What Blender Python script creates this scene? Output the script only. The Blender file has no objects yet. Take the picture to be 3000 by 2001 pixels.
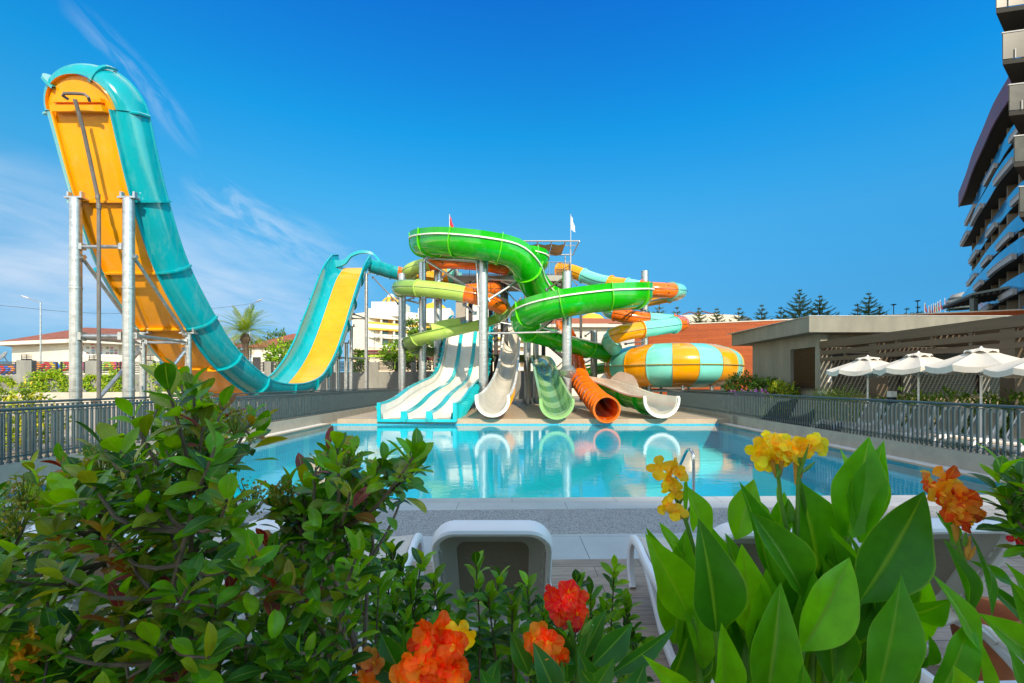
import bpy, math, random
from mathutils import Vector as V, Matrix, Quaternion
R = math.radians
PI = math.pi
rnd = random.Random(11)
sc = bpy.context.scene
COL = sc.collection
F, E, HY, CX = 1333.0, 1.7, 1121.0, 1500.0

def P(px, py, d):
    """A point of the site, from its bearing, its elevation and its distance in metres."""
    return V(((px - CX) / F * d, d, E - (py - HY) / F * d))
def A(x, y, z=0.0):
    """Pool coordinates: x across, y along the pool axis."""
    return V((x + 0.0263 * y, y, z))
def lerp(a, b, t): return a + (b - a) * t

# ------------------------------------------------------------------ objects
ORG = {}
def tag(o, label=None, cat=None, group=None, kind=None):
    if label: o['label'] = label
    if cat: o['category'] = cat
    if group: o['group'] = group
    if kind: o['kind'] = kind
    return o
def thing(name, label, cat, loc=(0, 0, 0), group=None):
    o = bpy.data.objects.new(name, None)
    COL.objects.link(o)
    o.location = loc
    o.empty_display_size = 0.2
    ORG[o.name] = V(loc)
    return tag(o, label, cat, group)
def copy_tree(o, parent=None):
    c = o.copy()
    COL.objects.link(c)
    if parent: c.parent = parent
    for ch in list(o.children):
        copy_tree(ch, c)
    return c

class MB:
    def __init__(s):
        s.v = []; s.f = []; s.m = []; s.uv = []; s.col = []; s.cur = 0; s.c = (1, 1, 1); s.has_uv = False; s.has_col = False
    def face(s, idx, uv=None, m=None):
        s.f.append(tuple(idx)); s.m.append(s.cur if m is None else m)
        s.uv.append(uv); s.col.append(s.c)
        if uv: s.has_uv = True
    def quad(s, a, b, c, d, m=None, uv=None):
        n = len(s.v); s.v += [V(a), V(b), V(c), V(d)]
        s.face((n, n + 1, n + 2, n + 3), uv, m)
    def poly(s, pts, m=None):
        n = len(s.v); s.v += [V(p) for p in pts]
        s.face(range(n, n + len(pts)), None, m)
    def hexa(s, p, m=None):
        """p: 8 points, bottom ring 0-3, top ring 4-7 (same order)."""
        n = len(s.v); s.v += [V(q) for q in p]
        for q in ((0, 3, 2, 1), (4, 5, 6, 7), (0, 1, 5, 4), (1, 2, 6, 5), (2, 3, 7, 6), (3, 0, 4, 7)):
            s.face([n + i for i in q], None, m)
    def box(s, x0, y0, z0, x1, y1, z1, m=None):
        s.hexa([(x0, y0, z0), (x1, y0, z0), (x1, y1, z0), (x0, y1, z0),
                (x0, y0, z1), (x1, y0, z1), (x1, y1, z1), (x0, y1, z1)], m)
    def bar(s, a, b, w, h, up=(0, 0, 1), m=None):
        """Box along a-b, w across, h along up."""
        a = V(a); b = V(b); t = (b - a).normalized(); u = V(up)
        sd = t.cross(u)
        if sd.length < 1e-4: sd = t.cross(V((0, 1, 0)))
        sd.normalize(); u = sd.cross(t).normalized()
        sd = sd * w / 2; u = u * h / 2
        s.hexa([a - sd - u, a + sd - u, b + sd - u, b - sd - u, a - sd + u, a + sd + u, b + sd + u, b - sd + u], m)
    def tube(s, pts, r, n=10, cap=True, m=None, r1=None):
        pts = [V(p) for p in pts]
        k = len(pts); base = len(s.v)
        prev = None
        for i, p in enumerate(pts):
            t = (pts[min(i + 1, k - 1)] - pts[max(i - 1, 0)])
            t.normalize()
            if prev is None:
                a = t.orthogonal().normalized()
            else:
                a = (prev - t * prev.dot(t))
                a = a.normalized() if a.length > 1e-6 else t.orthogonal().normalized()
            prev = a
            b = t.cross(a)
            rr = r[i] if isinstance(r, (list, tuple)) else (r if r1 is None else lerp(r, r1, i / max(1, k - 1)))
            for j in range(n):
                an = 2 * PI * j / n
                s.v.append(p + (a * math.cos(an) + b * math.sin(an)) * rr)
        for i in range(k - 1):
            for j in range(n):
                s.face((base + i * n + j, base + i * n + (j + 1) % n, base + (i + 1) * n + (j + 1) % n, base + (i + 1) * n + j), None, m)
        if cap:
            s.face([base + j for j in reversed(range(n))], None, m)
            s.face([base + (k - 1) * n + j for j in range(n)], None, m)
    def lathe(s, prof, c=(0, 0, 0), n=24, m=None, a0=0, a1=2 * PI, axis=None):
        """prof: list of (r, z). Around vertical axis through c."""
        c = V(c); base = len(s.v); full = abs(a1 - a0 - 2 * PI) < 1e-6
        cols = n if full else n + 1
        for (r, z) in prof:
            for j in range(cols):
                an = a0 + (a1 - a0) * j / n
                s.v.append(c + V((r * math.cos(an), r * math.sin(an), z)))
        for i in range(len(prof) - 1):
            for j in range(n):
                j2 = (j + 1) % cols
                s.face((base + i * cols + j, base + i * cols + j2, base + (i + 1) * cols + j2, base + (i + 1) * cols + j), None, m)
    def grid(s, rows, m=None, uvs=None, closed=False):
        """rows of equal length of points -> quads."""
        base = len(s.v); nr = len(rows); nc = len(rows[0])
        for r in rows: s.v += [V(p) for p in r]
        for i in range(nr - 1):
            for j in range(nc if closed else nc - 1):
                j2 = (j + 1) % nc
                ids = (base + i * nc + j, base + i * nc + j2, base + (i + 1) * nc + j2, base + (i + 1) * nc + j)
                uv = None
                if uvs: uv = [uvs[i][j], uvs[i][j2], uvs[i + 1][j2], uvs[i + 1][j]]
                s.face(ids, uv, m)
    def leaf(s, base, d, nrm, L, W, curl=0.3, fold=0.25, nl=5, nw=2, col=None, shape=0, wav=0.0, tw=0.0):
        """Leaf blade: base point, direction, face normal. UV: u along, v across."""
        if col: s.c = col; s.has_col = True
        d = V(d).normalized(); nrm = V(nrm)
        nrm = nrm - d * nrm.dot(d)
        if nrm.length < 1e-4: nrm = d.orthogonal()
        nrm.normalize()
        rows = []; uvs = []
        p = V(base); ang = 0.0
        step = L / nl
        ph = rnd.random() * 6.28
        for i in range(nl + 1):
            u = i / nl
            if shape == 0: w = math.sin(PI * u ** 1.12) ** 0.80          # obovate, widest past the middle
            elif shape == 1: w = (math.sin(PI * u ** 0.86) ** 0.95) * (1 - .28 * max(0, u - .5) / .5)      # canna: broad, drawn out to a point
            elif shape == 2: w = min(1.0, 1.35 * u ** 0.6) * (1 - u ** 5) ** 0.5  # petal
            else: w = 1 - u
            if i == 0: w = 0.06
            if i == nl and shape != 2: w = 0.0
            if i == nl and shape == 2: w = 0.25
            w *= W / 2
            dd = d * math.cos(ang) - nrm * math.sin(ang)
            nn = nrm * math.cos(ang) + d * math.sin(ang)
            sd = dd.cross(nn)
            if tw: 
                q = Quaternion(dd, tw * u); sd = q @ sd; nn = q @ nn
            row = []; uvr = []
            for j in range(-nw, nw + 1):
                k = j / nw
                off = nn * (abs(k) * w * fold + wav * w * math.sin(u * 9 + ph + (2.0 if j > 0 else 0)) * abs(k) ** 1.5)
                row.append(p + sd * (k * w) + off); uvr.append((u, 0.5 + 0.5 * k))
            rows.append(row); uvs.append(uvr)
            p = p + dd * step
            ang += curl / nl
        s.grid(rows, None, uvs)
        s.has_uv = True
    def build(s, name, mats, parent=None, smooth=True, angle=35, origin=None):
        me = bpy.data.meshes.new(name)
        if not isinstance(mats, (list, tuple)): mats = [mats]
        if parent is not None:
            root = parent
            org = ORG[parent.name]
        else:
            if origin is None:
                xs = [p.x for p in s.v]; ys = [p.y for p in s.v]; zs = [p.z for p in s.v]
                origin = ((min(xs) + max(xs)) / 2, (min(ys) + max(ys)) / 2, min(zs))
            org = V(origin)
        me.from_pydata([tuple(p - org) for p in s.v], [], s.f)
        for mm in mats: me.materials.append(mm)
        if len(mats) > 1: me.polygons.foreach_set('material_index', s.m)
        if s.has_uv:
            ul = me.uv_layers.new(name='UVMap'); buf = []
            for f, uv in zip(s.f, s.uv):
                for k in range(len(f)):
                    buf += list(uv[k]) if uv else [0.0, 0.5]
            ul.data.foreach_set('uv', buf)
        if s.has_col:
            ca = me.color_attributes.new('tint', 'FLOAT_COLOR', 'CORNER'); buf = []
            for f, c in zip(s.f, s.col):
                buf += [c[0], c[1], c[2], 1.0] * len(f)
            ca.data.foreach_set('color', buf)
        if smooth:
            me.polygons.foreach_set('use_smooth', [True] * len(me.polygons))
            if angle: me.set_sharp_from_angle(angle=R(angle))
        me.update()
        o = bpy.data.objects.new(name, me)
        COL.objects.link(o)
        if parent is not None: o.parent = parent
        else: o.location = org
        ORG[o.name] = V(org)
        return o

def spline(ctrl, step):
    """Catmull-Rom through ctrl points, resampled at about equal steps."""
    c = [V(p) for p in ctrl]
    c = [c[0] * 2 - c[1]] + c + [c[-1] * 2 - c[-2]]
    out = []
    for i in range(1, len(c) - 2):
        p0, p1, p2, p3 = c[i - 1:i + 3]
        for k in range(16):
            t = k / 16
            out.append(0.5 * ((2 * p1) + (p2 - p0) * t + (2 * p0 - 5 * p1 + 4 * p2 - p3) * t * t + (3 * p1 - p0 - 3 * p2 + p3) * t ** 3))
    out.append(c[-2])
    L = [0]
    for i in range(1, len(out)): L.append(L[-1] + (out[i] - out[i - 1]).length)
    n = max(2, int(round(L[-1] / step))); res = []; j = 0
    for k in range(n + 1):
        s = L[-1] * k / n
        while j < len(L) - 2 and L[j + 1] < s: j += 1
        t = (s - L[j]) / max(1e-6, L[j + 1] - L[j])
        res.append(out[j].lerp(out[j + 1], min(1, max(0, t))))
    return res
def frames(pts):
    fr = []; k = len(pts)
    for i in range(k):
        t = (pts[min(i + 1, k - 1)] - pts[max(i - 1, 0)]).normalized()
        sd = t.cross(V((0, 0, 1))).normalized()
        fr.append((t, sd, sd.cross(t).normalized()))
    return fr

# ------------------------------------------------------------------ materials
MATS = {}
def nodes_of(name):
    m = bpy.data.materials.new(name); m.use_nodes = True
    nt = m.node_tree
    return m, nt, nt.nodes, nt.links, nt.nodes['Principled BSDF']
def mat(name, col, rough=0.5, metal=0.0, nz=None, bump=None, coat=0.0, spec=None, coord='Object', stretch=None, emit=None):
    """nz = (scale, amount, second colour or None); bump = (scale, strength)."""
    if name in MATS: return MATS[name]
    m, nt, N, L, b = nodes_of(name)
    b.inputs['Base Color'].default_value = (*col, 1)
    b.inputs['Roughness'].default_value = rough
    b.inputs['Metallic'].default_value = metal
    b.inputs['Coat Weight'].default_value = coat
    b.inputs['Coat Roughness'].default_value = 0.08
    if spec is not None: b.inputs['Specular IOR Level'].default_value = spec
    tc = N.new('ShaderNodeTexCoord'); src = tc.outputs[coord]
    if stretch:
        mp = N.new('ShaderNodeMapping'); mp.inputs['Scale'].default_value = stretch
        L.new(src, mp.inputs['Vector']); src = mp.outputs['Vector']
    if nz:
        n = N.new('ShaderNodeTexNoise'); n.inputs['Scale'].default_value = nz[0]; n.inputs['Detail'].default_value = 6; n.inputs['Roughness'].default_value = 0.6
        L.new(src, n.inputs['Vector'])
        cr = N.new('ShaderNodeValToRGB')
        c2 = nz[2] if len(nz) > 2 and nz[2] else [min(1, c * (1 + nz[1])) for c in col]
        c1 = [c * (1 - nz[1]) for c in col] if not (len(nz) > 2 and nz[2]) else col
        cr.color_ramp.elements[0].position = 0.35; cr.color_ramp.elements[1].position = 0.68
        cr.color_ramp.elements[0].color = (*c1, 1); cr.color_ramp.elements[1].color = (*c2, 1)
        L.new(n.outputs['Fac'], cr.inputs['Fac']); L.new(cr.outputs['Color'], b.inputs['Base Color'])
        mr = N.new('ShaderNodeMapRange'); mr.inputs['To Min'].default_value = max(0.02, rough * 0.75); mr.inputs['To Max'].default_value = min(1, rough * 1.35)
        L.new(n.outputs['Fac'], mr.inputs['Value']); L.new(mr.outputs['Result'], b.inputs['Roughness'])
    if bump:
        n2 = N.new('ShaderNodeTexNoise'); n2.inputs['Scale'].default_value = bump[0]; n2.inputs['Detail'].default_value = 4
        L.new(src, n2.inputs['Vector'])
        bp = N.new('ShaderNodeBump'); bp.inputs['Strength'].default_value = bump[1]; bp.inputs['Distance'].default_value = 0.02
        L.new(n2.outputs['Fac'], bp.inputs['Height']); L.new(bp.outputs['Normal'], b.inputs['Normal'])
    MATS[name] = m
    return m
def tile_mat(name, c1, c2, mortar, bw, bh, gap=0.006, rough=0.45, off=0.5, nzamt=0.25, nzscale=3.0, coord='Object', bumpk=0.3, wood=False, rot=None):
    m, nt, N, L, b = nodes_of(name)
    tc = N.new('ShaderNodeTexCoord'); mp = N.new('ShaderNodeMapping')
    if rot: mp.inputs['Rotation'].default_value = rot
    L.new(tc.outputs[coord], mp.inputs['Vector'])
    br = N.new('ShaderNodeTexBrick'); br.offset = off
    br.inputs['Scale'].default_value = 1.0
    br.inputs['Brick Width'].default_value = bw; br.inputs['Row Height'].default_value = bh
    br.inputs['Mortar Size'].default_value = gap; br.inputs['Mortar Smooth'].default_value = 0.1
    br.inputs['Color1'].default_value = (*c1, 1); br.inputs['Color2'].default_value = (*c2, 1); br.inputs['Mortar'].default_value = (*mortar, 1)
    L.new(mp.outputs['Vector'], br.inputs['Vector'])
    n = N.new('ShaderNodeTexNoise'); n.inputs['Scale'].default_value = nzscale; n.inputs['Detail'].default_value = 7; n.inputs['Roughness'].default_value = 0.65
    if wood:
        mp2 = N.new('ShaderNodeMapping'); mp2.inputs['Scale'].default_value = wood
        L.new(mp.outputs['Vector'], mp2.inputs['Vector']); L.new(mp2.outputs['Vector'], n.inputs['Vector'])
    else: L.new(mp.outputs['Vector'], n.inputs['Vector'])
    mr = N.new('ShaderNodeMapRange'); mr.inputs['To Min'].default_value = 1 - nzamt; mr.inputs['To Max'].default_value = 1 + nzamt
    mr.inputs['From Min'].default_value = 0.3; mr.inputs['From Max'].default_value = 0.7
    L.new(n.outputs['Fac'], mr.inputs['Value'])
    mx = N.new('ShaderNodeMix'); mx.data_type = 'RGBA'; mx.blend_type = 'MULTIPLY'; mx.inputs['Factor'].default_value = 1
    L.new(br.outputs['Color'], mx.inputs['A']); L.new(mr.outputs['Result'], mx.inputs['B'])
    L.new(mx.outputs['Result'], b.inputs['Base Color'])
    b.inputs['Roughness'].default_value = rough
    bp = N.new('ShaderNodeBump'); bp.inputs['Strength'].default_value = bumpk; bp.inputs['Distance'].default_value = 0.004; bp.invert = True
    L.new(br.outputs['Fac'], bp.inputs['Height']); L.new(bp.outputs['Normal'], b.inputs['Normal'])
    MATS[name] = m
    return m
def leaf_mat(name, rough=0.35, trans=0.35, veins=0.0, rib=(0.25, 0.35, 0.06), nvein=0, coat=0.0, blotch=0.25, satmul=1.25):
    """Leaf colour from the per-leaf 'tint'; light shines through (translucent part)."""
    m, nt, N, L, b = nodes_of(name)
    at = N.new('ShaderNodeAttribute'); at.attribute_name = 'tint'
    uv = N.new('ShaderNodeUVMap'); uv.uv_map = 'UVMap'
    sp = N.new('ShaderNodeSeparateXYZ'); L.new(uv.outputs['UV'], sp.inputs['Vector'])
    # distance from midrib
    sb = N.new('ShaderNodeMath'); sb.operation = 'SUBTRACT'; sb.inputs[1].default_value = 0.5; L.new(sp.outputs['Y'], sb.inputs[0])
    ab = N.new('ShaderNodeMath'); ab.operation = 'ABSOLUTE'; L.new(sb.outputs[0], ab.inputs[0])
    col = at.outputs['Color']
    tc = N.new('ShaderNodeTexCoord')
    nz = N.new('ShaderNodeTexNoise'); nz.inputs['Scale'].default_value = 22; nz.inputs['Detail'].default_value = 3
    L.new(tc.outputs['Object'], nz.inputs['Vector'])
    mr0 = N.new('ShaderNodeMapRange'); mr0.inputs['From Min'].default_value = 0.3; mr0.inputs['From Max'].default_value = 0.7
    mr0.inputs['To Min'].default_value = 1 - blotch; mr0.inputs['To Max'].default_value = 1 + blotch
    L.new(nz.outputs['Fac'], mr0.inputs['Value'])
    mu = N.new('ShaderNodeMix'); mu.data_type = 'RGBA'; mu.blend_type = 'MULTIPLY'; mu.inputs['Factor'].default_value = 1
    L.new(col, mu.inputs['A']); L.new(mr0.outputs['Result'], mu.inputs['B']); col = mu.outputs['Result']
    bumpsrc = None
    if nvein:
        # side veins slanting forward: sin(n*(u - k|v|))
        k = N.new('ShaderNodeMath'); k.operation = 'MULTIPLY'; k.inputs[1].default_value = 0.75; L.new(ab.outputs[0], k.inputs[0])
        s2 = N.new('ShaderNodeMath'); s2.operation = 'SUBTRACT'; L.new(sp.outputs['X'], s2.inputs[0]); L.new(k.outputs[0], s2.inputs[1])
        m2 = N.new('ShaderNodeMath'); m2.operation = 'MULTIPLY'; m2.inputs[1].default_value = nvein; L.new(s2.outputs[0], m2.inputs[0])
        sn = N.new('ShaderNodeMath'); sn.operation = 'SINE'; L.new(m2.outputs[0], sn.inputs[0])
        mr = N.new('ShaderNodeMapRange'); mr.inputs['From Min'].default_value = -1; mr.inputs['To Min'].default_value = 1 - veins; mr.inputs['To Max'].default_value = 1 + veins
        L.new(sn.outputs[0], mr.inputs['Value'])
        mv = N.new('ShaderNodeMix'); mv.data_type = 'RGBA'; mv.blend_type = 'MULTIPLY'; mv.inputs['Factor'].default_value = 1
        L.new(col, mv.inputs['A']); L.new(mr.outputs['Result'], mv.inputs['B']); col = mv.outputs['Result']
        bumpsrc = sn.outputs[0]
    # paler thin margin
    ed = N.new('ShaderNodeMapRange'); ed.inputs['From Min'].default_value = 0.465; ed.inputs['From Max'].default_value = 0.5; ed.inputs['To Max'].default_value = 0.7 if nvein else 0.25
    L.new(ab.outputs[0], ed.inputs['Value'])
    me_ = N.new('ShaderNodeMix'); me_.data_type = 'RGBA'
    L.new(ed.outputs['Result'], me_.inputs['Factor']); L.new(col, me_.inputs['A']); me_.inputs['B'].default_value = (*rib, 1)
    col = me_.outputs['Result']
    # pale midrib
    lt = N.new('ShaderNodeMapRange'); lt.inputs['From Min'].default_value = 0.0; lt.inputs['From Max'].default_value = 0.05; lt.inputs['To Min'].default_value = 0.8; lt.inputs['To Max'].default_value = 0.0
    L.new(ab.outputs[0], lt.inputs['Value'])
    mm = N.new('ShaderNodeMix'); mm.data_type = 'RGBA'
    L.new(lt.outputs['Result'], mm.inputs['Factor']); L.new(col, mm.inputs['A']); mm.inputs['B'].default_value = (*rib, 1)
    col = mm.outputs['Result']
    L.new(col, b.inputs['Base Color'])
    b.inputs['Roughness'].default_value = rough; b.inputs['Coat Weight'].default_value = coat; b.inputs['Coat Roughness'].default_value = 0.25; b.inputs['Specular IOR Level'].default_value = 0.32
    if bumpsrc:
        bp = N.new('ShaderNodeBump'); bp.inputs['Strength'].default_value = 0.10; bp.inputs['Distance'].default_value = 0.003
        L.new(bumpsrc, bp.inputs['Height']); L.new(bp.outputs['Normal'], b.inputs['Normal'])
    tr = N.new('ShaderNodeBsdfTranslucent')
    hs = N.new('ShaderNodeHueSaturation'); hs.inputs['Hue'].default_value = 0.485; hs.inputs['Saturation'].default_value = satmul; hs.inputs['Value'].default_value = 1.9
    L.new(col, hs.inputs['Color']); L.new(hs.outputs['Color'], tr.inputs['Color'])
    ms = N.new('ShaderNodeMixShader'); ms.inputs['Fac'].default_value = trans
    L.new(b.outputs['BSDF'], ms.inputs[1]); L.new(tr.outputs['BSDF'], ms.inputs[2])
    L.new(ms.outputs['Shader'], N['Material Output'].inputs['Surface'])
    MATS[name] = m
    return m
def gel(name, col, rough=0.16, nzamt=0.10, trans=0.0):
    """Glossy fibreglass gelcoat, slightly weathered; trans = light shining through the shell."""
    m = mat(name, col, rough, nz=(0.7, nzamt), coat=0.25, bump=(2.2, 0.05))
    # faint lime and water marks: thin pale streaks running down the shell
    nt = m.node_tree; N = nt.nodes; L = nt.links; b = N['Principled BSDF']
    tc = N.new('ShaderNodeTexCoord'); mp = N.new('ShaderNodeMapping'); mp.inputs['Scale'].default_value = (2.6, 2.6, .35); L.new(tc.outputs['Object'], mp.inputs['Vector'])
    n = N.new('ShaderNodeTexNoise'); n.inputs['Scale'].default_value = 2.2; n.inputs['Detail'].default_value = 8; n.inputs['Roughness'].default_value = .7; L.new(mp.outputs['Vector'], n.inputs['Vector'])
    mr = N.new('ShaderNodeMapRange'); mr.inputs['From Min'].default_value = .52; mr.inputs['From Max'].default_value = .80; mr.inputs['To Max'].default_value = .13; L.new(n.outputs['Fac'], mr.inputs['Value'])
    mx = N.new('ShaderNodeMix'); mx.data_type = 'RGBA'; src = b.inputs['Base Color'].links[0].from_socket
    L.new(mr.outputs['Result'], mx.inputs['Factor']); L.new(src, mx.inputs['A']); mx.inputs['B'].default_value = (.52, .50, .44, 1); L.new(mx.outputs['Result'], b.inputs['Base Color'])
    if trans:
        nt = m.node_tree; N = nt.nodes; L = nt.links
        b = N['Principled BSDF']
        tr = N.new('ShaderNodeBsdfTranslucent'); tr.inputs['Color'].default_value = (*[min(1, c * 1.3) for c in col], 1)
        ms = N.new('ShaderNodeMixShader'); ms.inputs['Fac'].default_value = trans
        L.new(b.outputs['BSDF'], ms.inputs[1]); L.new(tr.outputs['BSDF'], ms.inputs[2]); L.new(ms.outputs['Shader'], N['Material Output'].inputs['Surface'])
    return m
def srgb(r, g, b):
    f = lambda c: (c / 255 / 12.92) if c / 255 <= 0.04045 else ((c / 255 + 0.055) / 1.055) ** 2.4
    return (f(r), f(g), f(b))

# palette
TEAL = gel('teal_gelcoat', (0.001, 0.33, 0.385))
YEL = gel('amber_gelcoat', (0.84, 0.34, 0.001))
GRN = gel('bright_green_gelcoat', (0.008, 0.46, 0.004), trans=0.15)
GRNL = gel('lime_rib_gelcoat', (0.10, 0.58, 0.01))
PALE = gel('pale_green_gelcoat', (0.46, 0.66, 0.13), trans=0.1)
PALED = gel('mid_green_gelcoat', (0.24, 0.43, 0.08), trans=0.1)
ORA = gel('orange_gelcoat', (0.82, 0.15, 0.002))
AQUA = gel('aqua_gelcoat', (0.19, 0.66, 0.57))
CREAM = gel('cream_gelcoat', (0.76, 0.70, 0.58), 0.22)
WHITE = gel('white_gelcoat', (0.82, 0.81, 0.78), 0.2)
RIMW = mat('rim_white', (0.80, 0.78, 0.70), 0.4, nz=(3, 0.06))
SEAM = mat('dark_seam', (0.035, 0.035, 0.03), 0.6)
GALV = mat('galvanised_steel', (0.46, 0.47, 0.47), 0.36, 0.85, nz=(4.0, 0.18), bump=(9, 0.06), stretch=(1, 1, 2.5))
STEEL = mat('dull_steel', (0.30, 0.31, 0.31), 0.5, 0.6, nz=(5, 0.2))
DARKP = mat('grey_pipe', (0.14, 0.13, 0.12), 0.5, 0.2, nz=(4, 0.2))
RAILM = mat('rail_paint', (0.055, 0.088, 0.10), 0.38, 0.25, nz=(6, 0.15))
# ------------------------------------------------------------------ camera, light, sky
cam = bpy.data.cameras.new('camera'); cam.sensor_width = 36; cam.lens = 36 * F / 3000
cam.shift_y = (HY - 1000.5) / 3000; cam.clip_end = 5000; cam.clip_start = 0.05
co = bpy.data.objects.new('camera', cam); COL.objects.link(co)
co.location = (0, 0, E); co.rotation_euler = (R(90), 0, 0)
sc.camera = co
SUN_EL, SUN_AZ = 31.0, 163.0            # azimuth clockwise from +Y: behind the camera, a little to the right
w = bpy.data.worlds.new('World'); sc.world = w; w.use_nodes = True
N = w.node_tree.nodes; L = w.node_tree.links
bg = N['Background']
sky = N.new('ShaderNodeTexSky'); sky.sky_type = 'NISHITA'; sky.sun_disc = False
sky.sun_elevation = R(SUN_EL); sky.sun_rotation = R(SUN_AZ); sky.air_density = 1.0; sky.dust_density = 0.0; sky.ozone_density = 3.0
# the deep blue of the sky ahead, by height; overhead stops raised as added fill
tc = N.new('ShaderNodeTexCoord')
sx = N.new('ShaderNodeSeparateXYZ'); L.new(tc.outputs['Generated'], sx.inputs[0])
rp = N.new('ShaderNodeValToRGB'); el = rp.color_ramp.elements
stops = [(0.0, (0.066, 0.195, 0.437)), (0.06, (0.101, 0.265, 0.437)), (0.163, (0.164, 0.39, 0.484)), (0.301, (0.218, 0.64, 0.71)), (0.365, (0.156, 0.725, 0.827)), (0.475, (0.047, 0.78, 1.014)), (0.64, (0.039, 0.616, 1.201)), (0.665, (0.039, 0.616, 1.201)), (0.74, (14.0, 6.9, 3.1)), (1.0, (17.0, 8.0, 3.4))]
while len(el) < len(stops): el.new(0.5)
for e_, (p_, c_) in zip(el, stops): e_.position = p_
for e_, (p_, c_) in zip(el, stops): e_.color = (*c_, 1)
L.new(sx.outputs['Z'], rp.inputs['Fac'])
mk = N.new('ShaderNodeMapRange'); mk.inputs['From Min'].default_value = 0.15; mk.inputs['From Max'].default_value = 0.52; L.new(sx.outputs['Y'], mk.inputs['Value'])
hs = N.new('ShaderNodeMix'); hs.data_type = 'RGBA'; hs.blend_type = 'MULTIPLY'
rb = N.new('ShaderNodeMix'); rb.data_type = 'RGBA'; rb.inputs['A'].default_value = (2.9, 2.15, 1.55, 1)  # sky behind the camera raised, out of view, to fill the shaded foreground
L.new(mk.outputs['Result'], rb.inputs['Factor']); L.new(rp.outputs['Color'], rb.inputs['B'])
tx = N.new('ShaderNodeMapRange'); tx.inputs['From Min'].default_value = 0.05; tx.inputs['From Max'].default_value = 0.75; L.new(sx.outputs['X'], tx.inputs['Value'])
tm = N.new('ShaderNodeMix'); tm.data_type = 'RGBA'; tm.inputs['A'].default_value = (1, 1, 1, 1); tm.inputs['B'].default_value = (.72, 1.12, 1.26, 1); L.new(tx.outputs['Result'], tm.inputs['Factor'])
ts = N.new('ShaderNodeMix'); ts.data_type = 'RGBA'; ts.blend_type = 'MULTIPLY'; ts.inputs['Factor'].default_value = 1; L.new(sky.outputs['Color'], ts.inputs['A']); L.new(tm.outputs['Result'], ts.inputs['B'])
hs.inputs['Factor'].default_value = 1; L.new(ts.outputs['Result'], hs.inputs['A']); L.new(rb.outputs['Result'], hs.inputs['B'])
# thin cirrus, in fixed directions of the sky
def cloud(center, half, rot, scale, lo, hi, amt, seed):
    """Patch of wispy cloud around direction center (unit vector), half = angular half sizes."""
    c = V(center).normalized(); e1 = V((0, 0, 1)).cross(c).normalized() * -1; e2 = c.cross(e1) * -1
    q = Quaternion(c, rot); e1 = q @ e1; e2 = q @ e2
    def dot(vec):
        d = N.new('ShaderNodeVectorMath'); d.operation = 'DOT_PRODUCT'; d.inputs[1].default_value = vec; L.new(tc.outputs['Generated'], d.inputs[0]); return d.outputs['Value']
    def mth(op, a, b=None, clamp=False):
        x = N.new('ShaderNodeMath'); x.operation = op; x.use_clamp = clamp
        for k, s in enumerate((a, b)):
            if s is None: continue
            if isinstance(s, (int, float)): x.inputs[k].default_value = s
            else: L.new(s, x.inputs[k])
        return x.outputs[0]
    a = mth('DIVIDE', dot(e1), half[0]); b = mth('DIVIDE', dot(e2), half[1])
    r2 = mth('ADD', mth('MULTIPLY', a, a), mth('MULTIPLY', b, b))
    mask = mth('SUBTRACT', 1.0, r2, True)
    mask = mth('MULTIPLY', mask, mth('GREATER_THAN', dot(c), 0.0))
    cb = N.new('ShaderNodeCombineXYZ'); L.new(mth('MULTIPLY', dot(e1), scale[0]), cb.inputs[0]); L.new(mth('MULTIPLY', dot(e2), scale[1]), cb.inputs[1]); cb.inputs[2].default_value = seed
    nz = N.new('ShaderNodeTexNoise'); nz.inputs['Scale'].default_value = 1; nz.inputs['Detail'].default_value = 7; nz.inputs['Roughness'].default_value = 0.62; nz.inputs['Distortion'].default_value = 0.6
    L.new(cb.outputs[0], nz.inputs['Vector'])
    mr = N.new('ShaderNodeMapRange'); mr.inputs['From Min'].default_value = lo; mr.inputs['From Max'].default_value = hi
    L.new(nz.outputs['Fac'], mr.inputs['Value'])
    return mth('MULTIPLY', mth('MULTIPLY', mr.outputs[0], mask), amt)
def dirv(px, py): return ((px - CX) / F, 1.0, (HY - py) / F)
cl = [cloud(dirv(405, 250), (0.115, 0.034), R(44), (9, 34), 0.42, 0.80, 0.36, 1.3),
      cloud(dirv(40, 760), (0.50, 0.17), R(10), (3, 13), 0.28, 0.85, 0.62, 4.1),
      cloud(dirv(720, 640), (0.11, 0.05), R(30), (11, 34), 0.44, 0.74, 0.45, 7.7),
      cloud(dirv(860, 730), (0.20, 0.07), R(16), (8, 30), 0.40, 0.78, 0.38, 9.2),
      cloud(dirv(560, 880), (0.50, 0.14), R(8), (4, 16), 0.28, 0.85, 0.50, 12.9)]
tot = cl[0]
for c in cl[1:]:
    ad = N.new('ShaderNodeMath'); ad.operation = 'ADD'; ad.use_clamp = True; L.new(tot, ad.inputs[0]); L.new(c, ad.inputs[1]); tot = ad.outputs[0]
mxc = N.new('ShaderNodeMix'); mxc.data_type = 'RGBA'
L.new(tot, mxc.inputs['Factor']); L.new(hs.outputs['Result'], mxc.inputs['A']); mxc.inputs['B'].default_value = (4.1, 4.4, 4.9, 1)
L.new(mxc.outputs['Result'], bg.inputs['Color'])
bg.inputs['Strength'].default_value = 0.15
sun = bpy.data.lights.new('sun', 'SUN'); sun.energy = 4.2; sun.angle = R(0.53); sun.color = (1.0, 0.85, 0.64)
so = bpy.data.objects.new('sun', sun); COL.objects.link(so)
sd = V((math.sin(R(SUN_AZ)) * math.cos(R(SUN_EL)), math.cos(R(SUN_AZ)) * math.cos(R(SUN_EL)), math.sin(R(SUN_EL))))
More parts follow.
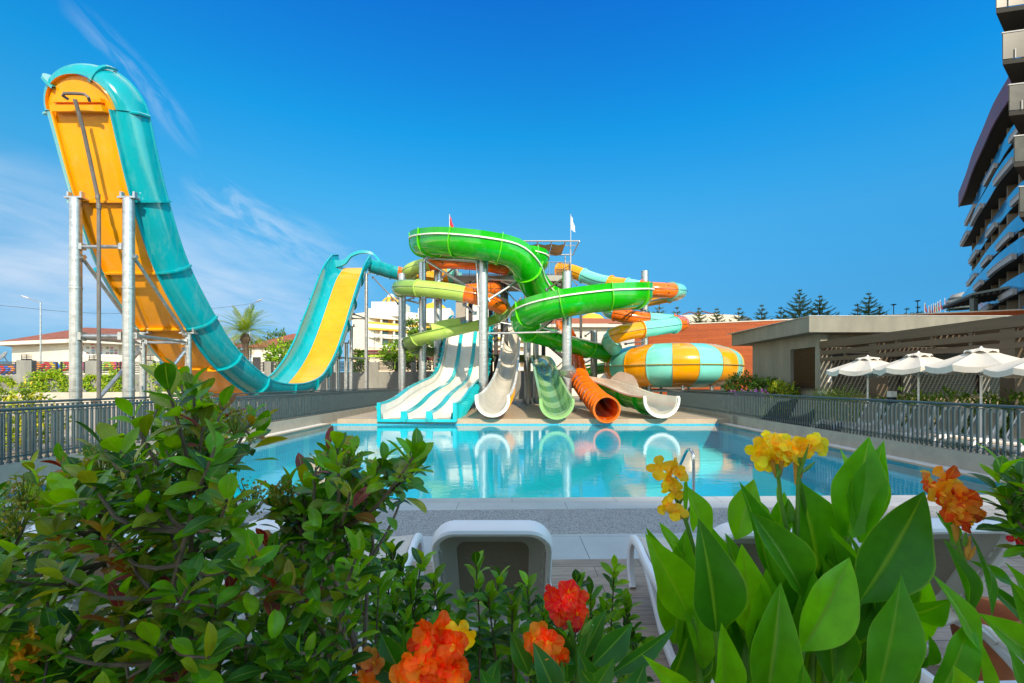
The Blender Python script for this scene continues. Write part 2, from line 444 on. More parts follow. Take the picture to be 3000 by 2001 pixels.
so.rotation_euler = sd.to_track_quat('Z', 'Y').to_euler()
so.location = sd * 200
vs = sc.view_settings; vs.view_transform = 'Standard'; vs.look = 'None'; vs.exposure = 0.5; vs.gamma = 1
sc.cycles.use_denoising = True
sc.cycles.max_bounces = 8; sc.cycles.transparent_max_bounces = 12
sc.cycles.caustics_reflective = False; sc.cycles.caustics_refractive = False

# ------------------------------------------------------------------ ground and pool
TAN = tile_mat('tan_paving', (0.46, 0.36, 0.25), (0.42, 0.33, 0.23), (0.30, 0.25, 0.19), 1.2, 0.6, 0.006, 0.5, 0.5, 0.14, 1.2)
GREYT = tile_mat('grey_porcelain_tile', (0.47, 0.475, 0.47), (0.43, 0.44, 0.435), (0.16, 0.16, 0.16), 1.5, 0.72, 0.005, 0.42, 0.5, 0.12, 1.6)
WOODT = tile_mat('wood_look_tile', (0.36, 0.275, 0.21), (0.26, 0.195, 0.15), (0.09, 0.07, 0.055), 1.2, 0.2, 0.004, 0.5, 0.37, 0.45, 3.0, wood=(1.2, 16, 1))
MOSAIC = tile_mat('pool_mosaic', (0.002, 0.44, 0.54), (0.002, 0.36, 0.48), (0.08, 0.56, 0.62), 0.06, 0.06, 0.005, 0.3, 0.0, 0.10, 0.8, bumpk=0.1)
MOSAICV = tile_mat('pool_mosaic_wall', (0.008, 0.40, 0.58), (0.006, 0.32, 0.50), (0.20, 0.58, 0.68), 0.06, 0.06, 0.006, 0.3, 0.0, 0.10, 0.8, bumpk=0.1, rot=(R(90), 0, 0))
MOSAICS = tile_mat('pool_mosaic_side', (0.008, 0.55, 0.74), (0.006, 0.46, 0.66), (0.24, 0.68, 0.78), 0.06, 0.06, 0.006, 0.3, 0.0, 0.10, 0.8, bumpk=0.1, rot=(R(90), 0, R(90)))  # side tiles coloured lighter to offset the shade on the basin sides
GRAVEL = None
m, nt, NN, LL, b = nodes_of('pebble_band')
t_ = NN.new('ShaderNodeTexCoord'); vo = NN.new('ShaderNodeTexVoronoi'); vo.inputs['Scale'].default_value = 95
LL.new(t_.outputs['Object'], vo.inputs['Vector'])
cr = NN.new('ShaderNodeValToRGB'); cr.color_ramp.elements[0].color = (0.15, 0.15, 0.15, 1); cr.color_ramp.elements[1].color = (0.50, 0.49, 0.47, 1)
sep = NN.new('ShaderNodeSeparateColor'); LL.new(vo.outputs['Color'], sep.inputs['Color']); LL.new(sep.outputs[0], cr.inputs['Fac'])
LL.new(cr.outputs['Color'], b.inputs['Base Color']); b.inputs['Roughness'].default_value = 0.75
bp = NN.new('ShaderNodeBump'); bp.invert = True; bp.inputs['Strength'].default_value = 0.9; bp.inputs['Distance'].default_value = 0.008
LL.new(vo.outputs['Distance'], bp.inputs['Height']); LL.new(bp.outputs['Normal'], b.inputs['Normal']); GRAVEL = m
SOIL = mat('planting_soil', (0.06, 0.042, 0.03), 0.95, nz=(9, 0.5), bump=(30, 0.8))
CONC = mat('grey_render', (0.215, 0.215, 0.195), 0.8, nz=(1.6, 0.20), bump=(45, 0.12), stretch=(1, 1, .25))
STONE = tile_mat('curb_stone', (0.36, 0.32, 0.26), (0.33, 0.295, 0.24), (0.22, 0.2, 0.17), 1.2, 0.6, 0.006, 0.55, 0.0, 0.14, 3, rot=(R(90), 0, R(90)))
GRATE = mat('white_overflow_grating', (0.72, 0.71, 0.69), 0.5, nz=(8, 0.08))
XL, XR, YN0, YN1, YF = -8.0, 8.1, 6.5, 6.95, 18.9     # pool edges
def yn(x): return lerp(YN0, YN1, (x - XL) / (XR - XL))
GR = mat('dry_ground', (0.30, 0.25, 0.18), 0.9, nz=(0.3, 0.25), bump=(6, 0.3))
g = MB(); B = 900
o_ = [V((-B, -B, -.03)), V((B, -B, -.03)), V((B, B, -.03)), V((-B, B, -.03))]
i_ = [A(XL - .5, YN0 - .5, -.03), A(XR + .5, YN1 - .5, -.03), A(XR + .5, YF + .3, -.03), A(XL - .5, YF + .3, -.03)]
for k in range(4): g.quad(o_[k], o_[(k + 1) % 4], i_[(k + 1) % 4], i_[k])
tag(g.build('ground', GR, smooth=False, origin=(0, 0, 0)), kind='structure')
def sheet(name, pts, m):
    g = MB(); g.poly(pts); return tag(g.build(name, m, smooth=False, origin=(0, 0, 0)), kind='structure')
def slab(name, pts, z0, z1, m):
    g = MB(); n = len(pts)
    lo = [V((p[0], p[1], z0)) for p in pts]; hi = [V((p[0], p[1], z1)) for p in pts]
    g.poly(hi); 
    for k in range(n): g.quad(lo[k], lo[(k + 1) % n], hi[(k + 1) % n], hi[k])
    return tag(g.build(name, m, smooth=False, origin=(0, 0, 0)), kind='structure')
# near deck, in bands parallel to the pool's near edge (top at z = 0)
def band(name, k0, k1, m, xa=-16, xb=16):
    f = lambda x, k: V((x, k + (x * 0.03), 0))
    return slab(name, [f(xa, k0), f(xb, k0), f(xb, k1), f(xa, k1)], -0.2, 0, m)
f_ = lambda x, k: V((x, k + x * 0.03, 0))
slab('pool_coping', [f_(-8.4, 6.10), f_(8.8, 6.10), V((*A(XR + .45, yn(XR)).xy, 0)), V((*A(XL - .45, yn(XL)).xy, 0))], -0.2, 0, GREYT)
band('pebble_strip', 5.08, 6.10, GRAVEL)
band('tiled_walkway', 4.36, 5.08, GREYT)
band('wood_tile_deck', 1.55, 4.36, WOODT)
band('planting_bed', -4, 1.55, SOIL)
# pool basin and water
g = MB(); zb = -1.05
c4 = [A(XL, YN0), A(XR, YN1), A(XR, YF), A(XL, YF)]
def at(p, z): return V((p.x, p.y, z))
g.quad(*[at(p, zb) for p in c4], m=0)
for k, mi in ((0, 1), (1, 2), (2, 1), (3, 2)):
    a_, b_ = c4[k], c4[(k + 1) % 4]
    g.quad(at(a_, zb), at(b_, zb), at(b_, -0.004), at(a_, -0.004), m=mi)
tag(g.build('pool_basin', [MOSAIC, MOSAICV, MOSAICS], smooth=False, origin=(0, 0, 0)), kind='structure')
m, nt, NN, LL, b = nodes_of('pool_water_surface')
NN.remove(b)
tr = NN.new('ShaderNodeBsdfTransparent'); tr.inputs['Color'].default_value = (0.40, 0.93, 0.96, 1)
gl = NN.new('ShaderNodeBsdfGlossy'); gl.inputs['Roughness'].default_value = 0.0; gl.inputs['Color'].default_value = (0.97, 0.98, 1, 1)
geo = NN.new('ShaderNodeNewGeometry'); dt = NN.new('ShaderNodeVectorMath'); dt.operation = 'DOT_PRODUCT'
LL.new(geo.outputs['Normal'], dt.inputs[0]); LL.new(geo.outputs['Incoming'], dt.inputs[1])
def mth(op, a, b=None):
    x = NN.new('ShaderNodeMath'); x.operation = op
    for k, q in enumerate((a, b)):
        if q is None: continue
        if isinstance(q, (int, float)): x.inputs[k].default_value = q
        else: LL.new(q, x.inputs[k])
    return x.outputs[0]
schlick = mth('ADD', mth('MULTIPLY', mth('POWER', mth('SUBTRACT', 1.0, mth('ABSOLUTE', dt.outputs['Value'])), 5.0), 0.98), 0.02)
t_ = NN.new('ShaderNodeTexCoord'); mp = NN.new('ShaderNodeMapping'); mp.inputs['Scale'].default_value = (1.0, 2.2, 1)
LL.new(t_.outputs['Object'], mp.inputs['Vector'])
n1 = NN.new('ShaderNodeTexNoise'); n1.inputs['Scale'].default_value = 2.0; n1.inputs['Detail'].default_value = 5
LL.new(mp.outputs['Vector'], n1.inputs['Vector'])
bp = NN.new('ShaderNodeBump'); bp.inputs['Strength'].default_value = 0.055; bp.inputs['Distance'].default_value = 0.05
LL.new(n1.outputs['Fac'], bp.inputs['Height']); LL.new(bp.outputs['Normal'], gl.inputs['Normal'])
ms = NN.new('ShaderNodeMixShader'); LL.new(schlick, ms.inputs['Fac']); LL.new(tr.outputs[0], ms.inputs[1]); LL.new(gl.outputs[0], ms.inputs[2])
LL.new(ms.outputs[0], NN['Material Output'].inputs['Surface']); WATER = m
sheet('pool_water', [at(p, -0.05) for p in c4], WATER)
# edge strips along both sides: stone lip, white overflow grating
for s_, x0, nm in ((-1, XL, 'left'), (1, XR, 'right')):
    a0 = yn(x0) ; 
    for k, (q0, q1, z, mm, nn) in enumerate(((0.0, 0.16, 0.0, TAN, 'pool_lip'), (0.16, 0.42, 0.012, GRATE, 'overflow_grating'))):
        xa, xb = x0 + s_ * q0, x0 + s_ * q1
        slab(nn, [A(xa, a0), A(xb, a0), A(xb, YF), A(xa, YF)], -0.25, z, mm)
slab('lounger_terrace', [A(8.8, -2), A(30, -2), A(30, 24), A(9.3, 24)], -0.2, 0.10, TAN)
slab('side_path', [A(-30, -2), A(-8.7, -2), A(-8.7, 42), A(-30, 42)], -0.2, 0.10, TAN)
g = MB()
pl = [A(-7.75, YF + .006), A(8.75, YF + .006), A(9.3, 44), A(-8.6, 44)]
lo = [at(p, -1.4) for p in pl]; hi = [at(p, .19) for p in pl]
g.poly(hi)
for k in range(4): g.quad(lo[k], lo[(k + 1) % 4], hi[(k + 1) % 4], hi[k])
tag(g.build('slide_platform', TAN, smooth=False, origin=(0, 0, 0)), kind='structure')

# low walls carrying the railings
def low_wall(name, x0, x1, y0, y1, h, label):
    g = MB()
    g.hexa([A(x0, y0, -.2), A(x1, y0, -.2), A(x1, y1, -.2), A(x0, y1, -.2), A(x0, y0, h), A(x1, y0, h), A(x1, y1, h), A(x0, y1, h)])
    return tag(g.build(name, STONE, smooth=False), label, 'wall')
low_wall('low_wall', XL - .68, XL - .424, -2, 36, .36, 'low tan stone wall under the railing on the left of the pool')
low_wall('low_wall', XR + .424, XR + .68, -2, 29, .36, 'low grey stone wall under the railing on the right of the pool')

# railings: round top rail, flat bar, square balusters
def railing(name, p, q, z0, ztop, label, spacing=0.12, r=0.03, bal=0.034, group=None, near=(0, 0)):
    p = V(p); q = V(q); n = int((q - p).length / spacing)
    rt = thing(name, label, 'railing', at(p, z0), group)
    g = MB(); g.tube([at(p, ztop), at(q, ztop)], r, 12); g.bar(at(p, ztop - .06), at(q, ztop - .06), .03, .012); g.build('top_rail', RAILM, rt)
    g = MB(); g.bar(at(p, z0 + .10), at(q, z0 + .10), .02, .02); g.build('bottom_rail', RAILM, rt, smooth=False)
    hz = ztop - .066 - z0
    g = MB()
    g.box(-bal * .6, -bal * .4, 0, bal * .6, bal * .4, hz); g.box(-bal * .8, -bal * .6, 0, bal * .8, bal * .6, .04); g.tube([(0, 0, hz - .002), (0, 0, hz + .012)], .012, 6)
    ORG['_b'] = V((0, 0, 0))
    pos = [(p + (q - p) * ((k + .5) / n)) for k in range(n)]
    cen = V((near[0], near[1], 0))
    pos.sort(key=lambda c: (at(c, 0) - cen).length)
    first = None
    ang = math.atan2(q.y - p.y, q.x - p.x) - PI / 2
    for k, c in enumerate(pos[:100]):
        if first is None:
            first = g.build('baluster', RAILM, None, smooth=False, origin=(0, 0, 0)); first.parent = rt; b_ = first
        else:
            b_ = first.copy(); COL.objects.link(b_)
        b_.location = at(c, z0) - V(rt.location); b_.rotation_euler = (0, 0, ang)
    if n > 100:
        g = MB()
        for c in pos[100:]:
            g.bar(at(c, z0), at(c, z0 + hz), bal * 1.2, bal * .8, up=(q - p).normalized())
        tag(g.build('balusters', RAILM, rt, smooth=False), kind='stuff')
    return rt
railing('pool_railing', A(XL - .55, 2.2), A(XL - .55, 33.5), .36, 1.25, 'dark grey railing along the left side of the pool', near=(-8, 7.3))
railing('pool_railing', A(XR + .55, 3.2), A(XR + .55, 27.5), .36, 1.27, 'dark grey railing along the right side of the pool', near=(8, 7.4))
railing('path_railing', A(-10.75, 8.5), A(-10.75, 36.5), .10, 1.28, 'second dark railing beyond the path on the left', near=(-10, 10))
railing('path_railing', A(9.7, 18.5), A(9.7, 27.0), .10, 1.28, 'short dark railing in front of the striped bowl supports', near=(9, 19))
# ------------------------------------------------------------------ half-pipe slide (runs along Y at x = HX)
HX, HW, WL, WD, HT = -12.1, 0.8, 0.62, 1.0, 0.05
hp_ctrl = [(12.87, 9.4), (13.6, 7.18), (14.5, 5.3), (15.84, 3.67), (17.4, 2.31), (20.0, 1.16), (22.8, .95), (25.4, 1.35), (27.4, 2.35), (29.1, 3.75), (30.6, 5.53), (31.9, 7.3), (33.4, 9.24), (34.9, 10.5)]
hp = spline([V((HX, d, z)) for d, z in hp_ctrl], 0.30)
def hp_frame(i):
    k = len(hp); t = (hp[min(i + 1, k - 1)] - hp[max(i - 1, 0)]).normalized()
    n = V((1, 0, 0)).cross(t).normalized()       # towards the inside of the curve (up)
    return hp[i], t, n
def wallprof(side, off=0.0, d=20.0):
    out = []; f_ = min(1.0, max(0.0, (d - 13.2) / 4.0)); f2 = min(1.0, max(0.0, (d - 26.0) / 4.0)); WL = lerp(.50, .62, f_); WD = lerp(.56, .60, f_) + .34 * f2; LIP = .07 + .05 * f2
    for k in range(9):
        a = PI / 2 * k / 8
        s = HW + (WL + off) * math.sin(a); n = WD * (1 - math.cos(a)) - off * (1 if k < 8 else 0)
        out.append((side * s, n))
    out.append((side * (HW + WL + off), WD + LIP))
    return out
hpr = thing('half_pipe_slide', 'giant teal and amber half pipe slide with two upswept ends on the left', 'water slide', (HX, 22, 0))
def near_idx(d, lo=True):
    best = None
    for i, p in enumerate(hp):
        if (lo and p.y < 23) or (not lo and p.y >= 22):
            if best is None or abs(p.y - d) < abs(hp[best].y - d): best = i
    return best
joints = [0, near_idx(13.6), near_idx(14.5), near_idx(15.84), near_idx(17.4), near_idx(19.6), near_idx(22.3), near_idx(24.9, False), near_idx(27.0, False), near_idx(28.7, False), near_idx(30.2, False), near_idx(31.45, False), near_idx(32.9, False), len(hp) - 1]
def prof_sheet(i0, i1, profs, name, mats, closed=True):
    g = MB(); rows = []
    for i in range(i0, i1 + 1):
        p, t, n = hp_frame(i)
        rows.append([p + V((1, 0, 0)) * s + n * q for s, q in (profs(p.y) if callable(profs) else profs)])
    g.grid(rows, closed=closed)
    for r in (rows[0], rows[-1]): g.poly(r)
    return g.build(name, mats, hpr)
GREENW = gel('slide_wall_green_wear', (0.012, 0.36, 0.16))
for a, b in zip(joints[:-1], joints[1:]):
    prof_sheet(a, b, [(-HW, 0), (HW, 0), (HW, -HT), (-HW, -HT)], 'floor_panel', YEL)
    for s in (-1, 1):
        w_ = prof_sheet(a, b, (lambda d, s=s: wallprof(s, 0, d) + wallprof(s, .05, d)[::-1]), 'side_wall', TEAL)
# joint ribs (outside flanges), slightly proud
for j in joints[1:-1]:
    p, t, n = hp_frame(j)
    for s in (-1, 1):
        g = MB(); out = wallprof(s, .055, p.y); fl = wallprof(s, .15, p.y)
        for dt in (-.03, .03):
            g.grid([[p + t * dt + V((1, 0, 0)) * a_ + n * b_ for a_, b_ in out], [p + t * dt + V((1, 0, 0)) * a_ + n * b_ for a_, b_ in fl]])
        g.grid([[p + t * dt + V((1, 0, 0)) * a_ + n * b_ for a_, b_ in fl] for dt in (-.03, .03)])
        g.build('joint_rib', TEAL, hpr)
    g = MB()
    g.hexa([p + t * a_ + V((b_, 0, 0)) + n * c_ for c_ in (-.17, -.052) for a_, b_ in ((-.03, -HW), (-.03, HW), (.03, HW), (.03, -HW))])
    g.build('joint_rib', YEL, hpr, smooth=False)
    g = MB()      # thin pale joint line across the inside
    g.tube([p + V((1, 0, 0)) * s_ + n * .002 for s_ in (-HW, HW)], .012, 6); g.build('joint_line', YEL, hpr)
# stepped flanges along the floor edges underneath
for s in (-1, 1):
    prof_sheet(0, len(hp) - 1, [(s * HW, -.14), (s * (HW + .05), -.14), (s * (HW + .05), -.03), (s * HW, -.052)], 'edge_flange', YEL if s < 0 else TEAL)
# rolled lips
for s in (-1, 1):
    g = MB(); pts = []
    for i in range(len(hp)):
        p, t, n = hp_frame(i); w__ = wallprof(s, .02, p.y)[-1]; pts.append(p + V((w__[0], 0, 0)) + n * w__[1])
    g.tube(pts, .06, 8); g.build('rim', TEAL, hpr)
# rounded end at the near top
p, t, n = hp_frame(0); t = -t
g = MB(); CAPR = 1.16 * HW
base = [p + V((math.cos(a) * CAPR, 0, 0)) + t * (math.sin(a) * CAPR * .92) for a in [PI * k / 24 for k in range(25)]]
base = [p + (q - p) * 1.0 for q in base]; g.poly([q for q in base]); g.poly([q - n * HT for q in base][::-1])
g.grid([[q - n * .15 for q in base], [q - n * 0 for q in base]])
g.build('end_floor_panel', YEL, hpr)
g = MB()
def endwall(off):
    rows = []
    for k in range(25):
        a = PI * k / 24; e = V((1, 0, 0)) * math.cos(a) + t * math.sin(a)
        rows.append([p + V((e.x, e.y * .95, e.z * .95)) * (s + .13 * (1 - min(1, (s - HW) / .5)) - .0) + n * q for s, q in wallprof(1, off, 12.9)])
    return rows
g.grid(endwall(0)); g.grid(endwall(.05)); g.grid([[r[-1] for r in endwall(0)], [r[-1] for r in endwall(.05)]])
g.build('end_wall', TEAL, hpr)
g = MB(); g.tube([r[-1] for r in endwall(.02)], .06, 8); g.build('rim', TEAL, hpr)
for a in (PI * .33, PI * .77):
    g = MB(); e = V((1, 0, 0)) * math.cos(a) + t * math.sin(a); e2 = V((1, 0, 0)) * -math.sin(a) + t * math.cos(a)
    o1 = [p + e * s + n * q for s, q in wallprof(1, .04, 12.9)]; o2 = [p + e * s + n * q for s, q in wallprof(1, .10 if a < 2 else .16, 12.9)]
    for q in (-.04, .04): g.grid([[v + e2 * q for v in o1], [v + e2 * q for v in o2]])
    g.grid([[v + e2 * q for v in o2] for q in (-.04, .04)])
    g.build('joint_rib', TEAL, hpr)
g = MB()
g.hexa([p - t * (a_) + V((b_, 0, 0)) + n * c_ for c_ in (-.26, -.052) for a_, b_ in ((.08, -HW * .9), (.08, HW * .9), (-.08, HW * .9), (-.08, -HW * .9))])
g.hexa([p + t * (a_) + V((b_, 0, 0)) + n * c_ for c_ in (-.20, -.052) for a_, b_ in ((.16, -HW * .86), (.16, HW * .86), (.26, HW * .86), (.26, -HW * .86))])
g.build('joint_rib', YEL, hpr, smooth=False)
for s in (-1, 1):
    g = MB(); g.tube([p + V((s * (HW + .02), 0, 0)) - n * .02 - t * .02, p + V((s * (HW + .55), 0, 0)) + n * .22 - t * .02, p + V((s * (HW + .57), 0, 0)) + n * .62 - t * .02], .05, 8); g.build('joint_rib', TEAL, hpr)
# launch end at the far top: wall carried round, with the big curled arch
p, t, n = hp_frame(len(hp) - 1)
g = MB()
tt = V((0, t.y, t.z * .2)).normalized(); nn = V((1, 0, 0)).cross(tt).normalized()
rows = []
for k in range(9):
    f = k / 8; q = p + t * (.06 * f) + tt * (.7 * f)
    rows.append([q + V((1, 0, 0)) * s + nn.lerp(n, 1 - f) * b_ for s, b_ in reversed(wallprof(-1, 0, 35))] + [q + V((1, 0, 0)) * s + nn.lerp(n, 1 - f) * b_ for s, b_ in wallprof(1)])
g.grid(rows); g.grid([[v - nn * .06 for v in r] for r in rows]); g.build('launch_floor', TEAL, hpr)
arch = spline([P(958, 762, 34.4), P(1005, 764, 34.5), P(1030, 745, 34.6), P(1060, 736, 34.7), P(1092, 742, 34.9), P(1113, 762, 35.1), P(1118, 775, 35.2)], .15)
g = MB(); rows = []
for i, q in enumerate(arch):
    u = i / (len(arch) - 1); wd = .16 + .55 * max(0, 1 - u * 2.4) ** 1.2 + .35 * max(0, (u - .78) / .22)
    rows.append([q + V((0, -.10, .05)), q + V((0, .12, .05)), q + V((.05, .12, -wd)), q + V((.05, -.10, -wd))])
g.grid(rows, closed=True); g.poly(rows[0]); g.poly(rows[-1][::-1]); g.build('launch_arch', TEAL, hpr)
# supports
def column_mesh(g, x, y, z0, z1, r, n=20):
    g.tube([(x, y, z0), (x, y, z1)], r, n)
    h = z1 - 2.6
    while h > z0 + .5:
        g.lathe([(r + .004, h - .04), (r + .012, h - .03), (r + .012, h + .03), (r + .004, h + .04)], (x, y, 0), n); h -= 3.0
def hpsup(px, py, d, r, z0=0.1):
    q = P(px, py, d); g = MB(); column_mesh(g, q.x, q.y, z0, q.z, r)
    g.lathe([(r + .12, z0), (r + .12, z0 + .03), (r, z0 + .04)], (q.x, q.y, 0), 16)
    g.box(q.x - .26, q.y - .10, q.z, q.x + .26, q.y + .10, q.z + .05); g.box(q.x - .22, q.y - .06, q.z + .05, q.x - .16, q.y + .06, q.z + .20); g.box(q.x + .16, q.y - .06, q.z + .05, q.x + .22, q.y + .06, q.z + .20)
    return g.build('support_column', GALV, hpr)
hpsup(222, 583, 13.30, .145); hpsup(377, 583, 13.30, .145); hpsup(419, 978, 15.85, .10); hpsup(552, 978, 15.85, .10)
for px, py, d in ((1073, 803, 33.6), (1029, 958, 32.0), (1014, 1006, 31.0), (990, 1052, 30.2), (962, 1098, 28.6)): hpsup(px, py, d, .125)
def strut(root, a, b, r=.05, m=None, name='strut'):
    g = MB(); g.tube([a, b], r, 10)
    t = (V(b) - V(a)).normalized()
    for q in (V(a), V(b) - t * .10): g.bar(q, q + t * .10, r * 3, r * 3.2)
    return g.build(name, m or GALV, root)
LC = 13.30
for a, b, r in (((236, 723, LC), (363, 723, LC), .055), ((236, 985, LC), (363, 985, LC), .07), ((237, 750, LC), (419, 1000, 15.85), .05), ((390, 750, LC), (546, 983, 15.8), .05),
                ((392, 983, LC), (546, 1001, 15.8), .055), ((236, 990, LC), (412, 1004, 15.8), .055), ((428, 1003, 15.85), (545, 1003, 15.85), .055),
                ((414, 1022, 15.85), (278, 1180, 14.0), .06), ((546, 1022, 15.85), (464, 1128, 15.0), .06)):
    strut(hpr, P(*a), P(*b), r)
for a, b in (((1035, 920, 32), (1070, 932, 33.6)), ((1030, 933, 32), (1072, 934, 33.6)), ((992, 1048, 30.2), (1072, 1050, 33.6)), ((1092, 812, 34.6), (1167, 890, 31.2))):
    strut(hpr, P(*a), P(*b), .05, STEEL)
g = MB(); pp = [P(238, 303, 12.45), P(262, 390, 12.72), P(303, 583, 13.25), P(306, 612, 13.25), P(306, 1180, 13.25)]
pp = [V((q.x, q.y - .18, q.z)) for q in pp]; pp.append(V((pp[-1].x, pp[-1].y, .1))); g.tube(pp, .048, 10)
for q in (pp[2], pp[3]): g.lathe([(.06, -.08), (.06, .08)], q, 12)
g.build('water_pipe', DARKP, hpr)
g = MB(); c_ = pp[0]; g.tube([c_ + V((-.27, .1, .06)), c_ + V((-.33, 0, .10)), c_ + V((-.26, -.03, .14)), c_ + V((0, -.03, .14)), c_ + V((.28, -.03, .12)), c_ + V((.36, 0, .06)), c_ + V((.3, .1, .02))], .04, 10); g.build('pipe_outlet', DARKP, hpr)

# ------------------------------------------------------------------ generic flumes
def tube_prof(r, n=20): return [(r * math.sin(2 * PI * k / n), -r * math.cos(2 * PI * k / n)) for k in range(n)]
def trough(r, rise, ext=0.0, half=90, n=14):
    pr = []
    for k in range(n + 1):
        a = R(-half + 2 * half * k / n); pr.append((r * math.sin(a), -r * math.cos(a)))
    if half == 90 and rise: pr = [(-r, rise)] + pr + [(r, rise)]
    if ext: pr = [(pr[0][0] * 1.03, pr[0][1] + ext)] + pr + [(pr[-1][0] * 1.03, pr[-1][1] + ext)]
    return pr
def shrink(pr, t):
    k = len(pr); out = []
    for i, (s, u) in enumerate(pr):
        a = pr[max(0, i - 1)]; b = pr[min(k - 1, i + 1)]
        dx, dy = b[0] - a[0], b[1] - a[1]; l = math.hypot(dx, dy) or 1
        out.append((s - dy / l * t * 1.0, u + dx / l * t * 1.0))
    return out
PORT = mat('dark_port', (0.10, 0.02, 0.005), .5)
def ports(fl, a, b, r, angs, rad=.055):
    def ex(g):
        for i in range(a + 2, b - 1, 3):
            for ang in angs:
                c = fl.at(i, (r + .006) * math.sin(R(ang)), -(r + .006) * math.cos(R(ang))); nrm = (c - fl.p[i]).normalized(); t = fl.fr[i][0]; u = nrm.cross(t)
                g.poly([c + (t * math.cos(x * PI / 5) + u * math.sin(x * PI / 5)) * rad for x in range(10)], m=2)
    return ex
class Flume:
    def __init__(s, root, ctrl, step=0.35):
        s.root = root; s.p = spline(ctrl, step); s.fr = frames(s.p); s.n = len(s.p)
        s.len = [0]
        for i in range(1, s.n): s.len.append(s.len[-1] + (s.p[i] - s.p[i - 1]).length)
        s.total = s.len[-1]
    def at(s, i, q, u):
        t, sd, up = s.fr[i]; return s.p[i] + sd * q + up * u
    def idx(s, f): return max(0, min(s.n - 1, int(round(f * (s.n - 1)))))
    def nearest(s, q): return min(range(s.n), key=lambda i: (s.p[i] - V(q)).length)
    def shell(s, i0, i1, prof, mats, name, closed=False, t=0.04, extra=None):
        """prof(i) or list; open troughs get an inner skin (mats[1])."""
        g = MB(); get = prof if callable(prof) else (lambda i: prof)
        outer = [[s.at(i, *q) for q in get(i)] for i in range(i0, i1 + 1)]
        g.grid(outer, m=0, closed=closed)
        inner = [[s.at(i, *q) for q in (shrink(get(i), t) if not closed else [(a * (1 - t * 1.6), b * (1 - t * 1.6)) for a, b in get(i)])] for i in range(i0, i1 + 1)]
        g.grid([r[::-1] for r in inner], m=1, closed=closed)
        if not closed:
            for k in (0, -1): g.grid([[r[k] for r in outer], [r[k] for r in inner]], m=1)
        for k in (0, -1): g.grid([outer[k], inner[k]], m=1, closed=closed)
        if extra: extra(g)
        return g.build(name, mats, s.root)
    def rib(s, i, prof, m, h=.08, w=.05, closed=False, name='joint_rib'):
        g = MB(); get = prof if not callable(prof) else prof(i)
        big = [(a * (1 + h / max(.3, math.hypot(a, b))), b * (1 + h / max(.3, math.hypot(a, b)))) for a, b in get]
        t = s.fr[i][0]
        rows = []
        for dt, pr in ((-w / 2, get), (-w / 2, big), (w / 2, big), (w / 2, get)):
            rows.append([s.at(i, *q) + t * dt for q in pr])
        g.grid(rows, closed=closed)
        if not closed:
            for k in (0, -1): g.poly([r[k] for r in rows])
        return g.build(name, m, s.root)
    def line(s, i0, i1, q, m, w=.05, h=.05, name='rim'):
        """strip following profile point q(i) (side, up)."""
        g = MB(); rows = []
        for i in range(i0, i1 + 1):
            a, b = q(i) if callable(q) else q
            rows.append([s.at(i, a - w, b - h), s.at(i, a + w, b - h), s.at(i, a + w, b + h), s.at(i, a - w, b + h)])
        g.grid(rows, closed=True); g.poly(rows[0]); g.poly(rows[-1][::-1])
        return g.build(name, m, s.root, smooth=True)

# ---------------- bright green open spiral flume with white rims
gr = thing('open_spiral_slide', 'bright green open spiral slide with white rims ending in a cream chute', 'water slide', (0, 27, .19))
gctrl = [P(1545, 790, 33.5), P(1575, 770, 32.6), P(1560, 755, 31.6), P(1480, 745, 31.6), P(1390, 735, 31.8), P(1300, 722, 31.4), P(1252, 718, 29.8), P(1240, 710, 27.6), P(1285, 706, 25.6), P(1350, 711, 24.7), P(1430, 723, 24.4),
         P(1500, 742, 24.8), P(1540, 785, 25.6), P(1558, 830, 26.7), P(1592, 868, 27.9), P(1650, 884, 29.0), P(1760, 876, 29.4), P(1850, 866, 28.2), P(1872, 862, 26.2), P(1820, 866, 24.6), P(1740, 874, 24.1), P(1650, 888, 24.1), P(1575, 908, 24.9), P(1535, 932, 26.4), P(1548, 962, 27.6),
         P(1600, 980, 28.2), P(1680, 1003, 29.4), P(1760, 1023, 31.4), P(1822, 1037, 33.8), P(1858, 1046, 36.2), P(1850, 1056, 38.4), P(1780, 1067, 38.8), P(1700, 1081, 36.8), P(1645, 1094, 34.2), P(1632, 1101, 31.8), P(1648, 1105, 29.8), P(1690, 1109, 28.0), P(1750, 1118, 26.4), P(1813, 1138, 24.0), P(1867, 1160, 21.6), P(1915, 1170, 19.6), P(1938, 1172, 18.55)]
GF = Flume(gr, gctrl, .34)
i_up = GF.nearest(P(1548, 962, 27.6)); i_low = GF.nearest(P(1645, 1094, 34.2)); i_end = GF.n - 1
def gprof(i):
    if i <= i_up - 6: return trough(.76, .22, .36)
    if i <= i_up: return trough(.76, .22, .36 * (i_up - i) / 6 + .001)
    if i < i_low: return trough(.74, .16)
    f = min(1, (i - i_low) / 8); 
    return trough(lerp(.74, .64, f), lerp(.16, .10, f))
k = 0; segs = [0]
for i in range(1, GF.n):
    if GF.len[i] - GF.len[segs[-1]] >= 2.35: segs.append(i)
if GF.n - 1 - segs[-1] < 4: segs[-1] = GF.n - 1
else: segs.append(GF.n - 1)
for a, b in zip(segs[:-1], segs[1:]):
    GF.shell(a, b, gprof, [GRN, GRN if b <= i_low else CREAM], 'flume_section')
for j in segs[1:-1]: GF.rib(j, gprof, GRNL if j < i_low else GRN, .10, .05)
def rimq(s):
    return lambda i: (s * (.80 if i <= i_up else (.78 if i < i_low else .68)), .22 if i <= i_up else .13)
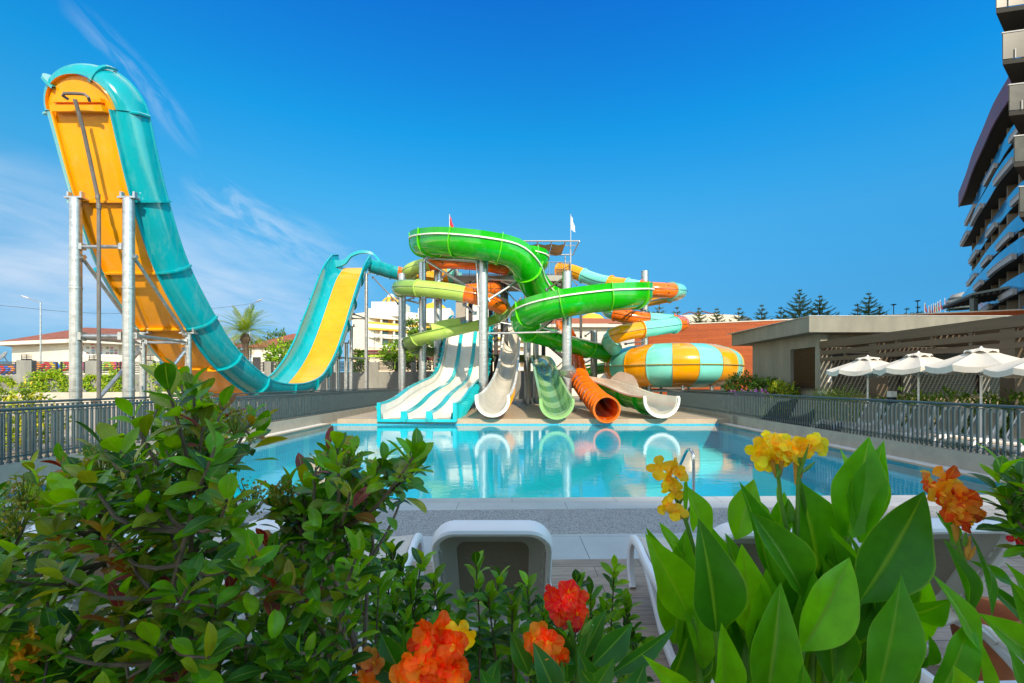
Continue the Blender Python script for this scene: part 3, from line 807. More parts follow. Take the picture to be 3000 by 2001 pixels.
for s_ in (-1, 1):
    GF.line(0, i_up, rimq(s_), RIMW, .055, .035); GF.line(i_up, i_low, rimq(s_), RIMW, .07, .035); GF.line(i_low, i_end, rimq(s_), CREAM, .06, .035)
GF.rib(i_end, gprof, WHITE, .10, .12, name='end_flange')
# splash guard of the last bend
ig = GF.nearest(P(1800, 1130, 24.6))
g = MB(); rows = [[GF.at(i, -.72, .12), GF.at(i, -.74, .12 + h_)] for i, h_ in zip(range(ig - 5, ig + 5), (.1, .35, .55, .62, .62, .62, .6, .55, .4, .1))]
g.grid(rows); g.grid([[v + V((.0, -.04, 0)) for v in r] for r in rows]); g.build('splash_guard', CREAM, gr)

# ---------------- pale green tube slide with orange sections, ending in the striped chute
pr_ = thing('tube_slide', 'pale green tube slide with orange sections running out in a striped green chute', 'water slide', (-2, 29, .19))
PA = [(1500, 790, 34.5), (1462, 783, 33.4), (1380, 771, 32.6), (1290, 768, 32.2), (1222, 783, 32.4), (1196, 800, 33.4), (1240, 815, 35.0), (1330, 826, 36.2), (1420, 834, 35.6), (1452, 845, 33.8), (1400, 850, 32.2), (1300, 856, 32.0), (1205, 850, 31.6)]
PB = [(1205, 852, 31.0), (1172, 845, 29.4), (1186, 842, 27.6), (1260, 847, 26.7), (1340, 857, 26.4), (1400, 870, 26.4), (1445, 886, 27.0), (1476, 905, 28.2), (1466, 922, 29.6)]
PC = [(1470, 916, 30.0), (1420, 936, 29.6), (1360, 952, 29.2), (1290, 968, 29.0), (1230, 985, 29.4), (1204, 1003, 31.0), (1228, 1018, 33.6), (1320, 1032, 37.0), (1420, 1040, 38.2), (1500, 1044, 37.6), (1552, 1042, 35.4), (1578, 1046, 32.6), (1590, 1062, 29.6), (1603, 1104, 25.6), (1618, 1146, 21.8), (1631, 1178, 18.55)]
FA = Flume(pr_, [P(*q) for q in PA + PB[1:]], .33); TP = tube_prof(.48)
cuts = [(0, ORA), (.03, PALED), (.07, ORA), (.235, PALE), (.31, YEL), (.40, ORA), (.54, PALED), (.60, PALE)]
iA = FA.nearest(P(1174, 845, 29.4)); iB = FA.nearest(P(1225, 844, 27.0)); iC = FA.nearest(P(1358, 860, 26.4)); iD = FA.nearest(P(1468, 897, 27.6))
e1 = FA.nearest(P(1250, 769, 32.2)); e2 = FA.nearest(P(1212, 806, 33.9))
seq = [(0, 3, PALED), (3, e1 - 8, ORA), (e1 - 8, e1, ORA), (e1, e2, PALE), (e2, e2 + 9, YEL), (e2 + 9, iA - 14, ORA), (iA - 14, iA, ORA), (iA, iB, PALED), (iB, iC, PALE), (iC, iD, ORA), (iD, FA.n - 1, PALED)]
for a, b, mm in seq:
    if b <= a: continue
    FA.shell(a, b, TP, [mm, PALED, PORT], 'tube_section', closed=True, extra=ports(FA, a, b, .48, (70, 110, -70, -110, 140, -140)) if mm is ORA else None)
    FA.rib(a, TP, mm, .07, .05, closed=True)
for s_ in (-1, 1): FA.line(0, FA.n - 1, (s_ * .485, 0), SEAM if s_ < 0 else SEAM, .012, .012, 'seam')
FB = Flume(pr_, [P(*q) for q in PC], .33)
iE = FB.nearest(P(1578, 1046, 32.6))
def pprof(i):
    f = min(1, max(0, (i - iE) / 10)); return trough(lerp(.55, .62, f), lerp(.02, .10, f))
LG1 = gel('chute_light_green', (0.36, 0.60, 0.22), trans=.1); LG2 = gel('chute_mid_green', (0.15, 0.36, 0.07), trans=.1)  # alternating greens paint in light through the shell and shading by the ribs
j = 0; k = 0
while j < FB.n - 1:
    st = 6 if j < iE else 4
    b = min(FB.n - 1, j + st)
    if FB.n - 1 - b < 2: b = FB.n - 1
    mm = (PALE if 0 < k < 3 else PALED) if j < iE else (LG1 if k % 2 else LG2)
    FB.shell(j, b, pprof, [mm, mm if j >= iE else PALED], 'flume_section')
    if j: FB.rib(j, pprof, PALE if j < iE else LG2, .07, .05)
    j = b; k += 1
for s_ in (-1, 1):
    FB.line(0, iE, (s_ * .58, .03), PALED, .05, .02)
    FB.line(iE, FB.n - 1, (lambda i, s_=s_: (s_ * (.04 + .62 * 1), pprof(i)[-1][1] + .01)), LG1, .055, .03)
FB.rib(FB.n - 1, pprof, LG1, .10, .12, name='end_flange')
# raised splash collar at the elbow
ic = FB.nearest(P(1330, 960, 29.1))
for a, h_ in ((ic, .5), (ic - 1, .42), (ic + 1, .42)):
    for s_ in (-1, 1):
        g = MB(); g.grid([[FB.at(a, s_ * .58, 0), FB.at(a + 3, s_ * .58, 0)], [FB.at(a, s_ * .62, h_), FB.at(a + 3, s_ * .62, h_)], [FB.at(a, s_ * .65, h_), FB.at(a + 3, s_ * .65, h_)], [FB.at(a, s_ * .62, 0), FB.at(a + 3, s_ * .62, 0)]]); g.build('splash_guard', PALE, pr_, smooth=False)

# ---------------- orange tube chute
orr = thing('tube_slide', 'orange ribbed tube slide whose round mouth opens over the pool', 'water slide', (3, 25, .19))
OC = [(1640, 925, 35.5), (1652, 955, 33.8), (1668, 990, 32.2), (1680, 1025, 31), (1687, 1055, 29.8), (1693, 1088, 28.2), (1704, 1120, 26), (1726, 1149, 23.4), (1752, 1178, 20.8), (1777, 1199, 18.5)]
FO = Flume(orr, [P(*q) for q in OC], .3); OP = tube_prof(.50, 22)
io = FO.nearest(P(1698, 1104, 27)); OT = trough(.50, .12)
FO.shell(0, io, OT, [ORA, ORA], 'flume_section')
for i in range(6, io, 6): FO.rib(i, OT, ORA, .06, .05)
FO.shell(io, FO.n - 1, OP, [ORA, ORA], 'tube_section', closed=True)
for i in range(io, FO.n - 2, 3): FO.rib(i, OP, ORA, .06, .22 if (i // 3) % 2 else .06, closed=True)
FO.rib(FO.n - 1, OP, ORA, .06, .12, closed=True, name='end_flange')

# ---------------- cream open chute with a yellow underside
cr_ = thing('body_slide', 'single cream open chute with a white mouth and yellow underside', 'water slide', (-.5, 24, .19))
CC = [(1503, 925, 37.5), (1503, 945, 36.4), (1500, 985, 35.2), (1496, 1020, 33.8), (1490, 1066, 31.2), (1481, 1108, 27.2), (1466, 1146, 22.6), (1453, 1164, 19.9), (1443, 1171, 18.55)]
FC = Flume(cr_, [P(*q) for q in CC], .3); CPf = trough(.62, .16)
CREAMT = gel('cream_translucent', (0.74, 0.70, 0.60), .22, trans=.1)
cs = [0, 10, 20, 30, 38, FC.n - 1]
cs = [c for c in cs[:-1] if c < FC.n - 5] + [FC.n - 1]
for a, b in zip(cs[:-1], cs[1:]):
    FC.shell(a, b, CPf, [YEL, CREAMT], 'flume_section'); 
    if a: FC.rib(a, CPf, YEL, .06, .05)
for i in range(FC.n - 16, FC.n - 3, 3): FC.rib(i, CPf, YEL, .10, .05)
for s_ in (-1, 1): FC.line(0, FC.n - 1, (s_ * .655, .16), WHITE, .06, .035)
FC.rib(FC.n - 1, CPf, WHITE, .10, .14, name='end_flange')

# ---------------- three lane slide
tl = thing('multi_lane_slide', 'wide white slide of three lanes with teal edges and dividers', 'water slide', (-3.5, 24, .19))
def mlx(d): return -3.92 + (d - 18.8) * .045
mlc = [(18.75, .16), (19.8, .21), (21.4, .40), (23.5, .80), (26.0, 1.12), (28.6, 1.42), (30.6, 1.95), (32.0, 2.85), (33.1, 4.0), (34.1, 5.2), (34.9, 5.95), (35.9, 6.3), (37.4, 6.4)]
FL = Flume(tl, [V((mlx(d), d, z)) for d, z in mlc], .3)
LWD = 1.045
LANEC = gel('lane_cream', (0.83, 0.79, 0.71), .24)
TEALB = gel('bright_teal_gelcoat', (0.008, 0.46, 0.52))
lane_seg = [0, 9, 18, 27, 36, FL.n - 1]
for k in (-1, 0, 1):
    for a, b in zip(lane_seg[:-1], lane_seg[1:]):
        g = MB(); c = k * LWD
        pr = [(c - .39, .30), (c - .36, .06), (c - .28, .0), (c + .28, .0), (c + .36, .06), (c + .39, .30)]
        top = [[FL.at(i, *q) for q in pr] for i in range(a, b + 1)]; bot = [[FL.at(i, q, u - .05) for q, u in pr] for i in range(a, b + 1)]
        g.grid(top, m=0); g.grid(bot, m=1); g.grid([top[0], bot[0]], m=1)
        g.build('lane', [LANEC, TEALB], tl)
for k in (-.5, .5):
    g = MB(); c = k * LWD; pr = [(c - .14, .0), (c - .135, .30), (c - .11, .335), (c + .11, .335), (c + .135, .30), (c + .14, .0)]
    rows = [[FL.at(i, *q) for q in pr] for i in range(FL.n)]; g.grid(rows); g.poly(rows[0]); g.build('lane_divider', TEALB, tl)
for s_ in (-1, 1):
    g = MB(); c = s_ * (1.5 * LWD); hgt = lambda i: .68
    rows = [[FL.at(i, c - s_ * .06, -.02), FL.at(i, c - s_ * .03, .66), FL.at(i, c + s_ * .0, .72), FL.at(i, c + s_ * .10, .70), FL.at(i, c + s_ * .10, -.05)] for i in range(FL.n)]
    g.grid(rows, closed=True); g.poly(rows[0]); g.build('side_edge', TEALB, tl)
    g = MB(); rows = [[FL.at(i, c - s_ * .09, .02), FL.at(i, c - s_ * .066, .62)] for i in range(FL.n)]; g.grid(rows); g.build('side_lining', LANEC, tl)
    for i in range(2, FL.n - 8, 2):      # triangular stiffeners outside
        g = MB()
        p0, p1, p2 = FL.at(i, c + s_ * .072, .60), FL.at(i, c + s_ * .072, -.28), FL.at(i, c + s_ * .36, .52)
        t = FL.fr[i][0] * .03
        g.poly([p0 - t, p1 - t, p2 - t]); g.poly([p2 + t, p1 + t, p0 + t]); g.quad(p1 - t, p1 + t, p2 + t, p2 - t); g.quad(p0 - t, p2 - t, p2 + t, p0 + t)
        g.build('stiffener', TEALB, tl, smooth=False)
g = MB(); c = FL.p[0]
for k in (-1, 0, 1): g.bar(FL.at(0, k * LWD - .47, -.02), FL.at(0, k * LWD + .47, -.02), .10, .12, up=FL.fr[0][2])
for x, h_ in ((-1.5, .72), (1.5, .72), (-.5, .36), (.5, .36)): g.bar(FL.at(0, x * LWD, -.08), FL.at(0, x * LWD, h_), .27 if abs(x) < 1 else .14, .10, up=FL.fr[0][0])
g.build('end_flange', TEALB, tl)
g = MB()
for i in (10, 18):
    for s_ in (-1, 1):
        q = FL.at(i, s_ * 1.2, -.1); g.tube([(q.x, q.y, .19), q], .07, 10)
g.build('support_legs', STEEL, tl)

# ---------------- amber and aqua tube dropping into the bowl
yr = thing('tube_slide', 'amber and aqua banded tube slide winding down into the striped bowl', 'water slide', (7, 31, .19))
YC = [(1640, 792, 35.6), (1672, 794, 34.8), (1720, 812, 34.0), (1755, 824, 33.2), (1790, 831, 32.4), (1850, 840, 31.4), (1900, 848, 30.8), (1960, 851, 31.0), (1990, 853, 32.4), (1975, 862, 34.2), (1900, 878, 35.4), (1820, 895, 35.0), (1785, 906, 33.8), (1795, 915, 32.6), (1850, 930, 32.2), (1920, 938, 32.4), (1975, 943, 32.6), (1997, 948, 31.8), (1975, 952, 30.6), (1920, 960, 29.6), (1850, 970, 29.0), (1805, 982, 28.8), (1786, 1000, 29.4), (1800, 1020, 30.6)]
FY = Flume(yr, [P(*q) for q in YC], .33); YP = tube_prof(.52)
def yi(px, py, d): return FY.nearest(P(px, py, d))
cutp = [(0, YEL), (yi(1708, 808, 34.2), AQUA), (yi(1792, 831, 32.4), YEL), (yi(1838, 838, 31.6), AQUA), (yi(1876, 844, 31), ORA), (yi(1972, 852, 31.2), AQUA), (yi(1960, 866, 34.6), YEL), (yi(1830, 893, 35.1), AQUA), (yi(1800, 918, 32.5), ORA), (yi(1896, 936, 32.3), AQUA), (yi(1975, 943, 32.6), ORA), (yi(1968, 953, 30.5), AQUA), (yi(1878, 966, 29.2), YEL), (yi(1796, 988, 29), AQUA), (FY.n - 1, None)]
for (a, mm), (b, _) in zip(cutp[:-1], cutp[1:]):
    if b <= a: continue
    FY.shell(a, b, YP, [mm, mm, PORT], 'tube_section', closed=True, extra=ports(FY, a, b, .52, (60, 120, -60, -120, 150, -150)) if mm is ORA else None); FY.rib(a, YP, mm, .08, .05, closed=True)
for s_ in (-1, 1): FY.line(0, FY.n - 1, (s_ * .525, -.02), SEAM, .014, .014, 'seam')

# ---------------- bowl
bc = V((11.2, 32.1, 0)); RB = 4.58; zm = 2.82
bw = thing('bowl_slide', 'huge covered bowl slide with amber and aqua stripes beside the wooden wall', 'water slide', (bc.x, bc.y, .1))
def bprof(k0, k1):
    out = []
    for k in range(k0, k1 + 1):
        v = -1 + 2 * k / 16; z = zm + 1.40 * v
        r = RB - 1.15 * abs(v) ** 4 - .35 * abs(v) ** 2
        out.append((r, z))
    return out
nb = 18; a_off = -1.876
for k in range(nb):
    a0 = a_off + 2 * PI * k / nb; a1 = a0 + 2 * PI / nb
    mm = YEL if k % 2 == 0 else AQUA
    for nm, k0, k1 in (('lower_panel', 0, 8), ('upper_panel', 8, 16)):
        g = MB(); g.lathe(bprof(k0, k1), (bc.x, bc.y, 0), 5, a0=a0, a1=a1); g.build(nm, mm, bw)
    g = MB(); pr = bprof(0, 16)
    rows = []
    for q, dr in ((-.006, 0), (-.006, .05), (.006, .05), (.006, 0)):
        rows.append([bc + V(((r + dr) * math.cos(a0 + q), (r + dr) * math.sin(a0 + q), z)) for r, z in pr])
    g.grid(rows); g.build('joint_rib', mm, bw)
g = MB(); g.lathe([(RB - .01, zm - .03), (RB + .09, zm - .025), (RB + .09, zm + .025), (RB - .01, zm + .03)], (bc.x, bc.y, 0), 80); g.build('equator_flange', mat('flange_olive', (0.30, 0.22, 0.04), .4), bw)
g = MB(); g.lathe([(RB - 1.5, zm - 1.40), (0.01, zm - 1.6)], (bc.x, bc.y, 0), 40); g.build('bowl_floor', AQUA, bw)
g = MB(); g.lathe([(RB - 1.5, zm + 1.40), (2.0, zm + 1.52), (2.0, zm + 1.45), (RB - 1.5, zm + 1.34)], (bc.x, bc.y, 0), 40); g.build('bowl_lid', AQUA, bw)
g = MB()
for k in range(10):
    an = 2 * PI * k / 10 + .2; x, y = bc.x + 3.3 * math.cos(an), bc.y + 3.3 * math.sin(an)
    g.tube([(x, y, .0), (x, y, zm - 1.3)], .11, 10); x2, y2 = bc.x + 3.3 * math.cos(an + 2 * PI / 10), bc.y + 3.3 * math.sin(an + 2 * PI / 10)
    g.tube([(x, y, 1.15), (x2, y2, 1.15)], .06, 8)
g.build('support_frame', GALV, bw)

# ---------------- the amber and teal channel that feeds the half pipe
hf = thing('feeder_flume', 'teal and amber open flume leading from the tower to the half pipe', 'water slide', (-7, 35, .19))
FH = Flume(hf, [P(*q) for q in ((1345, 800, 35.6), (1300, 800, 35.8), (1240, 802, 36), (1180, 796, 36), (1140, 788, 35.9), (1112, 779, 35.6), (1085, 772, 35.4))], .33)
HPF = trough(.72, .18)
hc = [0, 2, int(FH.n * .34), int(FH.n * .48), int(FH.n * .66), FH.n - 1]
for a, b, mm in zip(hc[:-1], hc[1:], (AQUA, YEL, TEAL, ORA, TEAL)):
    FH.shell(a, b, HPF, [mm, mm], 'flume_section'); FH.rib(b, HPF, mm, .08, .06)
for i in range(hc[4] + 2, FH.n - 1, 3): FH.rib(i, HPF, TEAL, .09, .07)
# ------------------------------------------------------------------ steel columns carrying the slides
def steel_column(px, d, ytop, dia, label, z0=.19, struts=(), gussets=True):
    q = P(px, ytop, d); rt = thing('steel_column', label, 'column', (q.x, q.y, z0), 'steel columns carrying the slides')
    g = MB(); column_mesh(g, q.x, q.y, z0, q.z, dia / 2, 28); g.lathe([(dia / 2 + .012, q.z - .02), (dia / 2 + .012, q.z + .012), (0.001, q.z + .02)], (q.x, q.y, 0), 28); g.build('pole', GALV, rt)
    g = MB(); g.lathe([(dia / 2 + .24, z0), (dia / 2 + .24, z0 + .04), (dia / 2, z0 + .045)], (q.x, q.y, 0), 20)
    for k in range(8):
        a = 2 * PI * k / 8; e = V((math.cos(a), math.sin(a), 0)); c = V((q.x, q.y, z0 + .04)); w_ = V((-e.y, e.x, 0)) * .015
        g.hexa([c + e * dia / 2 - w_, c + e * (dia / 2 + .2) - w_, c + e * (dia / 2 + .2) + w_, c + e * dia / 2 + w_,
                c + e * dia / 2 - w_ + V((0, 0, .42)), c + e * (dia / 2 + .02) - w_ + V((0, 0, .42)), c + e * (dia / 2 + .02) + w_ + V((0, 0, .42)), c + e * dia / 2 + w_ + V((0, 0, .42))])
    g.build('base_plate', GALV, rt, smooth=False)
    for s_ in struts:
        a, b = s_[0], s_[1]; strut(rt, P(*a), P(*b), s_[2] if len(s_) > 2 else .07, name='arm')
    return rt
steel_column(1178, 31, 803, .50, 'silver column farthest left under the pale green tube', struts=(((1160, 872, 30.9), (1236, 890, 31), .07), ((1212, 872, 30.4), (1180, 884, 31), .05), ((1165, 865, 30.6), (1190, 865, 30.6), .05)))
steel_column(1238, 31, 770, .50, 'silver column right of the farthest left one, shaded by the orange tube', struts=(((1246, 762, 30.4), (1395, 857, 27.5), .075), ((1242, 756, 30.4), (1400, 767, 26.0), .06), ((1240, 752, 30), (1255, 752, 28), .05)))
steel_column(1283, 33, 780, .60, 'thick silver column half hidden behind the pale green slide', struts=(((1290, 818, 33), (1342, 775, 33.5), .07), ((1256, 868, 30), (1290, 880, 33), .06), ((1300, 882, 33), (1312, 870, 33), .05)))
steel_column(1416, 25.2, 752, .52, 'tall front silver column rising between the three lanes and the cream chute', struts=(((1396, 760, 25.1), (1402, 900, 25.1), .05), ((1428, 880, 25.3), (1520, 822, 26.2), .075), ((1426, 977, 25.3), (1645, 972, 24.9), .06), ((1360, 892, 28.2), (1392, 918, 25.4), .07)))
steel_column(1545, 32.0, 845, .48, 'silver column between the cream chute and the striped chute', struts=(((1430, 818, 33), (1520, 824, 26.4), .05), ((1470, 824, 33), (1540, 860, 32), .05), ((1440, 940, 32), (1540, 958, 32), .06), ((1452, 952, 33), (1528, 872, 32), .05), ((1480, 912, 33), (1540, 940, 32), .05)))
steel_column(1570, 33.2, 978, .42, 'short silver column behind the striped chute')
steel_column(1661, 24.8, 797, .52, 'tall front silver column crossed by the bright green flume', struts=(((1655, 812, 24.8), (1600, 850, 26.2), .06), ((1672, 912, 24.8), (1880, 904, 32.6), .075), ((1674, 815, 24.8), (1690, 835, 33), .04), ((1575, 972, 26), (1648, 905, 24.8), .055), ((1760, 905, 24.6), (1700, 896, 24.8), .05)))
steel_column(1740, 33.5, 969, .50, 'stubby silver column in front of the white tiled house', struts=(((1732, 972, 33.4), (1715, 984, 31), .05), ((1740, 1046, 33.4), (1762, 1040, 33), .05), ((1738, 1050, 33.4), (1705, 1068, 33), .05)))
steel_column(1889, 33.6, 795, .52, 'silver column standing behind the amber and aqua tube', struts=(((1898, 884, 33.6), (1965, 870, 31.5), .07), ((1897, 825, 33.6), (1916, 840, 31.2), .04), ((1880, 907, 33.6), (1856, 890, 29), .06), ((1898, 982, 33.6), (1967, 972, 30.6), .07), ((1898, 918, 33.6), (1925, 938, 32.6), .05), ((1884, 1000, 33.6), (1832, 1008, 30), .05), ((1825, 947, 32.4), (1882, 936, 33.6), .05)))
# flared collar halfway up the front right column
fc = P(1664, 1084, 24.8)
g = MB(); g.lathe([(.262, -.45), (.27, -.44), (.46, -.05), (.46, .0), (.27, .25), (.262, .26)], fc, 12); tag(g.build('column_collar', GALV, None), 'flared steel collar with fins around the front column beside the orange slide', 'collar')

# ------------------------------------------------------------------ launch tower
CONC2 = mat('tower_concrete', (0.36, 0.345, 0.315), .8, nz=(1.6, .14), bump=(30, .1))
DSTEEL = mat('dark_tower_steel', (0.055, 0.055, 0.055), .5, .3, nz=(5, .2))
TZ = 9.72
tw = thing('slide_tower', 'grey launch tower with railed platform and shade frame behind the green spiral', 'tower', (0, 36, .19))
g = MB(); g.box(-4.35, 34.0, TZ - .42, 4.45, 38.0, TZ); g.build('platform', CONC2, tw, smooth=False)
g = MB()
for x in (-3.2, -1.0, 1.2, 3.4): g.box(x, 34.2, TZ - .75, x + .3, 37.9, TZ - .422)
g.build('beams', DSTEEL, tw, smooth=False)
for x, y, sx in ((-4.35, 35.2, .75), (4.0, 35.0, .50), (-.95, 37.0, .5)):
    g = MB(); g.box(x, y, .19, x + sx, y + .7, TZ - .424); g.build('concrete_pillar', CONC2, tw, smooth=False)
for x, y in ((-1.25, 35.4), (-3.3, 36.2), (2.6, 37.6), (-.45, 35.2), (-1.7, 36.4)):
    g = MB(); g.box(x - .16, y - .16, .19, x + .16, y + .16, TZ - .424); g.build('steel_post', DSTEEL, tw, smooth=False)
def simple_rail(root, pts, z, h=1.0, sp=.14, m=None):
    g = MB(); m = m or STEEL
    for a, b in zip(pts[:-1], pts[1:]):
        a = V((*a, z)); b = V((*b, z)); n = max(1, int((b - a).length / sp))
        g.tube([a + V((0, 0, h)), b + V((0, 0, h))], .03, 8); g.tube([a + V((0, 0, .12)), b + V((0, 0, .12))], .02, 6)
        for k in range(n + 1):
            q = a.lerp(b, k / n); r = .03 if k % 8 == 0 else .011; g.tube([q, q + V((0, 0, h))], r, 5, cap=False)
    return g.build('guard_rail', m, root)
simple_rail(tw, [(-4.3, 34.08), (.9, 34.08)], TZ); simple_rail(tw, [(1.6, 34.08), (4.38, 34.08), (4.38, 37.9), (-4.3, 37.9), (-4.3, 34.08)], TZ)
g = MB(); zc = 12.15
g.tube([(-1.2, 33.6, zc), (4.95, 33.6, zc)], .055, 8); g.tube([(-1.2, 37.2, zc), (5.0, 37.2, zc)], .055, 8); g.tube([(-1.2, 34.6, zc - .02), (4.95, 34.6, zc - .02)], .03, 6)
for k in range(7): x = -1.15 + 1.02 * k; g.tube([(x, 33.6, zc), (x, 37.2, zc)], .05, 8)
for x, y in ((1.9, 34.3), (4.4, 34.2), (4.4, 37.6), (1.9, 37.6), (-1.1, 37.6)): g.tube([(x, y, TZ), (x, y, zc)], .055, 8)
g.build('shade_frame', mat('frame_steel', (.42, .42, .42), .45, .5), tw)
SAIL = mat('tan_shade_cloth', (0.46, 0.30, 0.19), .85, nz=(6, .1))
for k in range(5):
    x0 = -1.1 + 1.02 * k
    g = MB(); rows = []
    for i in range(13):
        u = i / 12; y = lerp(34.0, 36.6, u); sag = .16 * abs(math.sin(u * PI * 3)) + .06
        rows.append([V((x0, y, zc - .05 - sag * .8)), V((x0 + .5, y, zc - .10 - sag * 1.3)), V((x0 + .98, y, zc - .05 - sag * .8))])
    g.grid(rows); g.grid([[q + V((0, 0, .012)) for q in r] for r in rows]); g.build('shade_cloth', SAIL, tw)
# stairs behind
g = MB()
def flight(a, b, wid):
    a = V(a); b = V(b); n = 14; side = V((0, 1, 0)) * wid
    for o in (V((0, 0, 0)), side): g.bar(a + o, b + o, .06, .25)
    for k in range(n + 1):
        q = a.lerp(b, k / n); g.hexa([q + V((-.14, 0, -.02)), q + V((.14, 0, -.02)), q + V((.14, 0, -.02)) + side, q + V((-.14, 0, -.02)) + side, q + V((-.14, 0, .02)), q + V((.14, 0, .02)), q + V((.14, 0, .02)) + side, q + V((-.14, 0, .02)) + side])
    for o in (V((0, 0, 0)), side):
        g.tube([a + o + V((0, 0, 1)), b + o + V((0, 0, 1))], .025, 6)
        for k in range(n * 2 + 1):
            q = a.lerp(b, k / (2 * n)) + o; g.tube([q, q + V((0, 0, 1))], .012, 4, cap=False)
flight((2.0, 38.4, 5.9), (5.2, 38.4, 3.2), 1.1); flight((5.2, 39.8, 3.2), (2.0, 39.8, .25), 1.1); flight((5.0, 39.8, 8.6), (2.0, 39.8, 5.9), 1.1)
g.build('stairs', DSTEEL, tw, smooth=False)
g = MB()
for x, z in ((1.8, 5.9), (5.3, 3.2), (5.2, 8.6)): g.box(x - .6, 38.3, z - .1, x + .6, 41, z)
for x in (1.3, 5.8): g.box(x - .1, 38.2, .19, x + .1, 38.4, 8.5)
g.build('landings', DSTEEL, tw, smooth=False)
simple_rail(tw, [(2.2, 37.8), (4.3, 37.8)], 5.95, m=DSTEEL)
# steel braces under the platform
for a, b in (((1372, 838, 34), (1402, 812, 34)), ((1470, 838, 35), (1545, 920, 35)), ((1478, 912, 35), (1545, 875, 35)), ((1450, 960, 34), (1545, 880, 34))):
    strut(tw, P(*a), P(*b), .05)
sg = thing('yellow_sign', 'small yellow sign reading Mass half hidden behind the front column', 'sign', P(1448, 995, 38), None)
g = MB(); a = P(1434, 970, 38); b = P(1454, 994, 38); g.box(a.x, 38, b.z, b.x, 38.06, a.z); g.build('sign_panel', mat('sign_yellow', (0.72, .58, .01), .5), sg, smooth=False)
def text(body, size, loc, m, name, parent=None, ext=.004, rot=(R(90), 0, 0), align='CENTER'):
    c = bpy.data.curves.new(name, 'FONT'); c.body = body; c.size = size; c.align_x = align; c.align_y = 'CENTER'; c.extrude = ext
    o = bpy.data.objects.new(name, c); COL.objects.link(o)
    dg = bpy.context.evaluated_depsgraph_get(); me = bpy.data.meshes.new_from_object(o.evaluated_get(dg))
    bpy.data.objects.remove(o); me.materials.clear(); me.materials.append(m)
    q = bpy.data.objects.new(name, me); COL.objects.link(q); q.rotation_euler = rot
    if parent: q.parent = parent; q.location = V(loc) - ORG[parent.name]
    else: q.location = loc
    ORG[q.name] = V(loc)
    return q
INK = mat('black_ink', (.02, .02, .02), .6)
text('Mass', .26, P(1446, 985, 37.98) , INK, 'lettering', sg)
# flags
def flag(px, ytop, ybot, d, mcol, label, col2=None, z0=None, wd=.35, hd=1.0, grp='flags on the launch tower'):
    t = P(px, ytop, d); rt = thing('flag', label, 'flag', (t.x, t.y, z0), grp)
    g = MB(); g.tube([(t.x, t.y, z0), (t.x, t.y, t.z)], .03 if d < 50 else .05, 8); g.lathe([(.001, .06), (.05, .03), (.05, 0), (.001, -.03)], t, 8); g.build('flagpole', mat('pole_paint', (.5, .5, .5), .4, .4), rt)
    g = MB(); rows = []
    for i in range(9):
        u = i / 8; z = t.z - .08 - hd * u
        rows.append([V((t.x + .03 + wd * v * (.35 + .65 * u) + .03 * math.sin(9 * u + v * 3), t.y + .05 * math.sin(v * 7 + u * 3), z - v * hd * .22)) for v in (0, .25, .5, .75, 1)])
    g.grid(rows)
    g.grid([[q + V((0, .008, 0)) for q in r] for r in rows]); g.build('flag_cloth', mcol, rt)
    return rt
REDC = mat('red_cloth', (.62, .02, .03), .8); WHC = mat('white_cloth', (.8, .78, .78), .8)
flag(1317, 630, 790, 35.0, REDC, 'red flag hanging limp above the top green bend', z0=TZ, hd=1.0)
flag(1672, 630, 790, 34.2, WHC, 'white flag hanging limp on the pole at the right of the tower', z0=TZ, hd=1.0)
# ------------------------------------------------------------------ foliage helpers
LEAFM = leaf_mat('leaf_small', .45, .3)
BARK = mat('bark', (0.16, 0.11, 0.075), .9, nz=(8, .35), bump=(25, .6))
def rand_dir(r=rnd):
    while True:
        v = V((r.uniform(-1, 1), r.uniform(-1, 1), r.uniform(-1, 1)))
        if .05 < v.length < 1: return v.normalized()
def jit(c, a=.25, r=rnd):
    k = 1 + r.uniform(-a, a); return (c[0] * k * r.uniform(.85, 1.15), c[1] * k, c[2] * k * r.uniform(.7, 1.3))
def foliage(g, blobs, n, size, cols, up=.25, aspect=.45, clump=5, r=rnd, nl=2):
    """leaf sprays spread through ellipsoids (center, (rx, ry, rz)); denser towards the outside."""
    vol = [b[1][0] * b[1][1] * b[1][2] for b in blobs]; tot = sum(vol)
    for b, v in zip(blobs, vol):
        c, rad = V(b[0]), b[1]
        k = max(3, int(n * v / tot / clump))
        for _ in range(k):
            d = rand_dir(r); f = r.uniform(.35, 1.0) ** .5 * (1 + r.uniform(-.08, .12))
            q = c + V((d.x * rad[0], d.y * rad[1], d.z * rad[2])) * f
            col = r.choice(cols); ax = (d + V((0, 0, up * 2)) + rand_dir(r) * .6).normalized()
            for j in range(clump):
                e = (ax + rand_dir(r) * .9).normalized()
                g.leaf(q + rand_dir(r) * size * .5, e, (d + V((0, 0, .6)) + rand_dir(r) * .5), size * r.uniform(.7, 1.25), size * aspect * r.uniform(.8, 1.2), curl=r.uniform(0, .7), fold=.2, nl=nl, nw=1, col=jit(col))
GREENS = [(0.045, 0.105, 0.012), (0.07, 0.16, 0.015), (0.10, 0.20, 0.018), (0.035, 0.08, 0.012)]
BRIGHTG = [(0.14, 0.29, 0.008), (0.20, 0.36, 0.010), (0.25, 0.42, 0.012), (0.06, 0.15, 0.010)]
YELG = [(0.40, 0.42, 0.01), (0.28, 0.36, 0.01), (0.52, 0.45, 0.015), (0.14, 0.24, 0.01), (0.08, 0.16, 0.01)]
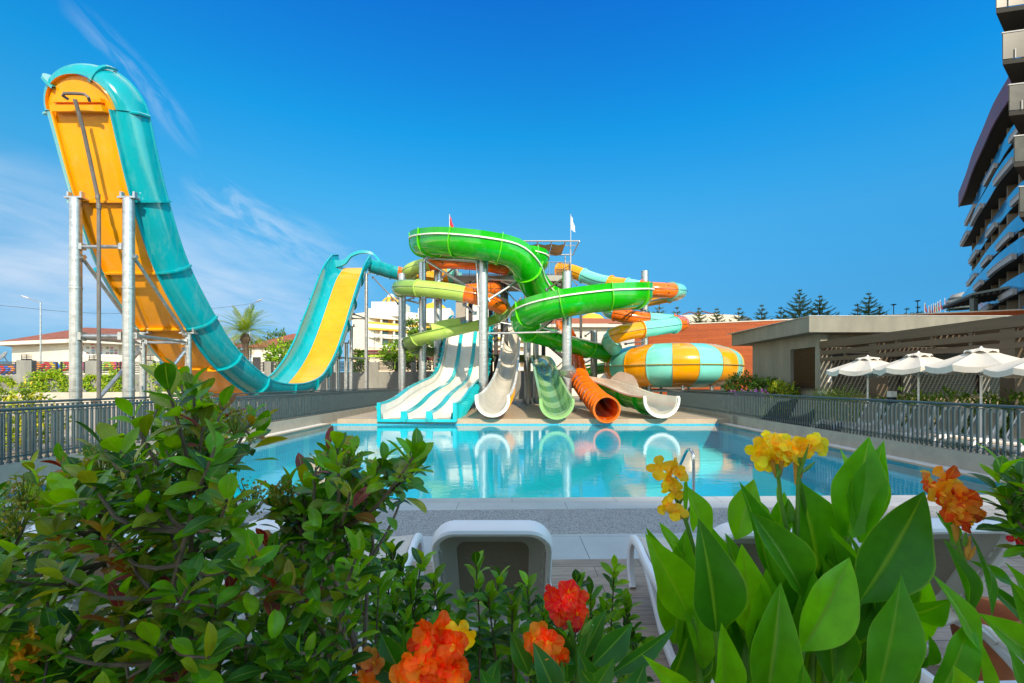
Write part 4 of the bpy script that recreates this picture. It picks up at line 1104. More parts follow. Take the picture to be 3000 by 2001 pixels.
def tree(name, label, base, blobs, n, size, cols, trunk_r=.15, limbs=5, group=None, cat='tree'):
    b = V(base); rt = thing(name, label, cat, b, group)
    g = MB(); top = V((sum(x[0][0] for x in blobs) / len(blobs), sum(x[0][1] for x in blobs) / len(blobs), sum(x[0][2] for x in blobs) / len(blobs)))
    mid = b.lerp(top, .5) + V((rnd.uniform(-.2, .2), rnd.uniform(-.2, .2), 0))
    g.tube(spline([b, mid, top], .4), trunk_r, 8, r1=trunk_r * .5)
    for x in blobs:
        c = V(x[0]); s_ = b.lerp(top, .55)
        for _ in range(max(1, limbs // len(blobs))):
            e = c + V((rnd.uniform(-.6, .6) * x[1][0], rnd.uniform(-.6, .6) * x[1][1], rnd.uniform(-.1, .6) * x[1][2]))
            g.tube([s_, s_.lerp(e, .5) + rand_dir() * .12, e], trunk_r * .45, 6, r1=trunk_r * .1)
    g.build('trunk', BARK, rt)
    g = MB(); foliage(g, blobs, n, size, cols); g.build('crown', LEAFM, rt, angle=None)
    return rt

# ------------------------------------------------------------------ retaining wall on the left with pillars and slatted panels
W0, W1 = V((-40, 32.2, 0)), V((4, 43.5, 0))
def wp(px, off=0.0):
    k = (px - CX) / F; d = (W1 - W0); n = V((d.y, -d.x, 0)).normalized()
    a = W0 + n * off
    # a.x + s d.x = k (a.y + s d.y)
    s = (k * a.y - a.x) / (d.x - k * d.y); return a + d * s
WDIR = (W1 - W0).normalized(); WN = V((WDIR.y, -WDIR.x, 0))
def wz(p): return 1.7 + (1121 - lerp(1099, 1087, min(1, max(0, (p.x + 36) / 29)))) * p.y / F
rw = thing('retaining_wall', 'long grey retaining wall with square pillars and slatted panels', 'wall', W0)
g = MB(); prev = None
pa, pb = wp(-60), W1
nseg = 12
for k in range(nseg):
    a = pa.lerp(pb, k / nseg); b = pa.lerp(pb, (k + 1) / nseg); 
    g.hexa([at(a, 0), at(b, 0), at(b - WN * .35, 0), at(a - WN * .35, 0), at(a, wz(a)), at(b, wz(b)), at(b - WN * .35, wz(b)), at(a - WN * .35, wz(a))])
g.build('wall_body', CONC, rw, smooth=False)
pil = [(-40, .8), (70, .9), (268, .8), (434, .6), (784, .5), (966, .5), (1093, .9), (1212, .45), (1330, .45)]
SLAT = mat('dark_slat_metal', (.035, .035, .038), .45, .3)
LANT = mat('lantern_glass', (.62, .62, .58), .35)
for px, w_ in pil:
    c = wp(px, .04); g = MB(); z1 = 1.7 + (1121 - lerp(1055, 1061, min(1, max(0, (px - 70) / 1100)))) * c.y / F
    h = WDIR * w_ / 2
    g.hexa([at(q, 0.02) for q in (c - h, c + h, c + h - WN * .5, c - h - WN * .5)] + [at(q, z1) for q in (c - h, c + h, c + h - WN * .5, c - h - WN * .5)])
    pl_ = g.build('pillar', CONC, rw, smooth=False)
    if px in (70, 268, 1093, 1212, 434):
        g = MB(); q = c - WN * .25
        for zz in (0, .1, .2, .3): g.box(q.x - .2, q.y - .2, z1 + .08 + zz, q.x + .2, q.y + .2, z1 + .11 + zz)
        g.box(q.x - .21, q.y - .21, z1, q.x + .21, q.y + .21, z1 + .07)
        for sx in (-.18, .18): g.box(q.x + sx - .015, q.y - .18, z1 + .07, q.x + sx + .015, q.y - .15, z1 + .42)
        g.build('pillar_lantern', SLAT if px != 1093 else LANT, pl_, smooth=False)
for (x0, x1) in ((-30, 48), (93, 166), (180, 248), (283, 344), (352, 411), (448, 520), (690, 772), (800, 862), (880, 950), (985, 1060), (1110, 1152), (1160, 1202), (1222, 1262), (1270, 1320)):
    a, b = wp(x0, -.15), wp(x1, -.15); zt = 1.7 + (1121 - 1060) * (a.y + b.y) / 2 / F; zb_ = max(wz(a), wz(b)) + .10
    g = MB()
    for q in (a, b): g.bar(at(q, zb_), at(q, zt), .14, .08, up=WDIR)
    n = 7
    for k in range(n): z = lerp(zb_ + .03, zt - .02, k / (n - 1)); g.bar(at(a, z), at(b, z), .04, .075)
    g.build('slat_panel', SLAT, rw, smooth=False)
LEDGE = mat('pale_ledge', (.46, .42, .35), .8, nz=(2, .1))
g = MB(); a, b = wp(-60, 1.4), wp(560, 1.4)
g.hexa([at(q, 0) for q in (a, b, b - WN * .5, a - WN * .5)] + [at(q, 1.0) for q in (a, b, b - WN * .5, a - WN * .5)])
tag(g.build('planter_wall', LEDGE, None, smooth=False), 'pale low planter wall at the foot of the grey retaining wall', 'wall')

# ivy
def ivy(label, paths, n):
    q0 = wp(paths[0][0][0], .05); rt = thing('climbing_ivy', label, 'plant', at(q0, .8), 'ivy plants hanging on the retaining wall')
    g = MB(); s = MB()
    for path in paths:
        pts = [P(x, y, wp(x, .06).y) for x, y, w_ in path]
        s.tube(spline(pts, .2), .015, 5)
        for _ in range(n):
            u = rnd.random() * (len(path) - 1); i = int(u); f = u - i
            w_ = lerp(path[i][2], path[i + 1][2], f) * pts[i].y / F
            c = pts[i].lerp(pts[i + 1], f) + WDIR * rnd.gauss(0, .45) * w_ + V((0, 0, rnd.gauss(0, .35) * min(w_, .8))) + WN * rnd.uniform(.0, .22)
            g.leaf(c, WN * .5 + V((rnd.uniform(-1, 1), 0, rnd.uniform(-1, .1))), WN + rand_dir() * .6, rnd.uniform(.10, .2), rnd.uniform(.09, .15), nl=2, nw=1, col=jit(rnd.choice(BRIGHTG + YELG[:2])))
    s.build('stems', BARK, rt); g.build('foliage', LEAFM, rt, angle=None)
ivy('thick ivy clump on the wall just behind the yellow green bush', [[(118, 1092, 12), (112, 1120, 34), (125, 1150, 50)], [(130, 1100, 10), (165, 1092, 12)]], 700)
ivy('narrow ivy strand hanging beside the left front column', [[(150, 1098, 10), (172, 1090, 16), (184, 1112, 22), (194, 1150, 26)]], 700)
ivy('looping thin ivy strand between the two front slide columns', [[(290, 1102, 6), (262, 1104, 10), (252, 1120, 14), (266, 1140, 14), (296, 1146, 10)], [(310, 1100, 8), (312, 1140, 12)]], 420)
ivy('ivy strand climbing right behind the second front column', [[(340, 1085, 24), (352, 1110, 26), (350, 1150, 26)]], 520)
ivy('broad ivy mat under the amber slide bottom', [[(455, 1075, 30), (480, 1090, 50), (500, 1125, 60), (500, 1150, 60)], [(520, 1110, 30), (560, 1130, 40)]], 800)
ivy('trailing ivy at the left edge of the wall', [[(-20, 1106, 14), (20, 1108, 12), (40, 1122, 8)]], 200)

# colourful swim rings on racks behind the slatted panels
def swim_ring(px, py, col, label):
    c = wp(px, -2.0); p = P(px, py, c.y)
    g = MB(); rows = []
    for i in range(18):
        a = 2 * PI * i / 18; e = V((math.cos(a), .25 * math.sin(a), math.sin(a)))
        rows.append([p + e * (.26 + .12 * math.cos(b)) + V((0, .12 * math.sin(b), 0)) for b in [2 * PI * k / 8 for k in range(8)]])
    rows.append(rows[0]); g.grid(rows, closed=True)
    tag(g.build('swim_ring', mat('ring_' + col[0], col[1], .35, nz=(3, .05)), None), label, 'float', 'colourful floats behind the slatted panels')
CR_ = {'red': ('red', (.62, .02, .02)), 'blue': ('blue', (.03, .12, .55)), 'orange': ('orange', (.75, .22, .01)), 'pink': ('pink', (.70, .05, .30)), 'yellow': ('yellow', (.75, .55, .02)), 'lime': ('lime', (.35, .6, .02)), 'white': ('white', (.75, .75, .72))}
for px, py, c_, lb in ((0, 1084, 'red', 'red swim ring at the left edge of the photo behind the slatted panel'), (13, 1085, 'blue', 'blue swim ring beside the red one at the far left'), (29, 1084, 'orange', 'orange swim ring left of the widest pillar'), (43, 1083, 'blue', 'second blue swim ring closest to the widest pillar'),
                       (105, 1076, 'orange', 'orange swim ring just right of the widest pillar'), (133, 1075, 'red', 'red swim ring behind the middle of the first full panel'), (148, 1076, 'yellow', 'yellow swim ring right of the red ring in the first full panel'), (160, 1075, 'blue', 'blue swim ring at the right end of the first full panel'),
                       (176, 1076, 'lime', 'lime swim ring in the gap between two panels left of the front column'), (193, 1074, 'red', 'red swim ring touching the left front column'), (235, 1075, 'pink', 'pink swim ring right of the left front column'),
                       (313, 1073, 'lime', 'lime swim ring between the water pipe and the second front column'), (324, 1073, 'orange', 'orange swim ring next to the lime one behind the water pipe'), (335, 1073, 'pink', 'pink swim ring right of the orange one behind the panel'), (353, 1074, 'red', 'red swim ring touching the second front column')):
    swim_ring(px, py, CR_[c_], lb)

# ------------------------------------------------------------------ white shop with tiled roof, posters
WALLW = mat('white_render', (.64, .60, .51), .85, nz=(.8, .06), bump=(20, .06))
ROOFT = tile_mat('clay_roof_tile', (.36, .105, .045), (.29, .08, .035), (.13, .04, .02), .32, .24, .03, .7, .5, .25, 2, bumpk=.9)
shp = thing('shop_building', 'white shop with a low red tiled roof and posters on its wall', 'building', P(280, 1121, 54))
def pz(y, d): return 1.7 + (1121 - y) * d / F
a = P(35, 0, 56); b = P(230, 0, 52); c = P(600, 0, 60)
g = MB()
def wallq(g, a, b, z0, z1, th=.3):
    d = (b - a); d.z = 0; n = V((-d.y, d.x, 0)).normalized() * th
    g.hexa([at(a, z0), at(b, z0), at(b + n, z0), at(a + n, z0), at(a, z1), at(b, z1), at(b + n, z1), at(a + n, z1)])
wallq(g, a, b, 0, 6.2); wallq(g, b, c, 0, 6.2); g.build('wall', WALLW, shp, smooth=False)
g = MB(); ea, eb, ec = P(-14, 0, 55), P(228, 0, 50.6), P(615, 0, 59)
e3, e4 = ec + V((4, 16, 0)), ea + V((-4, 18, 0))
z_ = 6.20
g.poly([at(q, z_) for q in (ea, eb, ec, e3, e4)][::-1])
for p_, q_ in ((ea, eb), (eb, ec)): g.quad(at(p_, z_), at(q_, z_), at(q_, z_ + .42), at(p_, z_ + .42))
g.build('eave', WALLW, shp, smooth=False)
g = MB(); r0, r1 = P(250, 0, 61), P(430, 0, 64); zr = 9.1
g.quad(at(ea, z_ + .43), at(eb, z_ + .43), at(r0, zr), at(r0 + V((-.5, .3, 0)), zr)); g.quad(at(eb, z_ + .43), at(ec, z_ + .43), at(r1, zr), at(r0, zr)); g.poly([at(ec, z_ + .43), at(e3, z_ + .43), at(r1, zr)]); g.poly([at(ea, z_ + .43), at(r0 + V((-.5, .3, 0)), zr), at(e4, z_ + .43)])
g.build('roof', ROOFT, shp, smooth=False)
POSTW = mat('poster_white', (.78, .76, .74), .6); POSTR = mat('poster_red', (.52, .015, .02), .6)
d_ = (c - b); d_.z = 0; d_.normalize(); nb_ = V((d_.y, -d_.x, 0))
def on_wall(px, y, off=.03):
    k = (px - CX) / F; s = (k * b.y - b.x) / (d_.x - k * d_.y); q = b + d_ * s + nb_ * off
    return V((q.x, q.y, pz(y, q.y)))
def panel(g, x0, y0, x1, y1, off, th=.02):
    p = [on_wall(x0, y1, off), on_wall(x1, y1, off), on_wall(x1, y0, off), on_wall(x0, y0, off)]
    k = nb_ * -th
    g.hexa([p[0], p[1], p[1] + k, p[0] + k, p[3], p[2], p[2] + k, p[3] + k])
for x0, x1, yt, lb, heads in ((229, 280, 998, 'left white poster with red header blocks on the shop wall', ((231, 246), (266, 277))), (285, 348, 996, 'right white poster with red header blocks and small pictures on the shop wall', ((286, 306), (320, 346)))):
    pr0 = on_wall((x0 + x1) / 2, 1045, .03); ps = thing('poster', lb, 'poster', pr0)
    g = MB(); panel(g, x0, yt, x1, 1046, .05); g.build('sheet', POSTW, ps, smooth=False)
    for h0, h1 in heads: 
        g = MB(); panel(g, h0, yt + 1, h1, yt + 12, .075); g.build('header', POSTR, ps, smooth=False)
        for j in range(int((h1 - h0) / 2.4)):
            pass
    k = 0
    for xx in ((234, 252, 268) if x0 < 250 else (290, 310, 323, 335)):
        for yy in (1016, 1024, 1032):
            k += 1
            if (k * 7) % 5 == 0: continue
            colr = [(.25, .22, .24), (.45, .32, .28), (.55, .25, .32), (.30, .40, .52), (.40, .36, .30)][k % 5]
            g = MB(); panel(g, xx, yy, xx + 9, yy + 6, .075); g.build('picture', mat('picture_%d' % (k % 5), colr, .6, nz=(9, .5)), ps, smooth=False)
# satellite dish at far left
sd_ = thing('satellite_dish', 'small grey satellite dish at the left edge beside the shop', 'dish', P(8, 1060, 50))
g = MB(); q = P(12, 1044, 50); rows = []
ax = V((-.3, -.8, .5)).normalized(); e1 = ax.orthogonal().normalized(); e2 = ax.cross(e1)
for i in range(6): r = .55 * i / 5; rows.append([q + ax * (r * r * .5) + (e1 * math.cos(t) + e2 * math.sin(t)) * r for t in [2 * PI * k / 20 for k in range(20)]])
g.grid(rows, closed=True); g.grid([[v - ax * .03 for v in r_] for r_ in rows], closed=True); g.build('dish', STEEL, sd_)
g = MB(); g.tube([q - ax * .03, q - ax * .3 + V((0, 0, -.4)), P(12, 1062, 50)], .04, 6); g.tube([q + e1 * -.4, q + ax * .7], .015, 5); g.build('bracket', STEEL, sd_)
sh2 = thing('shed', 'low brown shed roof at the left edge below the satellite dish', 'building', P(-5, 1121, 50))
g = MB(); a_, b_ = P(-120, 1121, 52), P(34, 1121, 49)
g.hexa([at(a_, 0), at(b_, 0), at(b_ + V((0, 6, 0)), 0), at(a_ + V((0, 6, 0)), 0), at(a_, 3.5), at(b_, 3.2), at(b_ + V((0, 6, 0)), 3.2), at(a_ + V((0, 6, 0)), 3.5)]); g.build('wall', WALLW, sh2, smooth=False)
g = MB(); g.hexa([at(a_, 3.5), at(b_ + V((.4, -.4, 0)), 3.25), at(b_ + V((.4, 6, 0)), 3.7), at(a_ + V((0, 6, 0)), 4.0), at(a_, 3.7), at(b_ + V((.4, -.4, 0)), 3.42), at(b_ + V((.4, 6, 0)), 3.9), at(a_ + V((0, 6, 0)), 4.2)]); g.build('roof', mat('brown_roof', (.12, .075, .05), .8, nz=(3, .3)), sh2, smooth=False)

# street lamps and cable
def street_lamp(px, d, ytop, hx, hy, label):
    b_ = P(px, ytop, d); rt = thing('street_lamp', label, 'street lamp', (b_.x, b_.y, 0), 'street lamps on the road beyond the wall')
    g = MB(); g.tube([(b_.x, b_.y, 0), b_], .085, 10, r1=.06); g.build('pole', GALV, rt)
    h = P(hx, hy, d); g = MB(); g.tube([b_, h], .04, 8); g.build('arm', GALV, rt)
    g = MB(); t = (h - b_).normalized(); rows = []
    for i in range(7):
        u = i / 6; w_ = .17 * math.sin(PI * (.12 + .8 * u)) ; c_ = h + t * (.95 * u - .1)
        rows.append([c_ + V((0, -w_, 0)), c_ + V((0, -w_ * .6, w_ * .6)), c_ + V((0, w_ * .6, w_ * .6)), c_ + V((0, w_, 0)), c_ + V((0, 0, -.07))])
    g.grid(rows, closed=True); g.poly(rows[0]); g.poly(rows[-1][::-1]); g.build('lamp_head', mat('lamp_grey', (.55, .55, .55), .4, .3), rt)
street_lamp(119, 47, 886, 84, 874, 'grey street lamp standing in front of the white shop, arm to the left')
street_lamp(732, 62, 892, 752, 884, 'thin street lamp rising behind the palm tree, arm to the right')
g = MB(); pts = [P(-20, 893, 47), P(60, 900, 47.5), P(200, 914, 49), P(350, 918, 52), P(500, 912, 56), P(640, 902, 60), P(733, 890, 62)]; g.tube(spline(pts, 2), .02, 5)
tag(g.build('power_cable', SEAM, None, origin=pts[0]), 'thin black overhead cable sagging between the two street lamps', 'cable')

# ------------------------------------------------------------------ houses and trees beyond the half pipe
def house(name, label, px0, px1, ye, yb, d, yr, roof=ROOFT, wall=WALLW, depth=8):
    a = P(px0, 0, d); b = P(px1, 0, d); ze = pz(ye, d); zr = pz(yr, d + depth / 2); rt = thing(name, label, 'building', ((a.x + b.x) / 2, d, 0))
    g = MB(); g.box(a.x + .4, d, 0, b.x - .4, d + depth, ze); g.build('wall', wall, rt, smooth=False)
    ins = min((b.x - a.x) * .3, depth / 2); q = [V((a.x - .3, d - .5, ze)), V((b.x + .3, d - .5, ze)), V((b.x + .3, d + depth + .5, ze)), V((a.x - .3, d + depth + .5, ze))]
    r0, r1 = V((a.x + ins, d + depth / 2, zr)), V((b.x - ins, d + depth / 2, zr))
    g = MB(); g.quad(q[0], q[1], r1, r0); g.quad(q[2], q[3], r0, r1); g.poly([q[1], q[2], r1]); g.poly([q[3], q[0], r0]); g.poly(q[::-1]); g.build('roof', roof, rt, smooth=False)
    g = MB(); w_ = b.x - a.x
    for k in range(3):
        x = a.x + w_ * (.2 + .3 * k); f = MB(); f.box(x - .5, d - .06, ze * .45, x + .5, d - .012, ze * .8); f.build('window', SLAT, rt, smooth=False)
    return rt
house('house', 'white low house with a red tiled roof right of the palm', 728, 850, 1018, 1060, 58, 990)
house('house', 'small house with a tiled gable behind the bright round tree', 770, 930, 1004, 1060, 66, 978)
AWN = mat('dark_awning', (.05, .05, .05), .7)
for k_, (px, d, blobs, lb, cols, n) in enumerate((
    (812, 75, ((0, 0, 8.3, 2.2, 2.0, 1.7), (2.2, .3, 7.6, 2.0, 1.8, 1.5), (-2.0, .2, 7.4, 1.8, 1.6, 1.3), (.6, 0, 9.6, .7, .7, .9)), 'dark bushy tree on the skyline left of the upper slide end', GREENS, 1500),
    (735, 78, ((0, 0, 7.6, 2.4, 2, 1.4), (2.0, 0, 7.2, 1.5, 1.4, 1.1)), 'dark distant tree just behind the palm crown', GREENS, 900),
    (842, 46, ((0, 0, 4.6, 1.9, 1.6, 1.45), (.9, .2, 4.0, 1.2, 1.1, 1.0), (-.9, 0, 4.0, 1.2, 1.1, 1.0)), 'bright green round tree beside the upswept teal slide', BRIGHTG, 1800),
    (1155, 47, ((0, 0, 4.7, 1.3, 1.2, 1.3), (1.1, .2, 4.9, 1.3, 1.2, 1.2), (.5, 0, 3.9, 1.6, 1.4, .9)), 'bright green tree above the wall left of the farthest column', BRIGHTG, 1900),
    (1216, 50, ((0, 0, 7.6, 1.2, 1.2, 1.3), (.8, 0, 6.2, 1.5, 1.3, 1.6), (.9, 0, 4.3, 1.2, 1.1, 1.3)), 'tall dark green tree behind the silver columns', GREENS + BRIGHTG[:1], 1700),
    (1275, 56, ((0, 0, 7.4, 1.8, 1.5, 1.3), (1.2, 0, 6.2, 1.4, 1.3, 1.5)), 'olive green tree behind the pale green slide', BRIGHTG[:2] + GREENS, 1200),
    (1050, 50, ((0, 0, 4.0, 1.0, 1.0, 1.2), (.5, 0, 3.2, .9, .9, .9)), 'small dark tree between the half pipe posts', GREENS, 900))):
    b_ = P(px, HY, d); tree('broadleaf_tree', lb, (b_.x, d, 0), [((b_.x + q[0], d + q[1], q[2]), q[3:]) for q in blobs], n, .36 if d < 60 else .5, cols, .16)
# more far trees low on the left skyline
# palm
def palm(px, d, yc, label):
    c = P(px, yc, d); rt = thing('palm_tree', label, 'tree', (c.x, d, 0))
    g = MB(); g.tube(spline([V((c.x + .3, d, 0)), V((c.x + .12, d, c.z * .5)), c], .3), [.30 - .06 * (i % 2) for i in range(len(spline([V((c.x + .3, d, 0)), V((c.x + .12, d, c.z * .5)), c], .3)))], 10)
    g.lathe([(.26, -.9), (.5, -.3), (.34, .2), (.05, .4)], c, 10); g.build('trunk', BARK, rt)
    f = MB()
    for k in range(70):
        az = rnd.uniform(0, 2 * PI); el = rnd.uniform(-.35, 1.35); L_ = rnd.uniform(2.8, 3.7)
        d0 = V((math.cos(az) * math.cos(el), math.sin(az) * math.cos(el), math.sin(el))); p = V(c) + V((0, 0, .2)); dd = d0.copy(); n = 13
        col = rnd.choice([(.17, .27, .03), (.24, .34, .035), (.32, .38, .04), (.12, .21, .02)]) if el > -.1 else (.34, .22, .05)
        for i in range(n):
            q = p + dd * (L_ / n); f.c = jit(col, .1); f.has_col = True
            sd = dd.cross(V((0, 0, 1))); sd = sd.normalized() if sd.length > .01 else V((1, 0, 0)); up = sd.cross(dd)
            if i > 1:
                ll = .62 * math.sin(PI * (.12 + .80 * i / n))
                for s_ in (-1, 1):
                    for h_ in (0, .5):
                        b0 = p.lerp(q, h_); f.leaf(b0, sd * s_ + dd * .9 + up * .35, up, ll * rnd.uniform(.8, 1.1), .055, curl=.5, fold=.1, nl=2, nw=1, col=jit(col, .2), shape=0)
            f.quad(p - sd * .02, p + sd * .02, q + sd * .018, q - sd * .018)
            p = q; dd = (dd + V((0, 0, -.075 - .02 * i / n))).normalized()
    f.build('fronds', LEAFM, rt, angle=None)
palm(718, 46, 985, 'date palm with arching yellow green fronds between the two slide arms')

# ------------------------------------------------------------------ big white hotel with yellow bands and dome ribs
ht = thing('hotel_building', 'large white hotel with yellow bands and ribbed yellow domes behind the slides', 'building', P(1250, 1121, 152))
HYEL = mat('hotel_yellow', (.78, .42, .03), .6); GLASSD = mat('dark_window_glass', (.05, .075, .075), .15, spec=.6); HPE = mat('hotel_peach', (.72, .48, .26), .8)
a, b = P(1032, 0, 150), P(1078, 0, 146); c = P(1780, 0, 215); dirh = (c - b); dirh.z = 0; Lh = dirh.length; dirh.normalize(); nh = V((dirh.y, -dirh.x, 0))
zt = pz(921, 146)
g = MB(); wallq(g, b - nh * 2.2, c - nh * 2.2, 0, zt - .5, 12); g.build('wall', HPE, ht, smooth=False)
g = MB(); wallq(g, a, b, 0, zt + .8, 14); g.build('stair_block', WALLW, ht, smooth=False)
g = MB(); wallq(g, b + nh * .6, c + nh * .6, zt - 1.1, zt + 1.9, 3); g.build('parapet', WALLW, ht, smooth=False)
nfl = 7
for k in range(nfl):
    z = zt - 3.35 - 3.2 * k
    if z < 1: break
    g = MB(); wallq(g, b + nh * .4, c + nh * .4, z - .85, z + .45, 2.4); g.build('balcony_band', WALLW, ht, smooth=False)
    if k == 0:
        for zz in (z + .452, z - 1.45): g = MB(); wallq(g, b + nh * .5, c + nh * .5, zz, zz + .55, 2); g.build('yellow_band', HYEL, ht, smooth=False)
nb_w = int(Lh / 4.4)
for k in range(nb_w + 1):
    q = b + dirh * (k * 4.4); g = MB(); wallq(g, q + nh * .2 - dirh * .25, q + nh * .2 + dirh * .25, 0, zt - 1.1, 2.2); g.build('balcony_divider', WALLW, ht, smooth=False)
    if k > 12: continue
    for f in range(6):
        z = zt - 3.35 - 3.2 * f; q1 = q + dirh * .9 - nh * 2.15
        if z < 1: break
        g = MB(); wallq(g, q1, q1 + dirh * 2.4, z + .3, z + 2.3, .06); w_ = g.build('window', GLASSD, ht, smooth=False)
def box_on(px0, px1, d, z0, z1, dep, nm, m):
    p0, p1 = P(px0, 0, d), P(px1, 0, d); g = MB(); g.box(p0.x, d, z0, p1.x, d + dep, z1); return g.build(nm, m, ht, smooth=False)
for px0, px1, y0, d in ((1088, 1182, 884, 150), (1225, 1320, 903, 166), (1350, 1430, 895, 175), (1660, 1800, 940, 200)): box_on(px0, px1, d, zt, pz(y0, d), 10, 'roof_block', WALLW)
for px, y, r_, d, ribs in ((1136, 884, 26, 155, True), (1268, 903, 33, 170, False), (1390, 895, 26, 180, True), (1738, 938, 36, 205, False)):
    c_ = P(px, y, d); rr = r_ * d / F
    if ribs:
        for k in range(8):
            an = PI * 2 * k / 8; g = MB(); rows = []
            for i in range(8):
                t = PI / 2 * i / 7; q = V((c_.x + math.cos(an) * rr * math.cos(t) * 1.0, d + 4 + math.sin(an) * rr * math.cos(t), c_.z + rr * .8 * math.sin(t))); w_ = V((-math.sin(an), math.cos(an), 0)) * .38
                e = V((math.cos(an), math.sin(an), .6)) * .3
                rows.append([q - w_, q + w_, q + w_ - e, q - w_ - e])
            g.grid(rows, closed=True); g.build('dome_rib', HYEL, ht, smooth=False)
        g = MB(); g.lathe([(rr * .42, rr * .72), (rr * .40, rr * .95), (rr * .22, rr * 1.1), (.05, rr * 1.15)], (c_.x, d + 4, c_.z), 16); g.build('dome_cap', WALLW, ht)
    else:
        g = MB(); g.lathe([(rr * 1.1, 0), (rr, rr * .25), (rr * .7, rr * .5), (rr * .32, rr * .62)], (c_.x, d + 4, c_.z), 12); g.build('dome', HYEL, ht)
        g = MB(); g.lathe([(rr * .33, rr * .6), (rr * .2, rr * .75), (rr * .16, rr * .95), (.05, rr * 1.05)], (c_.x, d + 4, c_.z), 12); g.build('dome_cap', WALLW, ht)
# low shops in front of the hotel, maroon awning, steel frame
lw = thing('low_building', 'low cream annexe with dark red trim in front of the white hotel', 'building', P(1150, 1121, 95))
p0, p1 = P(1035, 0, 95), P(1500, 0, 95); g = MB(); g.box(p0.x, 95, 0, p1.x, 110, pz(1020, 95)); g.build('wall', mat('cream_wall', (.70, .56, .40), .85), lw, smooth=False)
g = MB(); g.box(p0.x, 94.5, pz(1030, 95), p1.x, 94.99, pz(1026, 95)); g.box(p0.x, 94.5, pz(1038, 95), p1.x, 94.99, pz(1035, 95)); g.build('trim_band', mat('maroon', (.16, .02, .03), .7), lw, smooth=False)
g = MB(); g.box(p0.x, 94.4, pz(1046, 95), p1.x, 94.98, pz(1040, 95)); g.build('green_band', mat('lime_band', (.35, .5, .03), .7), lw, smooth=False)
aw = thing('awning', 'dark maroon awning between the silver columns above the wall', 'awning', P(1240, 1055, 55))
g = MB(); q0, q1, q2, q3 = P(1195, 1047, 50), P(1275, 1047, 50), P(1275, 1032, 56), P(1225, 1026, 56); g.poly([q0, q1, q2, q3]); g.poly([v + V((0, 0, -.06)) for v in (q3, q2, q1, q0)]); g.quad(q0, q1, q1 - V((0, 0, .35)), q0 - V((0, 0, .35))); g.build('canopy', mat('maroon', (.16, .02, .03), .7), aw, smooth=False)
g = MB()
for q in (q0, q1): g.tube([at(q, 0), q], .05, 6)
g.build('posts', SLAT, aw)
fr_ = thing('steel_frame', 'open black steel scaffold frame in front of the white hotel', 'frame', P(1130, 1012, 70))
g = MB(); d = 70
for x in (1096, 1122, 1150, 1168): g.tube([P(x, 970, d), P(x, 1060, d)], .035, 5)
for y in (969, 988, 1010): g.tube([P(1096, y + 1, d), P(1170, y - 3, d)], .03, 5)
g.tube([P(1096, 972, d), P(1122, 1008, d)], .025, 5); g.tube([P(1122, 972, d), P(1096, 1008, d)], .025, 5); g.build('bars', SLAT, fr_)
# white house with orange tiles behind the tower
OR_T = tile_mat('orange_roof_tile', (.60, .17, .04), (.50, .13, .03), (.26, .07, .02), .34, .26, .05, .7, .0, .22, 2, bumpk=.9, rot=(R(35), 0, 0))
hw_ = thing('house', 'white house with a bright orange tiled roof behind the tower', 'building', P(1700, 1121, 58))
p0, p1 = P(1540, 0, 58), P(1900, 0, 58); g = MB(); g.box(p0.x, 58, 0, p1.x, 70, pz(953, 58)); g.build('wall', WALLW, hw_, smooth=False)
g = MB(); g.box(p0.x - .5, 57.2, pz(960, 58), p1.x + .5, 57.99, pz(951, 58)); g.build('gutter', WALLW, hw_, smooth=False)
g = MB(); ze = pz(951, 58); g.quad((p0.x - .5, 57.1, ze + .02), (p1.x + .5, 57.1, ze + .02), (P(1700, 0, 66).x + 3, 66, pz(920, 62)), (p0.x - .5, 66, pz(920, 62))); g.quad((p1.x + .5, 57.1, ze + .02), (p1.x + .5, 72, ze + .02), (P(1700, 0, 66).x + 3, 66.1, pz(920, 62)), (P(1700, 0, 66).x + 3, 66, pz(920, 62))); g.build('roof', OR_T, hw_, smooth=False)
g = MB(); g.box(p0.x, 57.94, pz(1005, 58), p1.x, 57.995, pz(994, 58)); g.box(P(1690, 0, 58).x, 57.94, pz(1062, 58), P(1745, 0, 58).x, 57.994, pz(1020, 58)); g.build('shade_panel', mat('grey_panel', (.42, .42, .42), .7), hw_, smooth=False)
# ------------------------------------------------------------------ wooden wall building
WOODW = tile_mat('red_wood_cladding', (.40, .078, .006), (.31, .055, .004), (.12, .03, .006), 2.4, .13, .006, .5, .37, .35, 2.2, bumpk=.5, wood=(.7, 9, 9), rot=(R(90), 0, 0))
wb = thing('wooden_hall', 'long hall clad in red brown wooden planks behind the bowl', 'building', P(2200, 1121, 46))
wa, wb2 = V((12.8, 47.5, 0)), V((46, 35, 0)); zt_ = 7.55
g = MB(); wallq(g, wa, wb2, 0, zt_, .4); g.build('wall', WOODW, wb, smooth=False)
g = MB(); nn_ = V((-(wb2 - wa).y, (wb2 - wa).x, 0)).normalized(); k_ = nn_ * -.06
wallq(g, wa + k_, wb2 + k_, zt_ + .003, zt_ + .10, .6); g.build('parapet_cap', mat('pale_cap', (.62, .56, .46), .6), wb, smooth=False)
g = MB(); wallq(g, wa + nn_ * .42, wb2 + nn_ * .42, 0, zt_ - .1, 14); g.build('hall_body', WALLW, wb, smooth=False)
